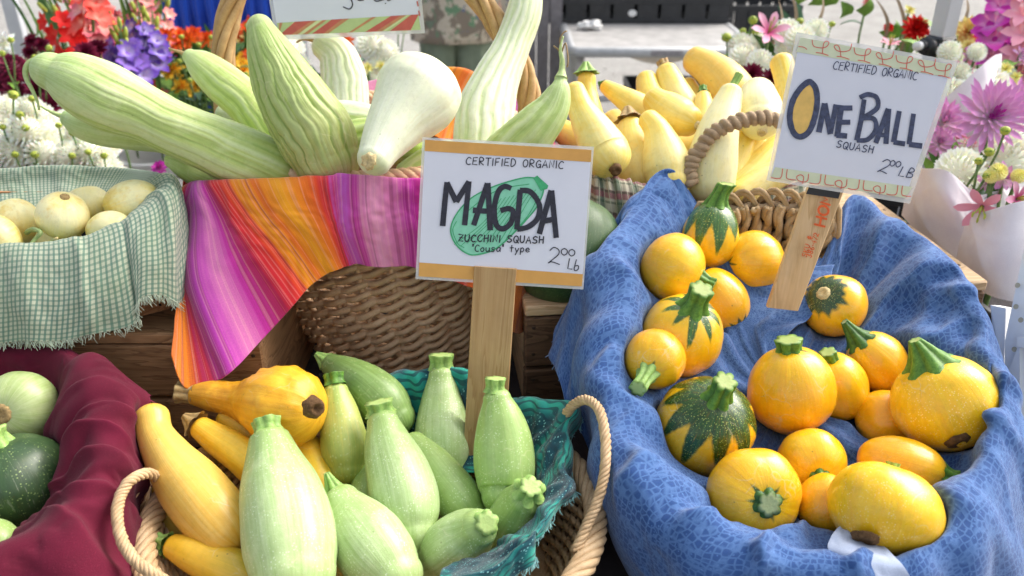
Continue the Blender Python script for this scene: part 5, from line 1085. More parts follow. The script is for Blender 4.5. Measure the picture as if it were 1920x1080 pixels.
fr([(285, 783, .985, 32), (292, 815, .975, 33), (318, 860, .955, 44), (355, 910, .935, 57), (400, 965, .915, 62), (430, 1000, .905, 56)], 'peach', 'large pale yellow squash with a knobbed neck lying at the left of the basket', GY, None, cat='squash', nm='summer_squash', lobes=0, cap1=.7, wob=.012)
r_ = fr([(362, 738, 1.055, 21), (395, 741, 1.055, 29), (435, 748, 1.05, 33), (470, 753, 1.04, 44), (505, 757, 1.02, 66), (535, 762, 1.01, 77), (556, 765, 1.005, 70)], 'crook', 'golden bumpy crookneck squash lying across the back with a dry blossom scar', GY, (20, 24, 'collar', 'stem_dry'), cat='squash', nm='crookneck_squash', lobes=10, lamp=.03, warts=.10, cap0=.3, cap1=.75)
scar(r_, P(590, 765, .945), AX(.55, .05, .85), .0115, 'scar_dark', .003, raised=.004)
fr([(378, 803, 1.01, 22), (410, 825, 1.005, 29), (450, 852, .995, 34), (490, 885, .985, 36), (520, 915, .98, 30)], 'gold', 'deep yellow squash with a pale frayed stem behind the large pale one', GY, (18, 26, 'point', 'stem_dry'), cat='squash', nm='summer_squash', lobes=6, lamp=.03)
fr([(300, 915, .965, 16), (318, 950, .96, 26), (352, 985, .945, 34), (400, 1015, .935, 36), (440, 1035, .93, 28)], 'olive', 'dull olive yellow squash underneath the large pale one', GY, None, cat='squash', nm='summer_squash')
fr([(328, 1026, .895, 24), (355, 1036, .89, 32), (395, 1054, .885, 38), (440, 1072, .88, 42), (480, 1088, .88, 38)], 'yzuc', 'yellow zucchini turning green with a bright frilled stem at the bottom of the basket', GY, (17, 22, 'knob', 'stem_pale'), nm='summer_squash', cat='squash', lobes=5, lamp=.02)
fr([(560, 830, 1.04, 30), (585, 860, 1.03, 34), (600, 905, 1.01, 36), (610, 940, 1.0, 30)], 'gold', 'yellow squash deep in the gap between the big green zucchini and the narrow one', GY, None, cat='squash', nm='summer_squash')
fr([(425, 785, 1.05, 22), (455, 805, 1.045, 30), (500, 830, 1.04, 34), (540, 850, 1.03, 30)], 'gold', 'golden squash mostly hidden beneath the bumpy crookneck', GY, None, cat='squash', nm='summer_squash')
fr([(600, 960, .97, 30), (620, 1010, .95, 36), (640, 1060, .93, 36)], 'olive', 'olive squash showing between the two front zucchini near the frame edge', GY, None, cat='squash', nm='summer_squash')
fr([(700, 880, 1.03, 26), (690, 920, 1.0, 34), (680, 960, .97, 34)], 'zuc_mid', 'zucchini deep in the middle of the pile below the leaning one', GZ, None)
fr([(870, 930, 1.03, 30), (900, 950, 1.01, 34), (910, 985, .99, 34)], 'zuc_mid', 'zucchini at the bottom of the pile below the diagonal one', GZ, None)
fr([(460, 1075, .95, 34), (520, 1085, .94, 40), (600, 1090, .94, 40), (680, 1095, .94, 34)], 'olive', 'olive squash at the bottom under the largest zucchini', GY, None, cat='squash', nm='summer_squash')
# ================================================================ RIBBED LONG SQUASH (tall wicker basket)
GA = 'long ribbed squash in the tall wicker basket'
def ar(spine, m, lab, st=None, sc=None, **k): return fr(spine, m, lab, GA, st, sc, cat='squash', nm='ribbed_squash', **k)
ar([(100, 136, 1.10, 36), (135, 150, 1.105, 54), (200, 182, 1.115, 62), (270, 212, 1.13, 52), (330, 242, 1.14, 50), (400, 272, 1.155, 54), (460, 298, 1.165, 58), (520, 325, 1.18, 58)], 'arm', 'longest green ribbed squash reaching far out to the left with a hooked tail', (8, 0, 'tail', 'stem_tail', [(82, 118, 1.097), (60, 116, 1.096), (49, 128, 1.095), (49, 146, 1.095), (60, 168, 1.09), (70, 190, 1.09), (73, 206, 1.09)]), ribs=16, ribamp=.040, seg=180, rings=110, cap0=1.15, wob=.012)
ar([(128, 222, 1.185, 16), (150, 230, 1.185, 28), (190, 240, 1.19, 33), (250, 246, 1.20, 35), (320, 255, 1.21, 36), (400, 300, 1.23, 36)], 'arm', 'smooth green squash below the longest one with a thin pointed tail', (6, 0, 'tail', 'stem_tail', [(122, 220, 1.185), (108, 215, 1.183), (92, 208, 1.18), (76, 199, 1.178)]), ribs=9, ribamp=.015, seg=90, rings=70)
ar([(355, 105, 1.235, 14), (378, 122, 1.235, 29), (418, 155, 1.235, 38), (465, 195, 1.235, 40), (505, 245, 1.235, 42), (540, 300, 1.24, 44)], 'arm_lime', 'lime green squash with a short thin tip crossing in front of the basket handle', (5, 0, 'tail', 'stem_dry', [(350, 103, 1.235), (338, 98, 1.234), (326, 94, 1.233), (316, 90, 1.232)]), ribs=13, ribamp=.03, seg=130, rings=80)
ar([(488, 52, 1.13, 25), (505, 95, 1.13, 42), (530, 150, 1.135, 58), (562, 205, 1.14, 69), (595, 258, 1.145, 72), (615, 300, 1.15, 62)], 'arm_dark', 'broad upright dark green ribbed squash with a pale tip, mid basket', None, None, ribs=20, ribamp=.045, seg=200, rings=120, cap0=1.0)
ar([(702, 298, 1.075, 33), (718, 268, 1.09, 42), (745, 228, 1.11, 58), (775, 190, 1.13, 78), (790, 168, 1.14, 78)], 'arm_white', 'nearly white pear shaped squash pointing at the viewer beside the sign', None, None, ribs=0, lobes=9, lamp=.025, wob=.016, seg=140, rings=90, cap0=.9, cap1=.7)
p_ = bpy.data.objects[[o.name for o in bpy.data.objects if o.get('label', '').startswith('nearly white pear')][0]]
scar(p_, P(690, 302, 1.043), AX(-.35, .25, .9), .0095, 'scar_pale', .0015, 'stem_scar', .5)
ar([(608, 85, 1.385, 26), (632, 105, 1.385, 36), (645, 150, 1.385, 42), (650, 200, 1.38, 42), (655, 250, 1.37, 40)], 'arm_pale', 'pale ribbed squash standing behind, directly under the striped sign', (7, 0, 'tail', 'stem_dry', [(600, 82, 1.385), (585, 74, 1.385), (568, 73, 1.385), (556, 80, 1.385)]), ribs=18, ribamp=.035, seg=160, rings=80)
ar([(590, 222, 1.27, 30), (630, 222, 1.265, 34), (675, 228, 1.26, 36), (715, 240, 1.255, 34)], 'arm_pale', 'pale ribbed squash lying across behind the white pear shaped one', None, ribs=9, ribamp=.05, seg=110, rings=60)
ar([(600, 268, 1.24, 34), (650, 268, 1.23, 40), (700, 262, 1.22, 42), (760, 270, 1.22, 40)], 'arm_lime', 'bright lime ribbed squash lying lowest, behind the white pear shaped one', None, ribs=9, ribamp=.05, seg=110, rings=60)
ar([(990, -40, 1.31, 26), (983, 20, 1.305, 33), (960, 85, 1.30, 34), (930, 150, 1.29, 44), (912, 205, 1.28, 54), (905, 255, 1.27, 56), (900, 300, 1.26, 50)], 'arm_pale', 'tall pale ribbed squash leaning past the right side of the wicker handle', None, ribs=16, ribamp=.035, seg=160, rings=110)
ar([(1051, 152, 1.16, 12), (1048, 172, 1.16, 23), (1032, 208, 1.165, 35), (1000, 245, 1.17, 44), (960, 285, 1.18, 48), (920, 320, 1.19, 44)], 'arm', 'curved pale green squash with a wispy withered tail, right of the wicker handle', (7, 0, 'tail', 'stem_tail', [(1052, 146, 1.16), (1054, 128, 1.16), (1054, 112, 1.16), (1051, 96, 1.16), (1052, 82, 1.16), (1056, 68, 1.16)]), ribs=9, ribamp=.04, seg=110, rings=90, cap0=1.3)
q_ = [o for o in bpy.data.objects if o.get('label', '').startswith('curved pale green squash')][0]
mb = MB()
for w in ([(1053, 100, 1.16), (1060, 80, 1.158), (1064, 100, 1.157), (1065, 118, 1.158), (1063, 126, 1.16)], [(1052, 100, 1.16), (1046, 92, 1.16), (1038, 86, 1.16)], [(1052, 90, 1.16), (1050, 74, 1.16), (1056, 62, 1.16), (1063, 58, 1.16)]):
    mb.tube([P(*a) for a in w] if len(w) < 4 else spline([P(*a) for a in w], 12), .0011, 5)
mb.build('withered_petals', M['stem_dry'], q_, True, q_.location).location = (0, 0, 0)
ar([(760, 325, 1.17, 22), (800, 305, 1.18, 28), (840, 290, 1.2, 28)], 'arm_lime', 'small lime squash peeping out between the white squash and the sign', None, ribs=9, ribamp=.05, seg=80, rings=40)
ar([(322, 300, 1.215, 16), (338, 306, 1.215, 22), (370, 325, 1.22, 26), (420, 345, 1.22, 28)], 'arm_lime', 'short yellow green squash end showing under the longest one at the cloth corner', None, (4, 'scar_dark'), ribs=0)
ar([(420, 215, 1.30, 20), (450, 222, 1.30, 28), (500, 240, 1.30, 30)], 'arm_pale', 'pale squash glimpsed between the lime green one and the longest one', None, ribs=9, ribamp=.04)
for (x1, y1, d1, x2, y2, d2) in ((480, 350, 1.26, 760, 370, 1.24), (560, 320, 1.34, 900, 350, 1.32), (470, 290, 1.38, 640, 300, 1.42)):
    pass
# ================================================================ YELLOW SQUASH PILE (behind)
GP = 'pale yellow squash piled in the tray behind'
def yp(spine, m, lab, st=None, sc=None, **k): return fr(spine, m, lab, GP, st, sc, cat='squash', nm='summer_squash', **k)
yp([(1078, 170, 1.27, 20), (1090, 205, 1.265, 26), (1112, 245, 1.26, 37), (1132, 282, 1.255, 46), (1140, 295, 1.25, 44)], 'pale', 'long necked yellow squash left in the pile with a dark scarred end', None, None, cap1=.85)
y_ = [o for o in bpy.data.objects if o.get('label', '').startswith('long necked yellow')][0]
scar(y_, P(1156, 319, 1.222), AX(.3, .45, .85), .0085, 'scar_dark', .002, raised=.002)
yp([(1100, 148, 1.42, 17), (1101, 170, 1.42, 17), (1106, 210, 1.42, 24), (1110, 250, 1.42, 30)], 'butter', 'thin upright golden squash with a green stem at the back of the pile', (15, 18, 'point', 'stem_pale'), lobes=5, lamp=.05)
yp([(1136, 163, 1.44, 13), (1160, 178, 1.43, 19), (1195, 200, 1.42, 27), (1225, 222, 1.42, 32)], 'butter', 'yellow squash pointing left with a tiny green tip', (6, 8, 'point', 'stem'), None)
yp([(1212, 150, 1.50, 20), (1218, 175, 1.49, 24), (1235, 210, 1.48, 30)], 'butter', 'yellow squash end standing left of the paired one at the back of the pile', None)
yp([(1250, 136, 1.50, 21), (1262, 165, 1.49, 27), (1285, 210, 1.47, 32)], 'pale', 'upright yellow squash with a blunt cut end, second of the back pair', (12, 8, 'collar', 'stem_dry'))
yp([(1290, 158, 1.55, 15), (1302, 190, 1.54, 22), (1315, 230, 1.52, 28)], 'pale', 'narrow yellow squash behind the back pair, beside the largest one')
yp([(1303, 113, 1.53, 26), (1330, 128, 1.52, 32), (1360, 155, 1.50, 40), (1385, 190, 1.48, 44)], 'peach', 'largest yellow squash at the back of the pile with a smooth rounded orange end', None, None)
yp([(1228, 188, 1.36, 25), (1250, 205, 1.35, 34), (1275, 220, 1.33, 36), (1288, 226, 1.32, 30)], 'butter', 'stubby yellow squash lying on top of the pile with a tan scar at its end', None, (8, 'scar_pale', .002))
yp([(1182, 238, 1.34, 24), (1186, 262, 1.335, 32), (1196, 300, 1.33, 40), (1205, 335, 1.325, 42)], 'pale', 'yellow squash with a flared dry stem standing in the front left of the pile', (17, 22, 'point', 'stem_dry'), lobes=5, lamp=.03)
yp([(1216, 224, 1.29, 20), (1232, 246, 1.285, 26), (1244, 285, 1.28, 40), (1252, 320, 1.275, 46), (1254, 340, 1.27, 42)], 'pale', 'bent neck yellow squash at the front of the pile just above the blue cloth')
yp([(1370, 175, 1.30, 22), (1360, 205, 1.295, 30), (1345, 255, 1.285, 40), (1335, 305, 1.28, 47), (1332, 340, 1.28, 46)], 'palest', 'palest squash standing tall behind the wrapped handle, with a bright green cut stem', (8, 24, 'collar', 'stem_pale', (.45, -.8, 0)))
yp([(1420, 178, 1.36, 34), (1424, 208, 1.33, 42), (1426, 226, 1.315, 38)], 'palest', 'round ended pale squash facing out under the wrapped handle', None, (9, 'scar_pale'))
yp([(1466, 118, 1.42, 22), (1475, 150, 1.41, 23), (1488, 200, 1.40, 30), (1500, 240, 1.39, 36)], 'butter', 'golden curved squash half hidden by the larger round sign', None, None, warts=.03)
yp([(1392, 262, 1.345, 24), (1380, 290, 1.34, 30), (1368, 330, 1.33, 30)], 'butter', 'orange tinted squash under the round ended pale one')
yp([(1425, 270, 1.36, 16), (1405, 300, 1.35, 18), (1375, 345, 1.33, 18)], 'pale', 'thin yellow squash lying diagonally under the round ended one', None)
yp([(1470, 265, 1.36, 24), (1430, 305, 1.34, 27), (1380, 350, 1.32, 28)], 'butter', 'yellow squash lying diagonally behind the corner of the larger sign')
yp([(1490, 310, 1.32, 26), (1440, 335, 1.31, 28), (1390, 365, 1.30, 28)], 'pale', 'lowest diagonal yellow squash just over the woven rim', None)
yp([(1048, 232, 1.37, 14), (1062, 248, 1.37, 26), (1085, 258, 1.37, 30), (1100, 262, 1.37, 26)], 'butter', 'yellow squash low in the gap right of the curved green one')
yp([(1319, 182, 1.44, 14), (1320, 200, 1.43, 19), (1318, 230, 1.42, 24)], 'butter', 'small golden squash with a leafy green tip between the larger ones', (8, 14, 'knob', 'stem'))
yp([(1170, 300, 1.40, 30), (1230, 290, 1.40, 34), (1290, 280, 1.40, 36), (1340, 260, 1.40, 34)], 'butter', 'yellow squash buried in the middle of the pile')
yp([(1210, 250, 1.50, 34), (1270, 250, 1.50, 36), (1350, 235, 1.50, 36)], 'butter', 'yellow squash buried at the back of the pile')
yp([(1150, 230, 1.50, 26), (1170, 250, 1.48, 30), (1200, 280, 1.44, 30)], 'butter', 'yellow squash deep behind the flared stem one')
# ================================================================ LEMON CUCUMBERS (green checked basket)
GL_ = 'pale lemon cucumbers in the green checked basket'
def lc(px, py, d, rx, ry, ax, lab, sc=None):
    root, top, a, bot, b, R = ball(px, py, d, rx, ry, ax, 'lemon', lab, GL_, lobes=6, lamp=.012, nm='lemon_cucumber', dimple=.03)
    root['category'] = 'cucumber'
    if sc: scar(root, top + a * .0003, a, sc * d / FPX, 'scar')
    return root
lc(118, 404, 1.115, 47, 44, (.38, -.80, .55), 'round pale cucumber in front with a brown scar on top', 8)
lc(165, 384, 1.17, 42, 36, (-.1, -.8, .2), 'pale cucumber at the back of the basket behind the brown scarred one')
lc(247, 378, 1.15, 40, 54, (.85, -.25, .15), 'oval streaky cucumber lying at the right end of the basket')
lc(203, 428, 1.11, 32, 44, (.9, -.2, .2), 'cucumber low behind the folded rim of the checked cloth')
lc(28, 418, 1.14, 46, 44, (.55, .45, .45), 'yellow mottled cucumber at the left with a curled dry stem')
lc(-5, 447, 1.09, 48, 38, (-.3, .4, .5), 'streaked yellow cucumber cut off by the left edge')
lc(110, 455, 1.13, 40, 34, (.2, .3, .5), 'yellow cucumber beneath the scarred one')
mb = MB(); mb.tube(spline([P(50, 436, 1.1), P(62, 430, 1.09), P(76, 436, 1.085), P(66, 448, 1.085), P(58, 462, 1.08), P(80, 460, 1.075), P(108, 446, 1.07)], 26), [.0035 - .0018 * i / 25 for i in range(26)], 7); o = mb.build('dry_stem', M['stem_tail'], [o for o in bpy.data.objects if o.get('label', '').startswith('yellow mottled')][0], True); o.location = -o.parent.location
# ================================================================ ROUND SQUASH at the left front and behind the sign
r_, t_, a_, b_, bb_, R_ = ball(36, 766, 1.02, 70, 62, (.02, .05, 1), 'paleround', 'pale green round squash with a tan scar facing out, in the maroon cloth', None, lobes=9, lamp=.04, nm='round_squash', dimple=.10); scar(r_, t_ + a_ * .0005, a_, .0115, 'scar', .002)
r_, t_, a_, b_, bb_, R_ = ball(22, 905, .945, 102, 88, (-.15, -.85, .25), 'darkround', 'dark green speckled round squash with a light stem, in the maroon cloth', None, lobes=8, lamp=.03, nm='round_squash'); stem(r_, t_, a_, .014, .018, 'knob', 'stem_pale', 5)
r_, t_, a_, b_, bb_, R_ = ball(-5, 1020, .87, 40, 52, (.6, .7, .3), 'zuc_mid', 'light green squash below the dark speckled one at the corner', None, lobes=8, lamp=.02, nm='round_squash')
r_, t_, a_, b_, bb_, R_ = ball(1062, 468, 1.205, 104, 112, (.3, -.8, .1), 'midround', 'big dark green round squash on the crate behind the larger printed sign', None, lobes=10, lamp=.03, nm='round_squash')
# the linings, laid round the fruit in them
for a_, k_ in DEFER: cloth(*a_, **k_)
# ================================================================ SIGNS
def sign(lab, pl, paper, lam, thick=.0012, cat='sign'):
    a = pl.at(*lam[0]); c = sum([pl.at(*q) for q in lam], Vector()) / 4; root = empty('price_sign', c, lab, cat)
    pl.slab(lam, .0005, 'laminate', M['laminate'], root, back=.0008); pl.slab(paper, .0006, 'paper', M['card'], root); return root
pl = Plane(P(793, 260, .975), P(1112, 277, .985), P(782, 520, .995)); s1 = sign('white and orange card reading MAGDA zucchini squash on a wooden stake', pl, [(797, 262), (1109, 281), (1091, 537), (785, 518)], [(792, 257), (1114, 275), (1094, 543), (779, 523)])
for q in ([(797, 262), (1109, 281), (1108, 304), (796, 283)], [(786, 492), (1093, 514), (1091, 537), (785, 518)]): b = MB(); pl.poly(b, q, .0003); pl.part(b, 'orange_band', M['band'], s1)
zo = [(1004, 334), (985, 333), (955, 340), (925, 350), (890, 367), (866, 388), (850, 412), (845, 432), (850, 450), (862, 466), (880, 477), (897, 477), (925, 469), (950, 450), (968, 432), (985, 414), (1005, 390), (1016, 368), (1019, 356)]
b = MB(); pl.poly(b, zo, .00035); pl.part(b, 'zucchini_drawing', M['green_fill'], s1)
b = MB(); pl.stroke(b, zo, 2.6, .0006)
for k in range(9):
    x0, y0 = (862 + k * 9, 440 + k * 4.5 if k < 6 else 470 - (k - 6) * 4); pl.stroke(b, [(852 + k * 12, 458 - k * 1 + (4 if k % 2 else 0)), (905 + k * 10, 418 - k * 4), (940 + k * 8, 372 - k * 2)], 1.1, .00065)
pl.stroke(b, [(872, 400), (915, 366), (950, 352), (992, 345)], 1.5, .00065); pl.stroke(b, [(955, 445), (990, 404), (1010, 368)], 1.6, .00065); pl.stroke(b, [(856, 415), (849, 432), (858, 456), (870, 464)], 1.5, .00065)
pl.poly(b, [(1000, 334), (1007, 329), (1028, 348), (1026, 354), (1014, 358)], .0007); pl.part(b, 'zucchini_outline', M['green_line'], s1)
b = MB(); W_ = 10.2
def pz(sx, sy, ox, oy, k): return [(ox + a / k, oy + c / k) for a, c in zip(sx, sy)]
def Z(pts): return [(820 + a / 6.752, 320 + c / 6.75) for a, c in pts]
for st_, sm in (([(68, 700), (95, 400), (122, 145)], 0), ([(122, 150), (240, 395)], 0), ([(240, 395), (400, 135)], 0), ([(402, 135), (345, 690)], 0),
                ([(460, 690), (635, 160)], 0), ([(640, 155), (670, 755)], 0), ([(450, 500), (650, 515)], 0),
                ([(935, 225), (850, 200), (770, 270), (720, 480), (745, 680), (830, 735), (930, 660), (958, 520), (900, 480), (800, 505)], 1),
                ([(1050, 240), (1005, 745)], 0), ([(1045, 250), (1180, 270), (1290, 430), (1270, 600), (1150, 710), (1010, 740)], 1),
                ([(1290, 800), (1440, 250)], 0), ([(1445, 250), (1505, 850)], 0), ([(1360, 635), (1480, 615)], 0)):
    pl.stroke(b, Z(st_), W_, .0009, smooth=bool(sm), blunt=True)
pl.part(b, 'lettering', M['ink'], s1)
b = MB(); random.seed(3)
pl.text(b, 'CERTIFIED ORGANIC', 873, 308, 1056, 316, 13.5, 1.9, .0009, .05)
pl.text(b, 'ZUCCHINI SQUASH', 859, 452, 1019, 456, 12.5, 2.4, .0011, .06, gap=.3)
pl.text(b, '"Cousa" type', 884, 471, 993, 473, 12, 1.9, .0011, .06, gap=.22)
pl.part(b, 'written_words', M['ink'], s1); b = MB(); pl.text(b, '2', 1027, 494, 1050, 496, 31, 1.9, .0009); pl.text(b, '00', 1051, 478, 1078, 480, 12.5, 1.9, .0009, gap=.1); pl.text(b, 'Lb', 1063, 504, 1085, 508, 19, 1.9, .0009, gap=.2)
pl.part(b, 'written_price', M['ink'], s1)
def stake(root, q, thick, m, nm='stake'):
    f = [P(*a) for a in q]; n = (f[1] - f[0]).cross(f[3] - f[0]).normalized()
    if n.dot(CAM - f[0]) < 0: n = -n
    g = [p - n * thick for p in f]; x = (f[1] - f[0]).normalized() * .0012; c = [f[0] + x, f[1] - x, f[2] - x, f[3] + x]; f2 = [p - n * .0012 for p in f]
    mb = MB(); mb.add(c + f2 + g, [(0, 1, 2, 3), (8, 11, 10, 9), (0, 4, 5, 1), (1, 5, 6, 2), (2, 6, 7, 3), (3, 7, 4, 0), (4, 8, 9, 5), (5, 9, 10, 6), (6, 10, 11, 7), (7, 11, 8, 4)])
    ctr = sum(f, Vector()) / 4; d_ = (f[3] - f[0]).normalized(); xx = (f[1] - f[0]).normalized()
    o = mb.build(nm, m, root, False, ctr)
    o.data.transform(Matrix([d_, xx, n]).to_4x4()); o.matrix_basis = Matrix.Translation(ctr - root.location) @ Matrix([d_, xx, n]).transposed().to_4x4(); return o
stake(s1, [(889, 500, .992), (969, 505, .994), (945, 860, 1.055), (868, 860, 1.053)], .014, M['wood_stake'])
# One Ball sign
pl = Plane(P(1495, 62, 1.045), P(1795, 118, 1.015), P(1440, 338, 1.065)); s2 = sign('tilted white card reading ONE BALL squash on a stamped wooden stake', pl, [(1501, 70), (1786, 122), (1697, 371), (1446, 330)], [(1494, 60), (1797, 115), (1706, 382), (1437, 338)])
def G_(pts): return [(1440 + a / 3.0, 40 + c / 3.0) for a, c in pts]
for q in ([(182, 90), (1038, 245), (1012, 315), (160, 172)], [(40, 820), (812, 932), (772, 993), (15, 878)]): b = MB(); pl.poly(b, G_(q), .0003); pl.part(b, 'pattern_band', M['pattern_green'], s2)
b = MB()
for k in range(7):   # looping pattern, top band
    x = 250 + k * 118; y = 100 + k * 21.5; f = -1 if k % 2 else 1
    if k == 6: x -= 20
    pl.stroke(b, G_([(x + f * -2 + (0 if f > 0 else 100), y + 6), (x + (2 if f > 0 else 96), y + 32), (x + (14 if f > 0 else 84), y + 44), (x + 50, y + 50), (x + (80 if f > 0 else 18), y + 42), (x + (92 if f > 0 else 4), y + 20), (x + (76 if f > 0 else 20), y + 12), (x + (62 if f > 0 else 34), y + 30), (x + (56 if f > 0 else 42), y + 78)]), 1.7, .0006)
    pl.stroke(b, G_([(x + 20, y + 76), (x + 50, y + 80), (x + 88, y + 92)]), 1.7, .0006)
pl.stroke(b, G_([(172, 142), (200, 146), (218, 158)]), 1.6, .0006)
pl.part(b, 'pattern_lines', M['pattern_red'], s2); b = MB()
for k in range(7):
    x = 30 + k * 108; y = 836 + k * 15.5
    if k % 2: pl.stroke(b, G_([(x + 90, y + 8), (x + 84, y + 44), (x + 60, y + 52), (x + 30, y + 42), (x + 24, y + 22), (x + 46, y + 12), (x + 62, y + 26), (x + 56, y + 60)]), 1.7, .0006)
    else: pl.stroke(b, G_([(x + 52, y - 6), (x + 44, y + 40), (x + 20, y + 48), (x - 12, y + 42)]), 1.7, .0006); pl.stroke(b, G_([(x + 78, y - 2), (x + 74, y + 44), (x + 98, y + 54), (x + 124, y + 56)]), 1.7, .0006)
pl.part(b, 'pattern_lines', M['pattern_red'], s2)
b = MB(); oo = [(245, 345), (268, 380), (276, 450), (262, 540), (230, 620), (180, 650), (140, 620), (122, 540), (138, 450), (180, 380), (225, 342)]
pl.poly(b, G_([tuple(v) for v in [(q.x, q.y) for q in spline([Vector((a, c, 0)) for a, c in oo], 34)]]), .0005); pl.part(b, 'squash_drawing', M['orange_fill'], s2)
b = MB(); pl.stroke(b, G_(oo + [(245, 345)]), 11.0, .0008)
for st_, sm, w in (([(285, 625), (318, 462)], 0, 10.5), ([(318, 462), (350, 635)], 0, 10.5), ([(350, 632), (382, 468)], 0, 9.5), ([(412, 472), (388, 650)], 0, 10.5), ([(405, 488), (474, 488)], 0, 10), ([(402, 568), (462, 568)], 0, 9.5), ([(384, 640), (444, 646)], 0, 10.5),
                ([(540, 440), (522, 560), (498, 670)], 0, 9.5), ([(515, 430), (560, 412), (610, 430), (612, 490), (530, 545)], 1, 9), ([(530, 545), (595, 550), (605, 610), (560, 665), (498, 670)], 1, 9),
                ([(605, 685), (676, 492)], 0, 10), ([(678, 492), (662, 690)], 0, 9.5), ([(628, 640), (662, 640)], 0, 8), ([(738, 505), (705, 680)], 0, 9.5), ([(705, 680), (770, 690)], 0, 9), ([(818, 520), (792, 692)], 0, 9.5), ([(792, 692), (866, 702)], 0, 10)):
    pl.stroke(b, G_(st_), w, .001, smooth=bool(sm), blunt=True)
pl.part(b, 'lettering', M['ink_navy'], s2)
b = MB(); pl.text(b, 'CERTIFIED ORGANIC', *G_([(362, 268)])[0], *G_([(835, 330)])[0], 15, 1.7, .001, .12, gap=.2)
pl.part(b, 'written_words', M['ink_navy'], s2); b = MB(); pl.text(b, 'SQUASH', *G_([(382, 708)])[0], *G_([(588, 742)])[0], 13, 2.0, .001, .1, gap=.3)
pl.part(b, 'written_words', M['ink_navy'], s2); b = MB(); pl.text(b, '2', *G_([(610, 850)])[0], *G_([(668, 860)])[0], 26, 1.9, .001, .3); pl.text(b, '00', *G_([(680, 812)])[0], *G_([(742, 822)])[0], 11, 1.9, .001, .15, gap=.1); pl.text(b, 'LB', *G_([(728, 868)])[0], *G_([(808, 884)])[0], 18, 1.9, .001, .3, gap=.2)
pl.part(b, 'written_price', M['ink_navy'], s2)
stake(s2, [(1512, 345, 1.083), (1579, 350, 1.080), (1503, 584, 1.125), (1446, 575, 1.128)], .012, M['wood_stake2'])
ps = Plane(P(1512, 345, 1.083), P(1579, 350, 1.080), P(1446, 575, 1.128))
b = MB(); ps.poly(b, [(1517, 348), (1577, 352), (1571, 372), (1510, 363)], .0026); ps.part(b, 'tape', M['tape'], s2)
b = MB()
ps.text(b, 'HOME', 1545, 426, 1564, 346, 19, 4.2, .0022, 0, gap=.15, jit=0); ps.text(b, 'SKU #', 1511, 482, 1522, 443, 8.5, 1.5, .0022, 0, gap=.25, jit=0); ps.text(b, '386-472', 1520, 483, 1535, 438, 9.5, 1.6, .0022, 0, gap=.22, jit=0)
ps.part(b, 'ink_stamp', M['stamp'], s2)
# upper sign, cut by the frame
pl = Plane(P(505, -10, 1.30), P(790, -20, 1.30), P(520, 75, 1.315)); s3 = sign('card with red and green slanting stripes along its foot, hanging in the wicker handle', pl, [(484, -170), (764, -190), (789, 56), (522, 66)], [(478, -176), (770, -196), (797, 62), (516, 76)])
b = MB(); sb = [(519, 43), (785, 27), (789, 56), (522, 66)]; pl.poly(b, sb, .0003); pl.part(b, 'striped_band', M['stripe_g'], s3)
def slst(xt0, xt1, xb0, xb1, m, lift):
    b = MB(); f = lambda x, t: (x, (43 + (x - 519) * -.0602) if t else (66 + (x - 522) * -.0375))
    pl.poly(b, [f(xt0, 1), f(xt1, 1), f(xb1, 0), f(xb0, 0)], lift); pl.part(b, 'stripe', m, s3)
for a in ((550, 560, 530, 545), (588, 606, 561, 574)): slst(*a, M['stripe_y'], .0005)
for xt0, xt1, xb0, xb1, m in ((553, 585, 524, 546, 'stripe_a'), (585, 594, 546, 558, 'stripe_b'), (605, 613, 568, 577, 'stripe_b'), (622, 642, 585, 607, 'stripe_a'), (642, 655, 607, 616, 'stripe_b'), (697, 706, 654, 660, 'stripe_b'), (733, 752, 685, 705, 'stripe_a'), (752, 762, 705, 716, 'stripe_b'), (771, 785, 731, 770, 'stripe_a'), (764, 768, 718, 724, 'stripe_y'), (524, 530, 522, 523, 'stripe_b')): slst(xt0, xt1, xb0, xb1, M[m], .0007)
b = MB(); pl.stroke(b, [(782, 2), (784, 12)], 2.5, .0009, False, blunt=True); pl.stroke(b, [(785, 20), (787, 30)], 2.5, .0009, False, blunt=True); pl.part(b, 'edge_stripe', M['stripe_a'], s3)
b = MB(); pl.stroke(b, [(645, -60), (662, -40), (652, -18), (659, 0), (661, 10), (655, 17), (644, 13)], 2.2, .0009); pl.stroke(b, [(666, -10), (672, 0), (682, 0)], 2.5, .0009); pl.stroke(b, [(700, -22), (703, 1), (720, -1)], 2.5, .0009); pl.stroke(b, [(727, -20), (727, 1), (738, -6), (728, -10)], 2.2, .0009); pl.stroke(b, [(722.5, 6.2), (723.5, 6.6)], 2.0, .0009, False)
pl.part(b, 'handwriting', M['ink'], s3)
for x in (560, 700):
    mb = MB(); mb.tube([pl.at(x, -178), P(x, -172 - (8 if x < 600 else 0), 1.318)], .0008, 5); o = mb.build('string', M['stem_dry'], s3, False, s3.location); o.location = (0, 0, 0)
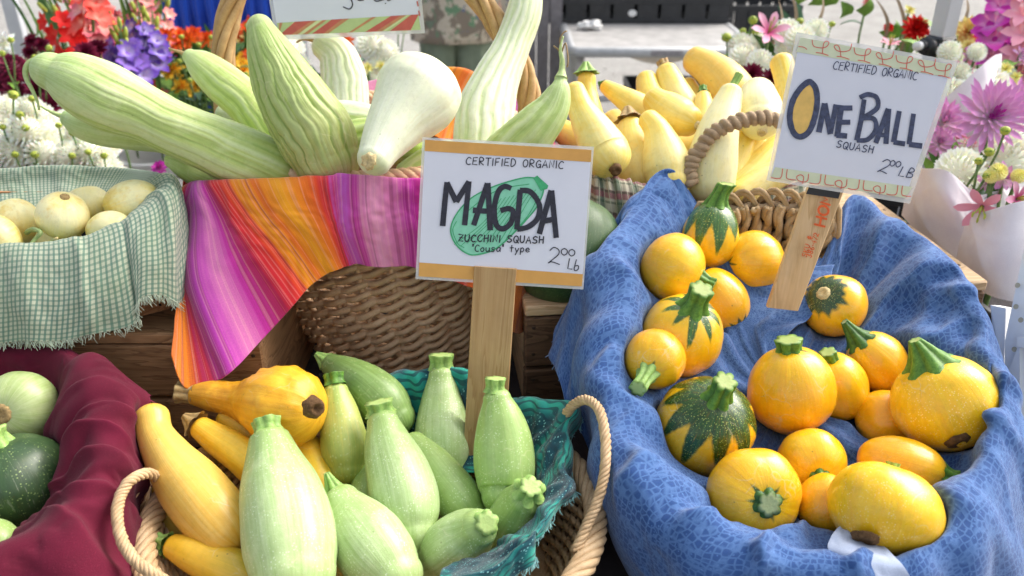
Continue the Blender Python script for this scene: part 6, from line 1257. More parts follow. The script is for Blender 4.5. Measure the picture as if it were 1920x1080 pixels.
# ================================================================ BACKGROUND
def petal_mat(name, inner, outer, rough=.6, tr=.25):
    t = NT(name, rough, .2); a = t.attr('along', 'Fac'); o = t.obj(); rn = t.rnd()
    col = t.ramp(t.math('ADD', a, t.math('MULTIPLY', t.math('SUBTRACT', t.noise(o, 60, 2), .5), .3)), [(.1, inner), (.75, outer)])
    t.set('Base Color', col); t.set('Subsurface Weight', tr); t.b.inputs['Subsurface Scale'].default_value = .004; return t.m
F = {k: petal_mat('petal_' + k, a, b) for k, a, b in (
 ('white', (.80, .80, .52), (.90, .90, .86)), ('burgundy', (.05, .002, .012), (.16, .006, .035)), ('coral', (.75, .28, .22), (.80, .07, .05)), ('pink', (.85, .62, .50), (.72, .16, .22)),
 ('purple', (.55, .45, .70), (.12, .05, .36)), ('violet', (.35, .25, .62), (.22, .11, .50)), ('orange', (.80, .35, .03), (.80, .10, .02)), ('yellow', (.80, .30, .02), (.85, .55, .05)), ('magenta', (.75, .35, .66), (.52, .03, .38)),
 ('lilac', (.88, .82, .78), (.70, .32, .60)), ('red', (.6, .01, .01), (.72, .015, .012)), ('redtip', (.72, .015, .012), (.85, .72, .25)), ('lemon', (.75, .7, .05), (.85, .8, .35)), ('lily', (.66, .09, .28), (.82, .45, .58)), ('rose', (.80, .30, .40), (.80, .35, .45)), ('salmon', (.8, .5, .4), (.78, .25, .25)))}
LEAF = simple('leaf_green', (.06, .15, .03), .55, .3, .4, 40, .2); LEAFL = simple('leaf_light', (.16, .30, .05), .55, .3, .35, 40, .2); BUD = simple('bud_green', (.36, .42, .06), .5, .3, .35, 90, .2); STEMG = simple('flower_stem', (.12, .20, .06), .6, .3, .3, 30); LEAFD = simple('leaf_blue_green', (.08, .17, .10), .6, .3, .3, 40)
def petal(mb, base, dirv, upv, L, Wd, curl=.3, cup=.2, tip=.5, n=4):
    """one curved petal, along 0..1"""
    sd_ = dirv.cross(upv).normalized(); up = sd_.cross(dirv).normalized(); vs = []; at = []
    for i in range(n + 1):
        s = i / n; w = Wd * .5 * (sin(pi * min(1, s * (1 - tip) + .0 + .5 * 0 + s * tip * .0 + .12)) if False else (s ** .6) * (1 - s ** (2.2 + 2 * (1 - tip))) ** .6 * 1.45 if i < n else 0.02)
        c = base + dirv * (L * s) + up * (L * curl * s * s)
        for q in (-1, 0, 1): vs.append(c + sd_ * (w * q) + up * (abs(q) * w * cup)); at.append(s)
    fs = []
    for i in range(n):
        for q in (0, 1): a = i * 3 + q; fs.append((a, a + 1, a + 4, a + 3))
    mb.add(vs, fs, at)
def dahlia_mesh(name, R, npet, Wd, flat=.5, ball=False, curl=.15, jit=.1, seed=1, m='white', tip=.2):
    rnd = random.Random(seed); mb = MB(); Zv = Vector((0, 0, 1))
    for k in range(npet):
        f = (k + .5) / npet; A = k * 2.39996 + rnd.uniform(-.05, .05)
        th = (f ** .62) * (pi * (.66 if ball else .50)); L = R * (.34 + .66 * f ** .5) * (1 + rnd.uniform(-jit, jit)) if not ball else R * .45
        d = Vector((sin(th) * cos(A), sin(th) * sin(A), cos(th)))
        if ball: b0 = d * (R * .6)
        else: b0 = Vector((0, 0, R * .12 * (1 - f)))
        up = (Zv - d * Zv.dot(d)); up = up.normalized() if up.length > .05 else Vector((cos(A), sin(A), 0))
        if not ball: d = (d + Zv * flat * (1 - f) * .5).normalized()
        petal(mb, b0, d, up, L, Wd * (.5 + .5 * f), curl * (1 if ball else (1 - 1.3 * f)), .35, tip)
    if ball: mb.ell((0, 0, 0), (R * .68,) * 3, 12, 8, None, .4)
    me = mesh(mb.v, mb.f, True, None, name); fattr(me, 'along', mb.a); me.materials.append(F[m]); return me
DM = {}
def dm(kind, m, seed=1):
    k = (kind, m, seed)
    if k not in DM:
        DM[k] = {'ball': lambda: dahlia_mesh('pompon_bloom', 1, 120, .34, ball=True, seed=seed, m=m, curl=-.25), 'deco': lambda: dahlia_mesh('dahlia_bloom', 1, 62, .30, seed=seed, m=m, curl=.25, jit=.12),
                 'spiky': lambda: dahlia_mesh('spiky_bloom', 1, 64, .20, seed=seed, m=m, curl=.3, jit=.18, tip=0), 'small': lambda: dahlia_mesh('small_bloom', 1, 26, .42, seed=seed, m=m, curl=.2, jit=.2),
                 'mum': lambda: dahlia_mesh('mum_bloom', 1, 110, .26, ball=True, seed=seed, m=m, curl=.15)}[kind]()
    return DM[k]
stemMB = MB(); stemMB.tube([Vector((0, 0, 0)), Vector((.01, 0, -.35)), Vector((-.01, .01, -.7)), Vector((0, 0, -1))], .011, 6); stem_me = mesh(stemMB.v, stemMB.f, True, None, 'stem'); fattr(stem_me, 'along', stemMB.a); stem_me.materials.append(STEMG)
def leaf_mesh(name, m, w=.42, lobes=0):
    mb = MB(); vs = []; fs = []; N = 8
    for i in range(N + 1):
        s = i / N; ww = w * .5 * sin(pi * s ** .8) * (1 + .18 * (i % 2)); z = .12 * sin(pi * s) - .25 * s * s
        for q in (-1, 0, 1): vs.append(Vector((q * ww, s, z + abs(q) * .06)))
    for i in range(N):
        for q in (0, 1): a = i * 3 + q; fs.append((a, a + 1, a + 4, a + 3))
    me = mesh(vs, fs, True, None, name); me.materials.append(m); return me
LM = [leaf_mesh('leaf', LEAF), leaf_mesh('leaf', LEAFL), leaf_mesh('leaf', LEAFD, .3)]
def toM(axis, roll=0):
    return axis.normalized().to_track_quat('Z', 'Y').to_matrix() @ Matrix.Rotation(roll, 3, 'Z')
def flower(pos, R, kind, m, axis, lab, group, nm='dahlia', stem_l=.45, leaves=1, seed=None, stemdir=None, cat='flower'):
    seed = seed or random.randrange(1, 4); root = empty(nm, pos, lab, cat, group)
    o = bpy.data.objects.new('bloom', dm(kind, m, seed)); COL.objects.link(o); o.parent = root; o.scale = (R, R, R * .9); o.rotation_euler = toM(axis, random.uniform(0, 6)).to_euler()
    s = bpy.data.objects.new('stem', stem_me); COL.objects.link(s); s.parent = root; sdv = stemdir or Vector((random.uniform(-.12, .12), random.uniform(-.1, .1), 1)); s.scale = (.3, .3, stem_l); s.rotation_euler = toM(sdv).to_euler()
    for k in range(leaves):
        l = bpy.data.objects.new('leaf', random.choice(LM)); COL.objects.link(l); l.parent = root; q = random.uniform(.05, .10); l.scale = (q, q, q); l.location = (0, 0, -R * .5 - random.uniform(.01, .1)); l.rotation_euler = (random.uniform(-.4, .5), 0, random.uniform(0, 6.28))
    return root
bud_me = None
def bud(pos, R, lab, group, stem_l=.12, tint=None):
    global bud_me
    if bud_me is None:
        mb = MB(); mb.ell((0, 0, 0), (1, 1, .9), 12, 8)
        bud_me = mesh(mb.v, mb.f, True, None, 'bud'); bud_me.materials.append(BUD)
        mb = MB()
        for k in range(7): A = 2 * pi * k / 7; petal(mb, Vector((0, 0, -.7)), Vector((cos(A) * .8, sin(A) * .8, .45)).normalized(), Vector((0, 0, 1)), 1.5, .7, .3, .2)
        bud.sep = mesh(mb.v, mb.f, True, None, 'sepals'); fattr(bud.sep, 'along', mb.a); bud.sep.materials.append(LEAFL)
    root = empty('flower_bud', pos, lab, 'flower bud', group)
    for nm_, me, sc in (('bud', bud_me, R * .78), ('sepals', bud.sep, R * .9)):
        o = bpy.data.objects.new(nm_, me); COL.objects.link(o); o.parent = root; o.scale = (sc,) * 3; o.rotation_euler = (random.uniform(-.6, .3), random.uniform(-.4, .4), 0)
    s = bpy.data.objects.new('stem', stem_me); COL.objects.link(s); s.parent = root; s.scale = (.2, .2, stem_l); s.rotation_euler = toM(Vector((random.uniform(-.25, .25), random.uniform(-.2, .2), 1))).to_euler()
    return root
FLO = {}
def floret_me(m):
    if m not in FLO:
        mb = MB(); rnd = random.Random(len(FLO))
        for k in range(6):
            A = 2 * pi * k / 6 + rnd.uniform(-.15, .15); d = Vector((cos(A) * .75, sin(A) * .75, .8)).normalized(); petal(mb, Vector((0, 0, -.1)), d, Vector((-cos(A) * .2, -sin(A) * .2, -1)), 1.05, .78 * rnd.uniform(.85, 1.1), .42, -.25, .9, 5)
        FLO[m] = mesh(mb.v, mb.f, True, None, 'floret'); fattr(FLO[m], 'along', mb.a); FLO[m].materials.append(F[m])
    return FLO[m]
def glad(p0, p1, m, lab, group, n=9, r=.028, tipbuds=5, start=.25, m2=None, nm='gladiolus'):
    """flower spike from p0 (foot) to p1 (tip)"""
    root = empty(nm, p0, lab, 'flower', group); ax = (p1 - p0); L_ = ax.length; a = ax.normalized(); mb = MB(); mb.tube([Vector(), ax * .5 + Vector((.004, 0, 0)), ax], [.005, .004, .002], 6); mb.build('stem', STEMG, root)
    u = a.cross(Vector((0, -1, .3))).normalized(); fw = u.cross(a)
    if fw.y > 0: fw = -fw
    for k in range(n + tipbuds):
        f = start + (1 - start) * k / (n + tipbuds); side = 1 if k % 2 else -1; p = ax * f + u * (side * r * .35)
        d = (fw * random.uniform(.6, 1.1) + u * side * random.uniform(.3, .9) + a * .35).normalized()
        if k < n:
            o = bpy.data.objects.new('floret', floret_me(m2 if (m2 and random.random() < .4) else m)); COL.objects.link(o); o.parent = root; q = r * (1.15 - .5 * k / n); o.scale = (q, q, q); o.location = p + d * r * .35; o.rotation_euler = toM(d, random.uniform(0, 6)).to_euler()
        else:
            mb = MB(); mb.ell((0, 0, 0), (.007, .007, .018), 6, 5, toM(a + d * .5)); o = mb.build('bud', BUD, root, True); o.location = p
    return root
def blade(p0, p1, w, lab, group, m=LEAF, nm='leaf_blade', bow=.02):
    mb = MB(); N = 10; ax = p1 - p0; sd_ = ax.cross(Vector((0, 1, .3))).normalized(); vs = []; fs = []
    for i in range(N + 1):
        s = i / N; c = p0 + ax * s + Vector((bow * sin(pi * s), -bow * .5 * sin(pi * s), 0)); ww = w * (1 - s ** 3) * .5 + .0004
        for q in (-1, 0, 1): vs.append(c + sd_ * q * ww + Vector((0, -.15 * ww * abs(q), 0)))
    for i in range(N):
        for q in (0, 1): a = i * 3 + q; fs.append((a, a + 1, a + 4, a + 3))
    mb.add(vs, fs); o = mb.build(nm, m, None, True, p0); tag(o, lab, 'leaf', group); return o
def bucket(c, r, h, m, lab, group=None, nm='flower_bucket'):
    root = empty(nm, c, lab, 'bucket', group); mb = MB(); N = 28; vs = []
    for rr, z in ((r * .8, 0), (r, h), (r * 1.06, h), (r * 1.06, h - .012), (r * .97, h), (r * .78, .01)):
        for k in range(N): A = 2 * pi * k / N; vs.append(Vector((cos(A) * rr, sin(A) * rr, z)))
    mb.add(vs, [(j * N + k, j * N + (k + 1) % N, (j + 1) * N + (k + 1) % N, (j + 1) * N + k) for j in range(5) for k in range(N)] + [tuple(range(N)), tuple(5 * N + k for k in range(N))]); mb.build('pail', m, root, True)
    hp = [Vector((cos(pi * i / 14) * r * 1.06, -.03 - sin(pi * i / 14) * .05, h - .02 - sin(pi * i / 14) * r * .6)) for i in range(15)]; mb = MB(); mb.tube(hp, .002, 5); mb.build('bail', M['nail'], root, True); return root
PW = simple('white_plastic', (.80, .80, .80), .4, .5, .05, 10, .03); PB = simple('black_plastic', (.022, .024, .028), .45, .5, .3, 20, .1); MG = simple('grey_metal', (.42, .43, .44), .45, .5, .12, 20, .1, .3); TT = simple('table_top_grey', (.36, .35, .34), .6, .3, .2, 12, .1); GP_ = simple('grey_pole', (.52, .54, .58), .4, .5, .05, 10, .03, .2)
random.seed(11)
# --- buckets that carry the flowers
bucket(Vector((-1.30, 1.98, 0)), .16, .56, PW, 'white bucket of white dahlias behind the green checked basket'); bucket(Vector((-1.05, 2.0, 0)), .15, .55, PW, 'second white bucket of white dahlias beside the gravel'); bucket(Vector((-1.55, 2.3, 0)), .15, .6, PB, 'black bucket of burgundy dahlias')
bucket(Vector((-1.22, 2.65, 0)), .16, .5, PB, 'black bucket of coral and purple gladioli'); bucket(Vector((-.98, 2.5, 0)), .15, .42, PW, 'white bucket half hidden behind the ribbed squash tails'); bucket(Vector((-.72, 2.75, 0)), .17, .55, PB, 'black bucket of orange and yellow flowers'); bucket(Vector((-.45, 2.7, 0)), .15, .55, PB, 'black bucket of white flowers behind the pale ribbed squash')
# white bucket seen on the gravel
bucket(Py(296, 330, 2.75) - Vector((0, 0, .16)), .11, .24, PW, 'small white pail standing on the gravel behind the checked basket')
AXF = lambda: Vector((random.uniform(-.35, .35), -.75 + random.uniform(-.2, .25), .75)).normalized()
# white dahlias mass
G1 = 'white dahlias massed behind the green checked basket'
pts = [(random.uniform(-10, 200), random.uniform(235, 330), random.uniform(24, 32)) for _ in range(22)] + [(20, 200, 20), (55, 205, 22), (10, 235, 26), (45, 262, 28), (15, 290, 30), (85, 240, 22), (95, 275, 30), (60, 300, 30), (130, 230, 22), (140, 262, 28), (120, 300, 30), (165, 285, 28), (185, 262, 20), (190, 300, 22), (-15, 260, 28), (150, 308, 26), (75, 218, 22), (-20, 205, 24), (160, 240, 18), (205, 285, 14), (100, 255, 24), (30, 320, 28), (90, 325, 28), (175, 325, 24)]
for i, (x, y, r) in enumerate(pts):
    d = 2.05 + random.uniform(-.08, .1); flower(P(x, y, d), r * 1.25 * d / FPX, 'mum', 'white', AXF(), 'white dahlia in the dense white mass behind the green checked basket', G1, stem_l=.4, leaves=1)
for x, y, r in ((25, 178, 12), (60, 185, 9), (37, 215, 10), (48, 240, 9), (28, 290, 9), (65, 290, 10), (110, 235, 8), (135, 250, 8), (135, 292, 9), (165, 285, 8), (195, 292, 9), (5, 238, 8)):
    bud(P(x, y, 1.95), r * 1.95 / FPX, 'green dahlia bud on a thin stem above the white dahlias', 'buds above the white dahlias', .12)
G2 = 'burgundy dahlias at the far left'
for x, y, r, k in ((22, 130, 26, 'ball'), (30, 175, 26, 'deco'), (75, 172, 30, 'deco'), (110, 180, 26, 'deco'), (95, 200, 24, 'deco'), (60, 78, 16, 'deco'), (78, 85, 16, 'deco'), (55, 100, 14, 'deco'), (160, 100, 22, 'deco'), (185, 92, 20, 'deco'), (130, 155, 26, 'deco'), (20, 205, 20, 'deco'), (165, 120, 24, 'deco'), (0, 160, 24, 'deco'), (88, 118, 14, 'deco')):
    d = 2.3 + random.uniform(-.05, .1); flower(P(x, y, d), r * 1.15 * d / FPX, k, 'burgundy', AXF(), 'round burgundy pompon dahlia at the left edge' if k == 'ball' else 'dark burgundy dahlia among the dark blooms at the left', None if k == 'ball' else G2, stem_l=.45)
for x, y in ((20, 75), (65, 108), (92, 90), (4, 100)): bud(P(x, y, 2.2), .011, 'green bud among the burgundy dahlias', 'buds among the burgundy dahlias', .15)
for x, y, r in ((85, 70, 14), (98, 78, 14), (70, 100, 18), (110, 88, 12), (8, 82, 20), (12, 108, 18), (50, 112, 14), (122, 85, 10)): flower(P(x, y, 2.6), r * 1.2 * 2.6 / FPX, 'small', 'white', AXF(), 'small white flower among the burgundy dahlias', 'small white flowers at the left', stem_l=.5)
# gladioli
g = 'coral gladioli at the upper left'
for a, b_, m_, n in (((215, 150, 2.5), (95, -40, 2.45), 'coral', 9), ((200, 100, 2.55), (125, -60, 2.5), 'coral', 9), ((190, 80, 2.5), (150, -90, 2.5), 'salmon', 9), ((160, 130, 2.45), (70, -20, 2.4), 'red', 7), ((175, 60, 2.4), (165, -80, 2.4), 'coral', 7)):
    glad(P(*a), P(*b_), m_, {95: 'coral gladiolus spike leaning furthest left over the pavement', 125: 'coral gladiolus spike behind the leftmost leaning one', 150: 'salmon gladiolus spike, upright among the coral ones', 70: 'deep red gladiolus spike low above the burgundy dahlias', 165: 'coral gladiolus spike nearest the violet ones'}[b_[0]], g, n, .042, 3, .05, m2='pink')
for a, b_, m_ in (((265, 170, 2.45), (205, 20, 2.4), 'violet'), ((230, 160, 2.42), (225, 40, 2.4), 'violet'), ((270, 130, 2.5), (258, 0, 2.5), 'purple'), ((225, 200, 2.48), (240, 80, 2.4), 'purple'), ((285, 140, 2.5), (285, 20, 2.5), 'purple')):
    glad(P(*a), P(*b_), m_, {205: 'pale violet gladiolus spike at the left of the violet group', 225: 'pale violet gladiolus spike, tallest of its group', 258: 'dark purple gladiolus spike in the middle of the violet group', 240: 'dark purple gladiolus spike lowest behind the longest squash', 285: 'dark purple gladiolus spike nearest the blue table skirt'}[b_[0]], 'purple gladioli', 7, .040, 4, .05, m2='purple')
for a, b_ in (((285, 150, 2.7), (285, -30, 2.7)), ((300, 120, 2.7), (312, -30, 2.7)), ((265, 60, 2.6), (272, -60, 2.6))): glad(P(*a), P(*b_), 'salmon', 'salmon snapdragon spike beside the blue table skirt', 'salmon snapdragon spikes', 9, .030, 3, .05, m2='pink', nm='snapdragon')
for i in range(26):
    x = random.uniform(60, 300); d = random.uniform(2.5, 2.75); yb = 150 + random.uniform(-20, 40); x2 = 30 + (x - 60) * .95 + random.uniform(-25, 20) if x > 60 else x
    blade(P(x, yb if x > 150 else 110, d), P(x2 - 60 * (300 - x) / 240, -60, d), random.uniform(.008, .016), 'long green gladiolus leaf leaning among the spikes', 'gladiolus leaves at the upper left', random.choice([LEAF, LEAFL, LEAF]))
# orange, yellow mixed flowers
for i in range(70):
    x = random.choice([random.uniform(275, 420), random.uniform(440, 500), random.uniform(640, 780), random.uniform(280, 400)]); y = random.uniform(50, 190)
    if 280 < x < 420 and y < 62: y += 30
    c = 'orange' if y < 105 else 'yellow'
    if random.random() < .25: c = random.choice(['coral', 'yellow', 'salmon', 'redtip', 'red'])
    d = 2.75 + random.uniform(-.1, .25)
    flower(P(x, y, d), random.uniform(13, 21) * 1.2 * d / FPX, 'small', c, AXF(), ('orange red' if c in ('orange', 'coral', 'salmon', 'red') else 'golden yellow') + ' small flower in the mixed bunch behind the wicker handle', ('orange red' if c in ('orange', 'coral', 'salmon', 'red') else 'golden yellow') + ' flowers of the mixed bunch', nm='small_flower', stem_l=.35, leaves=3)
for i in range(26):
    bud(P(random.choice([random.uniform(285, 420), random.uniform(450, 490), random.uniform(640, 770)]), random.uniform(42, 170), 2.65), .011, 'round green bud in the mixed bunch behind the wicker handle', 'buds of the mixed bunch', .1)
for i in range(60):
    x = random.uniform(270, 500) if i < 40 else random.uniform(560, 780); y = random.uniform(110, 260); p = P(x, y, 2.95); blade(p, p + Vector((random.uniform(-.08, .08), 0, random.uniform(.06, .16))), .035, 'broad green leaf under the mixed flowers', 'leaves under the mixed flowers', random.choice([LEAF, LEAFD, LEAF]), bow=.02)
for x, y, r in ((697, 85, 24), (722, 100, 22), (708, 122, 20), (700, 150, 22), (535, 92, 30), (560, 125, 20), (600, 80, 16), (678, 138, 14), (575, 150, 18)):
    flower(P(x, y, 2.55), r * 1.25 * 2.55 / FPX, 'mum', 'white', AXF(), 'white flower behind the pale ribbed squash under the striped sign', 'white flowers behind the tall basket', stem_l=.35, leaves=2)
for x, y in ((690, 128), (715, 125), (655, 118)): flower(P(x, y, 2.5), .02, 'small', 'lemon', AXF(), 'small lemon yellow flower among the white ones', 'lemon yellow flowers', nm='small_flower', stem_l=.2)
flower(P(300, 316, 1.9), .022, 'deco', 'magenta', AXF(), 'magenta flower on the gravel between the two cloths', None, stem_l=.1)
# blue skirt table
bt = empty('far_table', Vector((-1.29, 4.3, 0)), 'tall far counter hidden under a royal blue cloth', 'table'); mb = MB(); mb.box((0, 0, 1.20), (.44, .7, .03)); mb.build('tabletop', M['wood_light'], bt)
for sx in (-.2, .2):
    for sy in (-.28, .28): mb = MB(); mb.tube([(sx, sy, 0), (sx, sy, 1.19)], .015, 8); mb.build('leg', MG, bt)
cols = []
for i in range(41):
    x = -1.29 - .25 + .50 * i / 40; fo = .028 * sin(i * 1.35) + .015 * sin(i * 2.7)
    cols.append([Vector((x, 4.66, 1.22)), Vector((x, 4.3, 1.222)), Vector((x, 3.95, 1.222)), Vector((x, 3.91, 1.18)), Vector((x, 3.89 + fo, .85)), Vector((x, 3.87 + fo * 1.5, .45)), Vector((x, 3.86 + fo * 1.8, .02))])
cloth('blue_skirt', cols, M['c_royal'], 'royal blue table skirt behind the flowers at the top', 'cloth', nu=160, nv=60, amp=.004, fu=6, fv=3, sim=None)
# canopy posts
def post(p0, ang, L_, w, lab, grip=None, m=None):
    root = empty('canopy_post', p0, lab, 'post'); root.rotation_euler = (0, 0, ang); mb = MB(); mb.box((0, 0, L_ / 2), (w, w, L_), None, .003); mb.build('pole', m or GP_, root)
    mb = MB(); mb.box((0, 0, .006), (w * 3, w * 3, .012), None, .004); mb.build('foot', MG, root)
    if grip:
        mb = MB(); mb.box((0, 0, grip), (w * 1.25, w * 1.25, .075), None, .006); mb.build('clamp', PB, root)
        mb = MB(); mb.tube([(-w * .6, -.004, grip + .012), (-w * 1.35, -.010, grip + .018)], .020, 16); mb.tube([(-w * 1.3, -.010, grip + .018), (-w * 1.75, -.014, grip + .02)], .012, 12); mb.build('knob', PB, root, True)
        mb = MB(); mb.tube([(-w * 1.7, -.014, grip + .02), (-w * 2.1, -.016, grip + .02)], .010, 12); mb.build('knob_tip', PW, root, True)
        for k in range(5): mb = MB(); mb.box((.0, -w * .64, grip - .024 + k * .012), (w * .9, .003, .004)); mb.build('clamp_rib', PB, root)
    return root
pp = P(1760, 96, 2.02); post(Vector((pp.x - .0, pp.y, 0)), .35, 2.6, .042, 'pale grey canopy post with a black clamp behind the tilted sign', grip=pp.z)
pp = P(28, 40, 3.0); post(Vector((pp.x, pp.y, 0)), .2, 2.6, .045, 'pale grey canopy post at the far left')
# folding table with crates
ft = empty('folding_table', Vector((.93, 4.74, 0)), 'grey metal folding table with black crates on it', 'table')
TZ = .735
def tb(c, s, nm, m, bev=.004): mb = MB(); mb.box(c, s, None, bev); return mb.build(nm, m, ft)
xl = P(1072, 90, 4.50).x - .93; xr = P(1408, 60, 4.62).x - .93
tb(((xl + xr) / 2, .38, TZ - .012), (xr - xl, 1.06, .024), 'tabletop', TT, .01)
mb = MB(); pr = [(xl, -.16), (xr, -.16)]
mb.tube([Vector((xl + .03, .90, TZ - .02)), Vector((xl, .86, TZ - .02)), Vector((xl, -.13, TZ - .02)), Vector((xl + .03, -.165, TZ - .02)), Vector((xr - .03, -.165, TZ - .02)), Vector((xr, -.13, TZ - .02)), Vector((xr, .88, TZ - .02))], .028, 10); mb.build('frame', MG, ft, True)
tb(((xl + xr) / 2 + .01, -.192, TZ - .02), (.17, .006, .03), 'latch_plate', simple('latch_metal', (.30, .29, .31), .4, .5, metal=.5))
mb = MB(); N = 16; cx = (xl + xr) / 2 - .02
vs = [Vector((cx - .2 + .4 * i / N, -.17, TZ - .03)) for i in range(N + 1)] + [Vector((cx - .2 + .4 * i / N, -.17, TZ - .032 - .05 * sin(pi * i / N))) for i in range(N + 1)]
mb.add(vs, [(i, i + 1, N + 2 + i, N + 1 + i) for i in range(N)]); mb.build('apron', simple('apron_tan', (.48, .42, .34), .7), ft)
for x in (xl + .05, xr - .05):
    for y in (-.13, .86): mb = MB(); mb.tube([(x, y, 0), (x, y, TZ - .02)], .02, 10); mb.build('leg', simple('leg_grey', (.45, .42, .40), .5, .5, metal=.2), ft, True)
mb = MB(); mb.tube(spline([Vector((xl + .06, -.13, .45)), Vector((xl + .3, -.13, .46)), Vector((.02, -.13, .455)), Vector((.10, -.13, .40)), Vector((.12, -.13, .3)), Vector((.12, -.13, .05))], 30), .016, 9); mb.build('brace', MG, ft, True)
def vent_crate(c, s, lab, ribs=9, rot=0, m=PB, group=None, tape=False):
    root = empty('plastic_crate', c, lab, 'crate', group, (0, 0, rot)); L_, D_, H_ = s; th = .006
    for y in (-D_ / 2, D_ / 2):
        for nm_, z, h in (('top_rail', H_ - .02, .04), ('bottom_rail', .015, .03)): mb = MB(); mb.box((0, y, z), (L_, th * 2, h), None, .002); mb.build(nm_, m, root)
        for k in range(ribs): mb = MB(); mb.box((-L_ / 2 + L_ * (k + .5) / ribs, y, H_ / 2), (L_ / ribs * .86, th, H_ - .05), None, .001); mb.build('side_panel', m, root)
    for x in (-L_ / 2, L_ / 2):
        for nm_, z, h in (('top_rail', H_ - .02, .04), ('bottom_rail', .015, .03)): mb = MB(); mb.box((x, 0, z), (th * 2, D_, h), None, .002); mb.build(nm_, m, root)
        for k in range(5): mb = MB(); mb.box((x, -D_ / 2 + D_ * (k + .5) / 5, H_ / 2), (th, D_ / 5 * .66, H_ - .05), None, .001); mb.build('side_panel', m, root)
    mb = MB(); mb.box((0, 0, .004), (L_ - .01, D_ - .01, .006)); mb.build('base', m, root)
    if tape: mb = MB(); mb.ell((-.02, -D_ / 2 - .008, H_ * .4), (.026, .002, .02), 10, 6); mb.build('paper_tag', PW, root)
    return root
vent_crate(Vector((.74, 5.50, TZ + .002)), (1.14, .40, .15), 'long black plastic crate on the folding table', 8, 0, PB, tape=True)
vent_crate(Vector((.76, 5.51, TZ + .16)), (1.10, .38, .14), 'second black crate stacked on the long one', 8, 0, PB)
vent_crate(Vector((1.72, 6.3, .0)), (.55, .4, .72), 'tall black crate stack standing behind the folding table', 6, 0, PB)
vent_crate(Vector((1.0, 5.1, .26)), (.62, .35, .17), 'black crate stored under the folding table', 7, 0, PB)
# produce box under the table
bx = empty('carton', Vector((1.0, 5.08, 0)), 'white carton with green lines under the folding table', 'box'); mb = MB(); mb.box((0, 0, .125), (.66, .36, .25), None, .003); mb.build('box', simple('carton_white', (.58, .60, .60), .8, .2, .06, 10, .05), bx)
for i, (ins) in enumerate((.03, .065)):
    mb = MB(); h0, h1 = .02 + ins, .24 - ins * .6; xl_, xr_ = -.32 + ins, .32 - ins
    for c, s in (((0, -.182, h1), (xr_ - xl_, .002, .006)), ((xl_, -.182, (h0 + h1) / 2), (.006, .002, h1 - h0)), ((xr_, -.182, (h0 + h1) / 2), (.006, .002, h1 - h0)), ((0, -.182, h0), (xr_ - xl_, .002, .006))): mb.box(c, s)
    mb.build('printed_frame', simple('print_green', (.05, .28, .18), .7), bx)
# crumpled white plastic on the table
def crumple(c, r, lab, sq=.6, m=PW, nm='crumpled_plastic'):
    mb = MB(); sd_ = random.uniform(0, 50); N, K = 26, 16; vs = []; fs = []
    for j in range(K + 1):
        for i in range(N):
            th = pi * j / K; ph = 2 * pi * i / N; v = Vector((sin(th) * cos(ph), sin(th) * sin(ph), cos(th))); q = 1 + .9 * fn(v.x * 2 + sd_, v.y * 2, v.z * 2) + .3 * fn(v.x * 6, v.y * 6 + sd_, v.z * 6); vs.append(Vector((v.x * r * q * 1.3, v.y * r * q, v.z * r * q * sq + r * sq)))
    for j in range(K):
        for i in range(N): fs.append((j * N + i, (j + 1) * N + i, (j + 1) * N + (i + 1) % N, j * N + (i + 1) % N))
    mb.add(vs, fs); o = mb.build(nm, m, None, True, None, c); tag(o, lab, 'plastic bag'); return o
crumple(Vector((P(1108, 45, 5.0).x, 5.10, TZ + .004)), .045, 'crumpled white plastic on the corner of the folding table', .5)
crumple(Vector((P(1190, 135, 4.6).x, 4.75, .0)), .12, 'pale crumpled sheet lying on the ground under the folding table', .5, simple('sheet_grey', (.55, .56, .55), .7))
# grey post or board left of the table
gb = empty('plank_bin', Vector((.20, 5.3, 0)), 'weathered grey boards standing beside the folding table', 'boards')
for k in range(4): mb = MB(); mb.box((-.17 + k * .078, 0, .62), (.072, .02, 1.24), None, .002); mb.build('board', simple('board_grey', (.20, .19, .205), .85, .2, .2, 20, .3), gb)
mb = MB(); mb.box((.19, -.03, .35), (.10, .10, .70), None, .02); mb.build('bag', simple('bag_white', (.5, .5, .49), .8), gb)
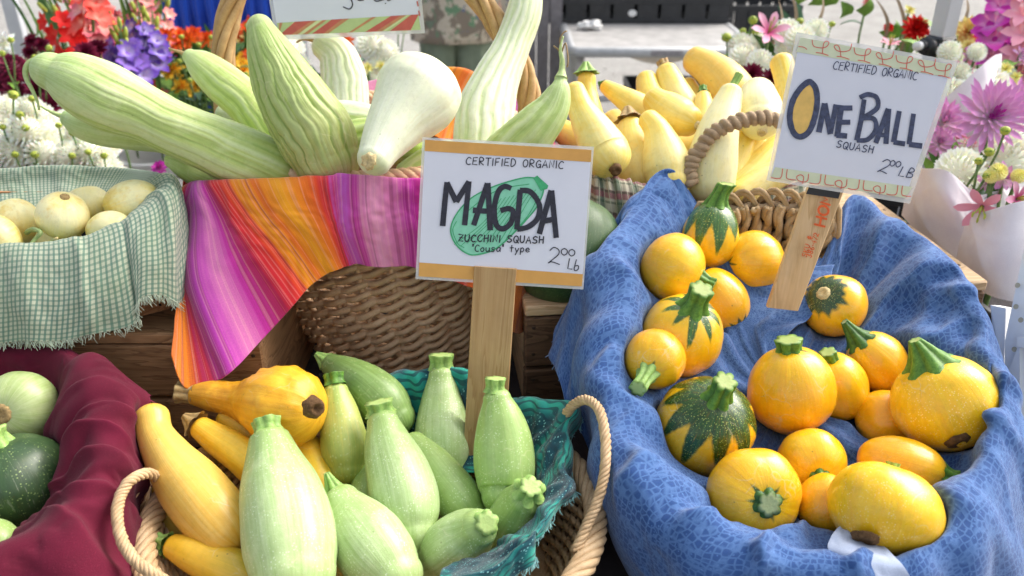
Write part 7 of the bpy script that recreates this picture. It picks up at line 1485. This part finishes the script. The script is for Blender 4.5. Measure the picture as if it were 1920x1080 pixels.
# person: jacket, trousers
def person():
    c = Vector((P(860, 90, 4.6).x, 4.55, 0)); root = empty('person', c, 'person standing behind in a floral camouflage jacket and olive green trousers', 'person')
    def ringed(prof, nm, m, cx=0.0, seg=30, fold=.012, seed=0):
        mb = MB(); vs = []
        for z, rx, ry, x, y in prof:
            for k in range(seg):
                A = 2 * pi * k / seg; f = 1 + fold / rx * (fn(cos(A) * 2.2 + seed, sin(A) * 2.2, z * 2.5) * 2.2); vs.append(Vector((cx + x + cos(A) * rx * f, y + sin(A) * ry * f, z)))
        n = len(prof); mb.add(vs, [(i * seg + k, i * seg + (k + 1) % seg, (i + 1) * seg + (k + 1) % seg, (i + 1) * seg + k) for i in range(n - 1) for k in range(seg)] + [tuple(range(seg - 1, -1, -1)), tuple((n - 1) * seg + k for k in range(seg))]); return mb.build(nm, m, root, True)
    t = NT('camo', .9, .1); o = t.obj(); n1 = t.noise(o, 11, 4, .6, .6); n2 = t.noise(t.vadd(o, (5, 3, 1)), 14, 4, .65, .6); n3 = t.noise(t.vadd(o, (9, 1, 7)), 18, 3, .6)
    col = t.mix(t.ramp(n1, [(.50, 0.0), (.54, 1.0)]), (.52, .46, .36), (.24, .20, .155)); col = t.mix(t.ramp(n2, [(.57, 0.0), (.60, 1.0)]), col, (.16, .27, .16)); col = t.mix(t.ramp(n3, [(.62, 0.0), (.65, 1.0)]), col, (.14, .17, .24)); t.set('Base Color', col); jm = t.m
    om = simple('olive_trousers', (.19, .23, .165), .9, .1, .15, 14, .3)
    bd = bpy.data.meshes.new('body'); V = [(0, 0, .95), (0, 0, 1.15), (0, 0, 1.38), (0, 0, 1.50), (0, -.01, 1.56), (0, -.02, 1.66), (0, -.02, 1.74), (-.19, 0, 1.42), (-.25, .01, 1.15), (-.22, -.12, .95), (-.20, -.16, .88), (.19, 0, 1.42), (.25, .01, 1.15), (.22, -.12, .95), (.20, -.16, .88), (-.10, 0, .88), (-.11, -.01, .48), (-.12, .02, .09), (-.12, -.12, .04), (.10, 0, .88), (.11, -.01, .48), (.12, .02, .09), (.12, -.12, .04)]
    E = [(0, 1), (1, 2), (2, 3), (3, 4), (4, 5), (5, 6), (2, 7), (7, 8), (8, 9), (9, 10), (2, 11), (11, 12), (12, 13), (13, 14), (0, 15), (15, 16), (16, 17), (17, 18), (0, 19), (19, 20), (20, 21), (21, 22)]
    bd.from_pydata(V, E, []); o = bpy.data.objects.new('body', bd); COL.objects.link(o); o.parent = root; sk = o.modifiers.new('skin', 'SKIN'); R_ = [.14, .13, .15, .06, .055, .10, .085, .06, .045, .035, .03, .06, .045, .035, .03, .085, .055, .04, .035, .085, .055, .04, .035]
    for v, r in zip(bd.skin_vertices[0].data, R_): v.radius = (r, r * .9)
    bd.skin_vertices[0].data[0].use_root = True; ss = o.modifiers.new('sub', 'SUBSURF'); ss.levels = 1; ss.render_levels = 1; bd.materials.append(simple('skin_tone', (.45, .27, .19), .6, .3))
    for s in (-1, 1):
        ringed([(.06, .075, .08, s * .10, 0), (.30, .085, .09, s * .10, 0), (.50, .092, .10, s * .095, 0), (.75, .108, .125, s * .09, 0), (.90, .115, .14, s * .085, 0)], 'trouser_leg', om, seed=s * 3.1)
        ringed([(.92, .052, .055, s * .235, -.11), (1.05, .062, .062, s * .25, -.05), (1.16, .068, .068, s * .26, 0), (1.32, .075, .08, s * .23, .01), (1.44, .06, .07, s * .17, 0)], 'sleeve', jm, seed=s * 2)
        mb = MB(); mb.ell((s * .11, -.05, .04), (.055, .14, .045), 12, 8); mb.build('boot', simple('boot', (.05, .04, .03), .7), root, True)
    ringed([(.79, .238, .165, 0, 0), (.83, .232, .165, 0, 0), (.90, .215, .158, 0, 0), (1.05, .195, .145, 0, 0), (1.20, .20, .15, 0, 0), (1.38, .205, .14, 0, 0), (1.47, .13, .10, 0, 0)], 'jacket', jm, fold=.02, seed=7)
    mb = MB(); mb.ell((0, .0, 1.71), (.095, .115, .10), 16, 10); mb.build('hair', simple('hair_brown', (.06, .035, .02), .8), root, True)
person()
# --- right hand flowers: black crate and pink paper
BCc = P(1835, 480, 1.55); vent_crate(Vector((1.06, 1.50, .74)), (.62, .62, .245), 'black plastic crate of wrapped bouquets beside the pine planks', 16, .12, PB)
ct = empty('side_table', Vector((1.1, 1.55, 0)), 'low stand under the black crate of bouquets', 'table'); mb = MB(); mb.box((0, 0, .725), (.75, .75, .025)); mb.build('tabletop', M['wood_darker'], ct)
for sx in (-.33, .33):
    for sy in (-.33, .33): mb = MB(); mb.box((sx, sy, .355), (.04, .04, .71)); mb.build('leg', M['wood_darker'], ct)
def paper(name, cols_, lab, grp, **k): cloth(name, cols_, M['c_paper'], lab, 'wrapping paper', grp, nu=120, nv=60, sim=(90, 1.05, 1.04, .03, .01), amp=.004, fu=10, fv=6, diag=.006, diagf=9, thick=.0006, fine=.0004, ridge=.5, **k)
paper('wrapping_paper', [col((1700, 400, 1.52), (1712, 330, 1.50), (1722, 300, 1.50)), col((1745, 450, 1.44), (1740, 370, 1.42), (1735, 312, 1.42)), col((1800, 480, 1.42), (1790, 390, 1.38), (1775, 318, 1.38)), col((1850, 490, 1.45), (1850, 410, 1.42), (1830, 360, 1.40)), col((1890, 480, 1.52), (1890, 410, 1.48), (1880, 350, 1.45)), col((1930, 470, 1.60), (1930, 390, 1.58), (1925, 330, 1.55))], 'pale pink paper wrapped round the bouquet nearest the pine planks', None, seed=3)
paper('wrapping_paper', [col((1800, 500, 1.40), (1812, 440, 1.36), (1820, 402, 1.35)), col((1835, 535, 1.32), (1850, 470, 1.29), (1865, 392, 1.30)), col((1880, 555, 1.28), (1895, 480, 1.26), (1912, 378, 1.27)), col((1940, 560, 1.28), (1950, 470, 1.27), (1960, 365, 1.28)), col((2010, 550, 1.32), (2010, 460, 1.32), (2010, 355, 1.34))], 'pink paper wrapped bouquet cut off by the right edge', None, seed=9)
paper('wrapping_paper', [col((1735, 300, 1.75), (1748, 240, 1.74), (1752, 205, 1.74)), col((1775, 290, 1.68), (1790, 225, 1.66), (1800, 160, 1.66)), col((1830, 280, 1.66), (1845, 200, 1.64), (1855, 108, 1.66)), col((1868, 270, 1.72), (1872, 190, 1.70), (1872, 100, 1.70))], 'white paper cone behind the lilac dahlia', None, seed=5)
random.seed(21)
def fl(x, y, d, r, kind, m, lab, ax=None, nm='dahlia', g=None, st=.25, lv=1): return flower(P(x, y, d), r * d / FPX, kind, m, (ax or Vector((random.uniform(-.3, .3), -.8, .65))).normalized(), lab, g, nm=nm, stem_l=st, leaves=lv)
# big lilac dahlia with separate petals
def big_dahlia():
    p = P(1858, 220, 1.52); R = 78 * 1.52 / FPX; root = empty('dahlia', p, 'large spiky lilac dahlia, the biggest open flower at the right edge', 'flower'); Mx = toM(Vector((-.12, -.85, .55)))
    mb = MB(); petal(mb, Vector(), Vector((0, 1, 0)), Vector((0, 0, 1)), 1.0, .15, .14, .30, 0, 6); pm = mesh(mb.v, mb.f, True, None, 'petal'); fattr(pm, 'along', mb.a); pm.materials.append(F['lilac']); mc = pm.copy(); mc.materials.clear(); mc.materials.append(F['magenta'])
    n = 84
    for k in range(n):
        f = (k + .5) / n; A = k * 2.39996; th = .25 + 1.38 * f ** .7; o = bpy.data.objects.new('petal', pm if f > .16 else mc); COL.objects.link(o); o.parent = root; q = R * (.30 + .72 * f ** .55) * random.uniform(.88, 1.08); o.scale = (q, q, q)
        d = Vector((sin(th) * cos(A), sin(th) * sin(A), cos(th))); zz = Vector((0, 0, 1)); x_ = d.cross(zz).normalized(); z_ = x_.cross(d); Mm = Matrix((x_, d, z_)).transposed(); o.rotation_euler = (Mx @ Mm).to_euler()
    mb = MB(); mb.ell((0, 0, 0), (R * .13, R * .13, R * .13), 12, 8, None, .9); mb.build('centre', F['magenta'], root, True)
    s = bpy.data.objects.new('stem', stem_me); COL.objects.link(s); s.parent = root; s.scale = (.4, .4, .3)
big_dahlia()
fl(1905, 190, 1.60, 50, 'spiky', 'lilac', 'lilac spiky dahlia behind the largest one at the right edge'); fl(1765, 230, 1.60, 55, 'spiky', 'lilac', 'lilac spiky dahlia half hidden by the tilted sign'); fl(1760, 270, 1.58, 40, 'spiky', 'lilac', 'lilac dahlia low against the right edge of the sign'); fl(1745, 322, 1.6, 18, 'small', 'magenta', 'small magenta bloom at the lower corner of the tilted sign', nm='small_flower')
fl(1800, 322, 1.48, 46, 'mum', 'white', 'large white ball dahlia in front of the lilac one'); fl(1885, 300, 1.55, 55, 'mum', 'white', 'white ball dahlia behind the buds at the right edge'); fl(1900, 270, 1.62, 40, 'mum', 'white', 'white dahlia just under the large lilac petals'); fl(1780, 185, 1.72, 40, 'mum', 'white', 'white dahlia behind the white paper cone'); fl(1850, 170, 1.7, 46, 'mum', 'white', 'white dahlia above the large lilac one')
fl(1880, 335, 1.42, 34, 'small', 'lilac', 'small loose lilac flower in front at the right', nm='small_flower'); fl(1845, 345, 1.43, 20, 'small', 'lilac', 'tiny lilac flower beside the white ball dahlia', nm='small_flower')
for x, y, r in ((1885, 245, 12), (1855, 285, 12), (1868, 320, 11), (1835, 302, 10), (1700, 75, 8), (1865, 75, 9), (1790, 90, 9), (1560, 45, 8), (1500, 40, 9), (1475, 68, 9), (1412, 38, 11), (1362, 70, 12), (1417, 62, 11), (1393, 58, 8), (1482, 85, 8), (1850, 330, 10), (1900, 165, 9)):
    bud(P(x, y, 1.4 if y > 240 else 2.3), r * (1.4 if y > 240 else 2.3) / FPX, 'yellow green bud on a thin stem among the right hand flowers', 'buds among the right hand flowers', .12)
for x, y, r in ((1872, 322, 17), (1858, 330, 14), (1910, 330, 14)): fl(x, y, 1.4, r, 'ball', 'lemon', 'cream yellow half open bud beside the small lilac flower', g='cream yellow half open buds', nm='flower_bud', st=.1, lv=0)
for x, y, r in ((1862, 140, 18), (1885, 130, 16), (1895, 155, 16), (1845, 160, 14), (1870, 165, 14), (1905, 145, 12)): fl(x, y, 1.85, r, 'small', 'lemon', 'lemon yellow snapdragon bloom at the upper right', g='lemon yellow snapdragon blooms', nm='small_flower', lv=0)
glad(P(1870, 120, 2.1), P(1905, -90, 2.1), 'magenta', 'tall bright magenta gladiolus spike at the upper right corner', None, 11, .052, 2, .0)
glad(P(1925, 150, 2.0), P(1935, -60, 2.0), 'rose', 'rose pink gladiolus spike cut off by the right edge', None, 9, .05, 2, .0)
fl(1815, 62, 2.25, 34, 'deco', 'redtip', 'red dahlia with cream tips right of the canopy post'); fl(1840, 75, 2.2, 22, 'deco', 'red', 'red dahlia below the cream tipped one'); fl(1815, 90, 2.15, 20, 'deco', 'lemon', 'cream yellow dahlia right of the canopy clamp'); fl(1715, 55, 2.3, 32, 'deco', 'red', 'bright red dahlia left of the canopy post'); fl(1735, 82, 2.2, 16, 'deco', 'lemon', 'pale yellow flower beside the red dahlia', nm='small_flower'); fl(1665, 52, 2.35, 12, 'deco', 'red', 'small red flower above the tilted sign', nm='small_flower'); fl(1705, 20, 2.3, 12, 'small', 'lemon', 'small yellow flower left of the canopy post', nm='small_flower')
fl(1625, 5, 2.4, 11, 'small', 'salmon', 'small salmon bloom at the top edge above the tilted sign', nm='small_flower')
fl(1475, 62, 2.2, 28, 'mum', 'white', 'white flower right of the pink lily'); fl(1500, 75, 2.1, 30, 'mum', 'white', 'white flower at the top left corner of the tilted sign'); fl(1530, 58, 2.3, 24, 'mum', 'white', 'white flower behind the top edge of the tilted sign'); fl(1395, 110, 2.2, 30, 'mum', 'white', 'white flower left of the burgundy bloom'); fl(1425, 118, 2.1, 26, 'mum', 'white', 'white flower below the pink lily'); fl(1388, 85, 2.3, 24, 'mum', 'white', 'white flower against the table leg'); fl(1475, 92, 2.2, 22, 'mum', 'white', 'white flower between the lily and the sign'); fl(1420, 85, 2.3, 24, 'mum', 'white', 'white flower tucked behind the pink lily')
fl(1408, 140, 1.95, 26, 'deco', 'burgundy', 'dark burgundy dahlia behind the yellow squash pile'); fl(1445, 148, 1.95, 24, 'deco', 'burgundy', 'second burgundy dahlia beside the golden curved squash')
def lily(p, R, axis, lab, m='lily', n=6):
    root = empty('lily', p, lab, 'flower'); Mx = toM(axis)
    mb = MB(); petal(mb, Vector(), Vector((0, 1, 0)), Vector((0, 0, 1)), 1.0, .36, -.18, .25, .3, 7); pm = mesh(mb.v, mb.f, True, None, 'petal'); fattr(pm, 'along', mb.a); pm.materials.append(F[m])
    for k in range(n):
        A = 2 * pi * k / n + random.uniform(-.1, .1); th = 1.0; d = Vector((sin(th) * cos(A), sin(th) * sin(A), cos(th))); x_ = d.cross(Vector((0, 0, 1))).normalized(); z_ = x_.cross(d); o = bpy.data.objects.new('petal', pm); COL.objects.link(o); o.parent = root; o.scale = (R,) * 3; o.rotation_euler = (Mx @ Matrix((x_, d, z_)).transposed()).to_euler()
    for k in range(4):
        A = 2 * pi * k / 4; mb = MB(); e = Mx @ Vector((cos(A) * .2, sin(A) * .2, .8)) * R; mb.tube([Vector(), e * .6, e], .0012, 5); mb.ell(e, (.002, .002, .005), 6, 4); mb.build('stamen', BUD, root, True)
    s = bpy.data.objects.new('stem', stem_me); COL.objects.link(s); s.parent = root; s.scale = (.35, .35, .4)
lily(P(1440, 62, 2.15), 42 * 2.15 / FPX, Vector((.1, -.6, .6)), 'pink lily open above the yellow squash pile')
lily(P(1842, 385, 1.33), 50 * 1.33 / FPX, Vector((-.45, -.7, -.15)), 'pink lily drooping over the wrapping paper', 'rose'); lily(P(1905, 372, 1.36), 42 * 1.36 / FPX, Vector((.2, -.8, .3)), 'pink lily at the right edge between the papers')
lily(P(1668, 85, 2.2), 22 * 2.2 / FPX, Vector((0, -.2, 1)), 'closed pink lily above the tilted sign', 'rose')
for x0, y0, x1, y1 in ((1685, 110, 1676, -20), (1690, 110, 1668, -30), (1655, 80, 1640, -5), (1510, 70, 1540, -20), (1480, 80, 1475, -30), (1790, 60, 1805, -20), (1440, 90, 1460, 0)): blade(P(x0, y0, 2.35), P(x1, y1, 2.35), .010, 'thin stem of a tall plant beyond the tilted sign', 'thin stems beyond the tilted sign', simple('twig', (.28, .2, .12), .7))
for i in range(34):
    x, y, d = random.choice([(random.uniform(1620, 1780), random.uniform(55, 120), 2.5), (random.uniform(1390, 1480), random.uniform(90, 170), 2.3), (random.uniform(1780, 1910), random.uniform(80, 200), 2.3), (random.uniform(1725, 1900), random.uniform(330, 420), 1.6)]); p = P(x, y, d); blade(p, p + Vector((random.uniform(-.06, .06), 0, random.uniform(.03, .12))), .035, 'green leaf among the right hand flowers', 'leaves among the right hand flowers', random.choice([LEAFL, LEAF, LEAFL]), bow=.02)
for x, y in ((1535, 5), (1555, 10), (1525, 10), (1612, 25), (1490, 0), (1585, 30)): p = P(x, y, 2.4); blade(p, p + Vector((random.uniform(-.04, .04), 0, .04)), .035, 'bright small leaf on the thin twig at the top', 'bright leaves on the twig', LEAFL, bow=.01)
for x, w, l in ((1395, .2, 'bucket of white and burgundy flowers behind the squash pile'), (1700, .2, 'bucket of red flowers under the canopy post'), (1890, .2, 'bucket of gladioli at the right')):
    p = P(x, 110, 2.35); bucket(Vector((p.x, p.y, 0)), .16, .6, PB, l)
# white perforated plastic crate at the right edge
wc = empty('white_crate', P(1950, 800, 1.0), 'white perforated plastic crate at the right edge beside the blue lined basket', 'crate'); WO = wc.location
def wq(q, nm, th=.004, holes=()):
    pts_ = [P(*a) for a in q]; n = (pts_[1] - pts_[0]).cross(pts_[2] - pts_[0]).normalized(); n = -n if n.dot(CAM - pts_[0]) < 0 else n
    mb = MB(); k = len(pts_); mb.add(pts_ + [p - n * th for p in pts_], [tuple(range(k)), tuple(range(2 * k - 1, k - 1, -1))] + [(i, i + k, (i + 1) % k + k, (i + 1) % k) for i in range(k)]); o = mb.build(nm, PW, wc, False, WO); o.location = (0, 0, 0)
    for hx, hy in holes:
        r = ray(hx, hy); t = (pts_[0] - CAM).dot(n) / r.dot(n); c = CAM + r * t + n * .0002; u = n.orthogonal().normalized(); v = n.cross(u); mb = MB()
        mb.add([c + (u * cos(a * pi / 5) + v * sin(a * pi / 5)) * .0036 for a in range(10)] + [c - n * .0002 + (u * cos(a * pi / 5) + v * sin(a * pi / 5)) * .0026 for a in range(10)], [tuple(range(10, 20))] + [(a, (a + 1) % 10, (a + 1) % 10 + 10, a + 10) for a in range(10)]); o = mb.build('hole', HO, wc, False, WO); o.location = (0, 0, 0)
HO = simple('hole_shade', (.42, .38, .28), .8)
wq([(1925, 440, 1.12), (2050, 440, 1.05), (2050, 1150, .98), (1878, 1150, 1.09), (1884, 640, 1.13)], 'side_wall', .004, [(1905, 575), (1902, 655), (1912, 645), (1908, 535), (1914, 600)])
wq([(1857, 572, 1.155), (1886, 578, 1.135), (1882, 700, 1.135), (1868, 700, 1.155)], 'corner_lug', .02)
wq([(1908, 632, 1.10), (2050, 640, 1.02), (2050, 670, 1.02), (1906, 650, 1.10)], 'ledge', .02)
wq([(1890, 700, 1.11), (1912, 640, 1.10), (1912, 1150, 1.06), (1896, 1150, 1.07)], 'rib', .012)
# more blooms that fill the bunches, as dense as in the photograph
random.seed(77)
for k_ in range(26):
    x, y = random.uniform(1770, 1915), random.uniform(95, 215); c = random.choice(['white', 'white', 'white', 'lemon', 'rose', 'lilac']); d = random.uniform(1.95, 2.3)
    fl(x, y, d, random.uniform(14, 26), 'mum' if c == 'white' else 'small', c, {'white': 'white', 'lemon': 'lemon yellow', 'rose': 'rose pink', 'lilac': 'lilac'}[c] + ' bloom packed behind the white paper cone at the right', g={'white': 'white', 'lemon': 'lemon yellow', 'rose': 'rose pink', 'lilac': 'lilac'}[c] + ' blooms packed at the right', nm='small_flower', lv=2)
for k_ in range(14):
    x, y = random.uniform(1740, 1915), random.uniform(255, 345); c = random.choice(['lilac', 'white', 'rose', 'magenta']); d = random.uniform(1.6, 1.75)
    fl(x, y, d, random.uniform(16, 26), 'spiky' if c != 'white' else 'mum', c, {'white': 'white', 'rose': 'rose pink', 'lilac': 'pale lilac', 'magenta': 'magenta'}[c] + ' bloom deep in the wrapped bouquet', g={'white': 'white', 'rose': 'rose pink', 'lilac': 'pale lilac', 'magenta': 'magenta'}[c] + ' blooms deep in the wrapped bouquet', nm='small_flower', lv=1)
for k_ in range(16):
    x, y = random.uniform(1380, 1500), random.uniform(55, 165); c = random.choice(['white', 'white', 'lily', 'lemon']); d = random.uniform(2.35, 2.6)
    fl(x, y, d, random.uniform(14, 24), 'mum' if c == 'white' else 'small', c, {'white': 'white', 'lily': 'pale pink', 'lemon': 'lemon yellow'}[c] + ' bloom behind the pink lily and the yellow squash', g={'white': 'white', 'lily': 'pale pink', 'lemon': 'lemon yellow'}[c] + ' blooms behind the pink lily', nm='small_flower', lv=2)
for k_ in range(30):
    x, y = random.uniform(60, 300), random.uniform(0, 170); c = 'red' if x < 130 and y > 80 else random.choice(['coral', 'red', 'pink', 'salmon', 'burgundy']); d = random.uniform(2.65, 2.85)
    if x < 110 and y < 75: continue
    fl(x, y, d, random.uniform(16, 26), 'small', c, {'coral': 'coral', 'red': 'red', 'pink': 'pink', 'salmon': 'salmon', 'burgundy': 'burgundy'}[c] + ' bloom between the leaning gladiolus spikes', g={'coral': 'coral', 'red': 'red', 'pink': 'pink', 'salmon': 'salmon', 'burgundy': 'burgundy'}[c] + ' blooms between the gladiolus spikes', nm='small_flower', lv=2)
for k_ in range(30):
    x, y, d = random.choice([(random.uniform(1770, 1915), random.uniform(110, 230), 2.35), (random.uniform(60, 300), random.uniform(40, 190), 2.9), (random.uniform(1390, 1500), random.uniform(90, 190), 2.65)]); p = P(x, y, d); blade(p, p + Vector((random.uniform(-.08, .08), 0, random.uniform(.06, .16))), .04, 'broad leaf deep among the packed blooms', 'leaves deep among the packed blooms', random.choice([LEAF, LEAFD, LEAFL]), bow=.02)
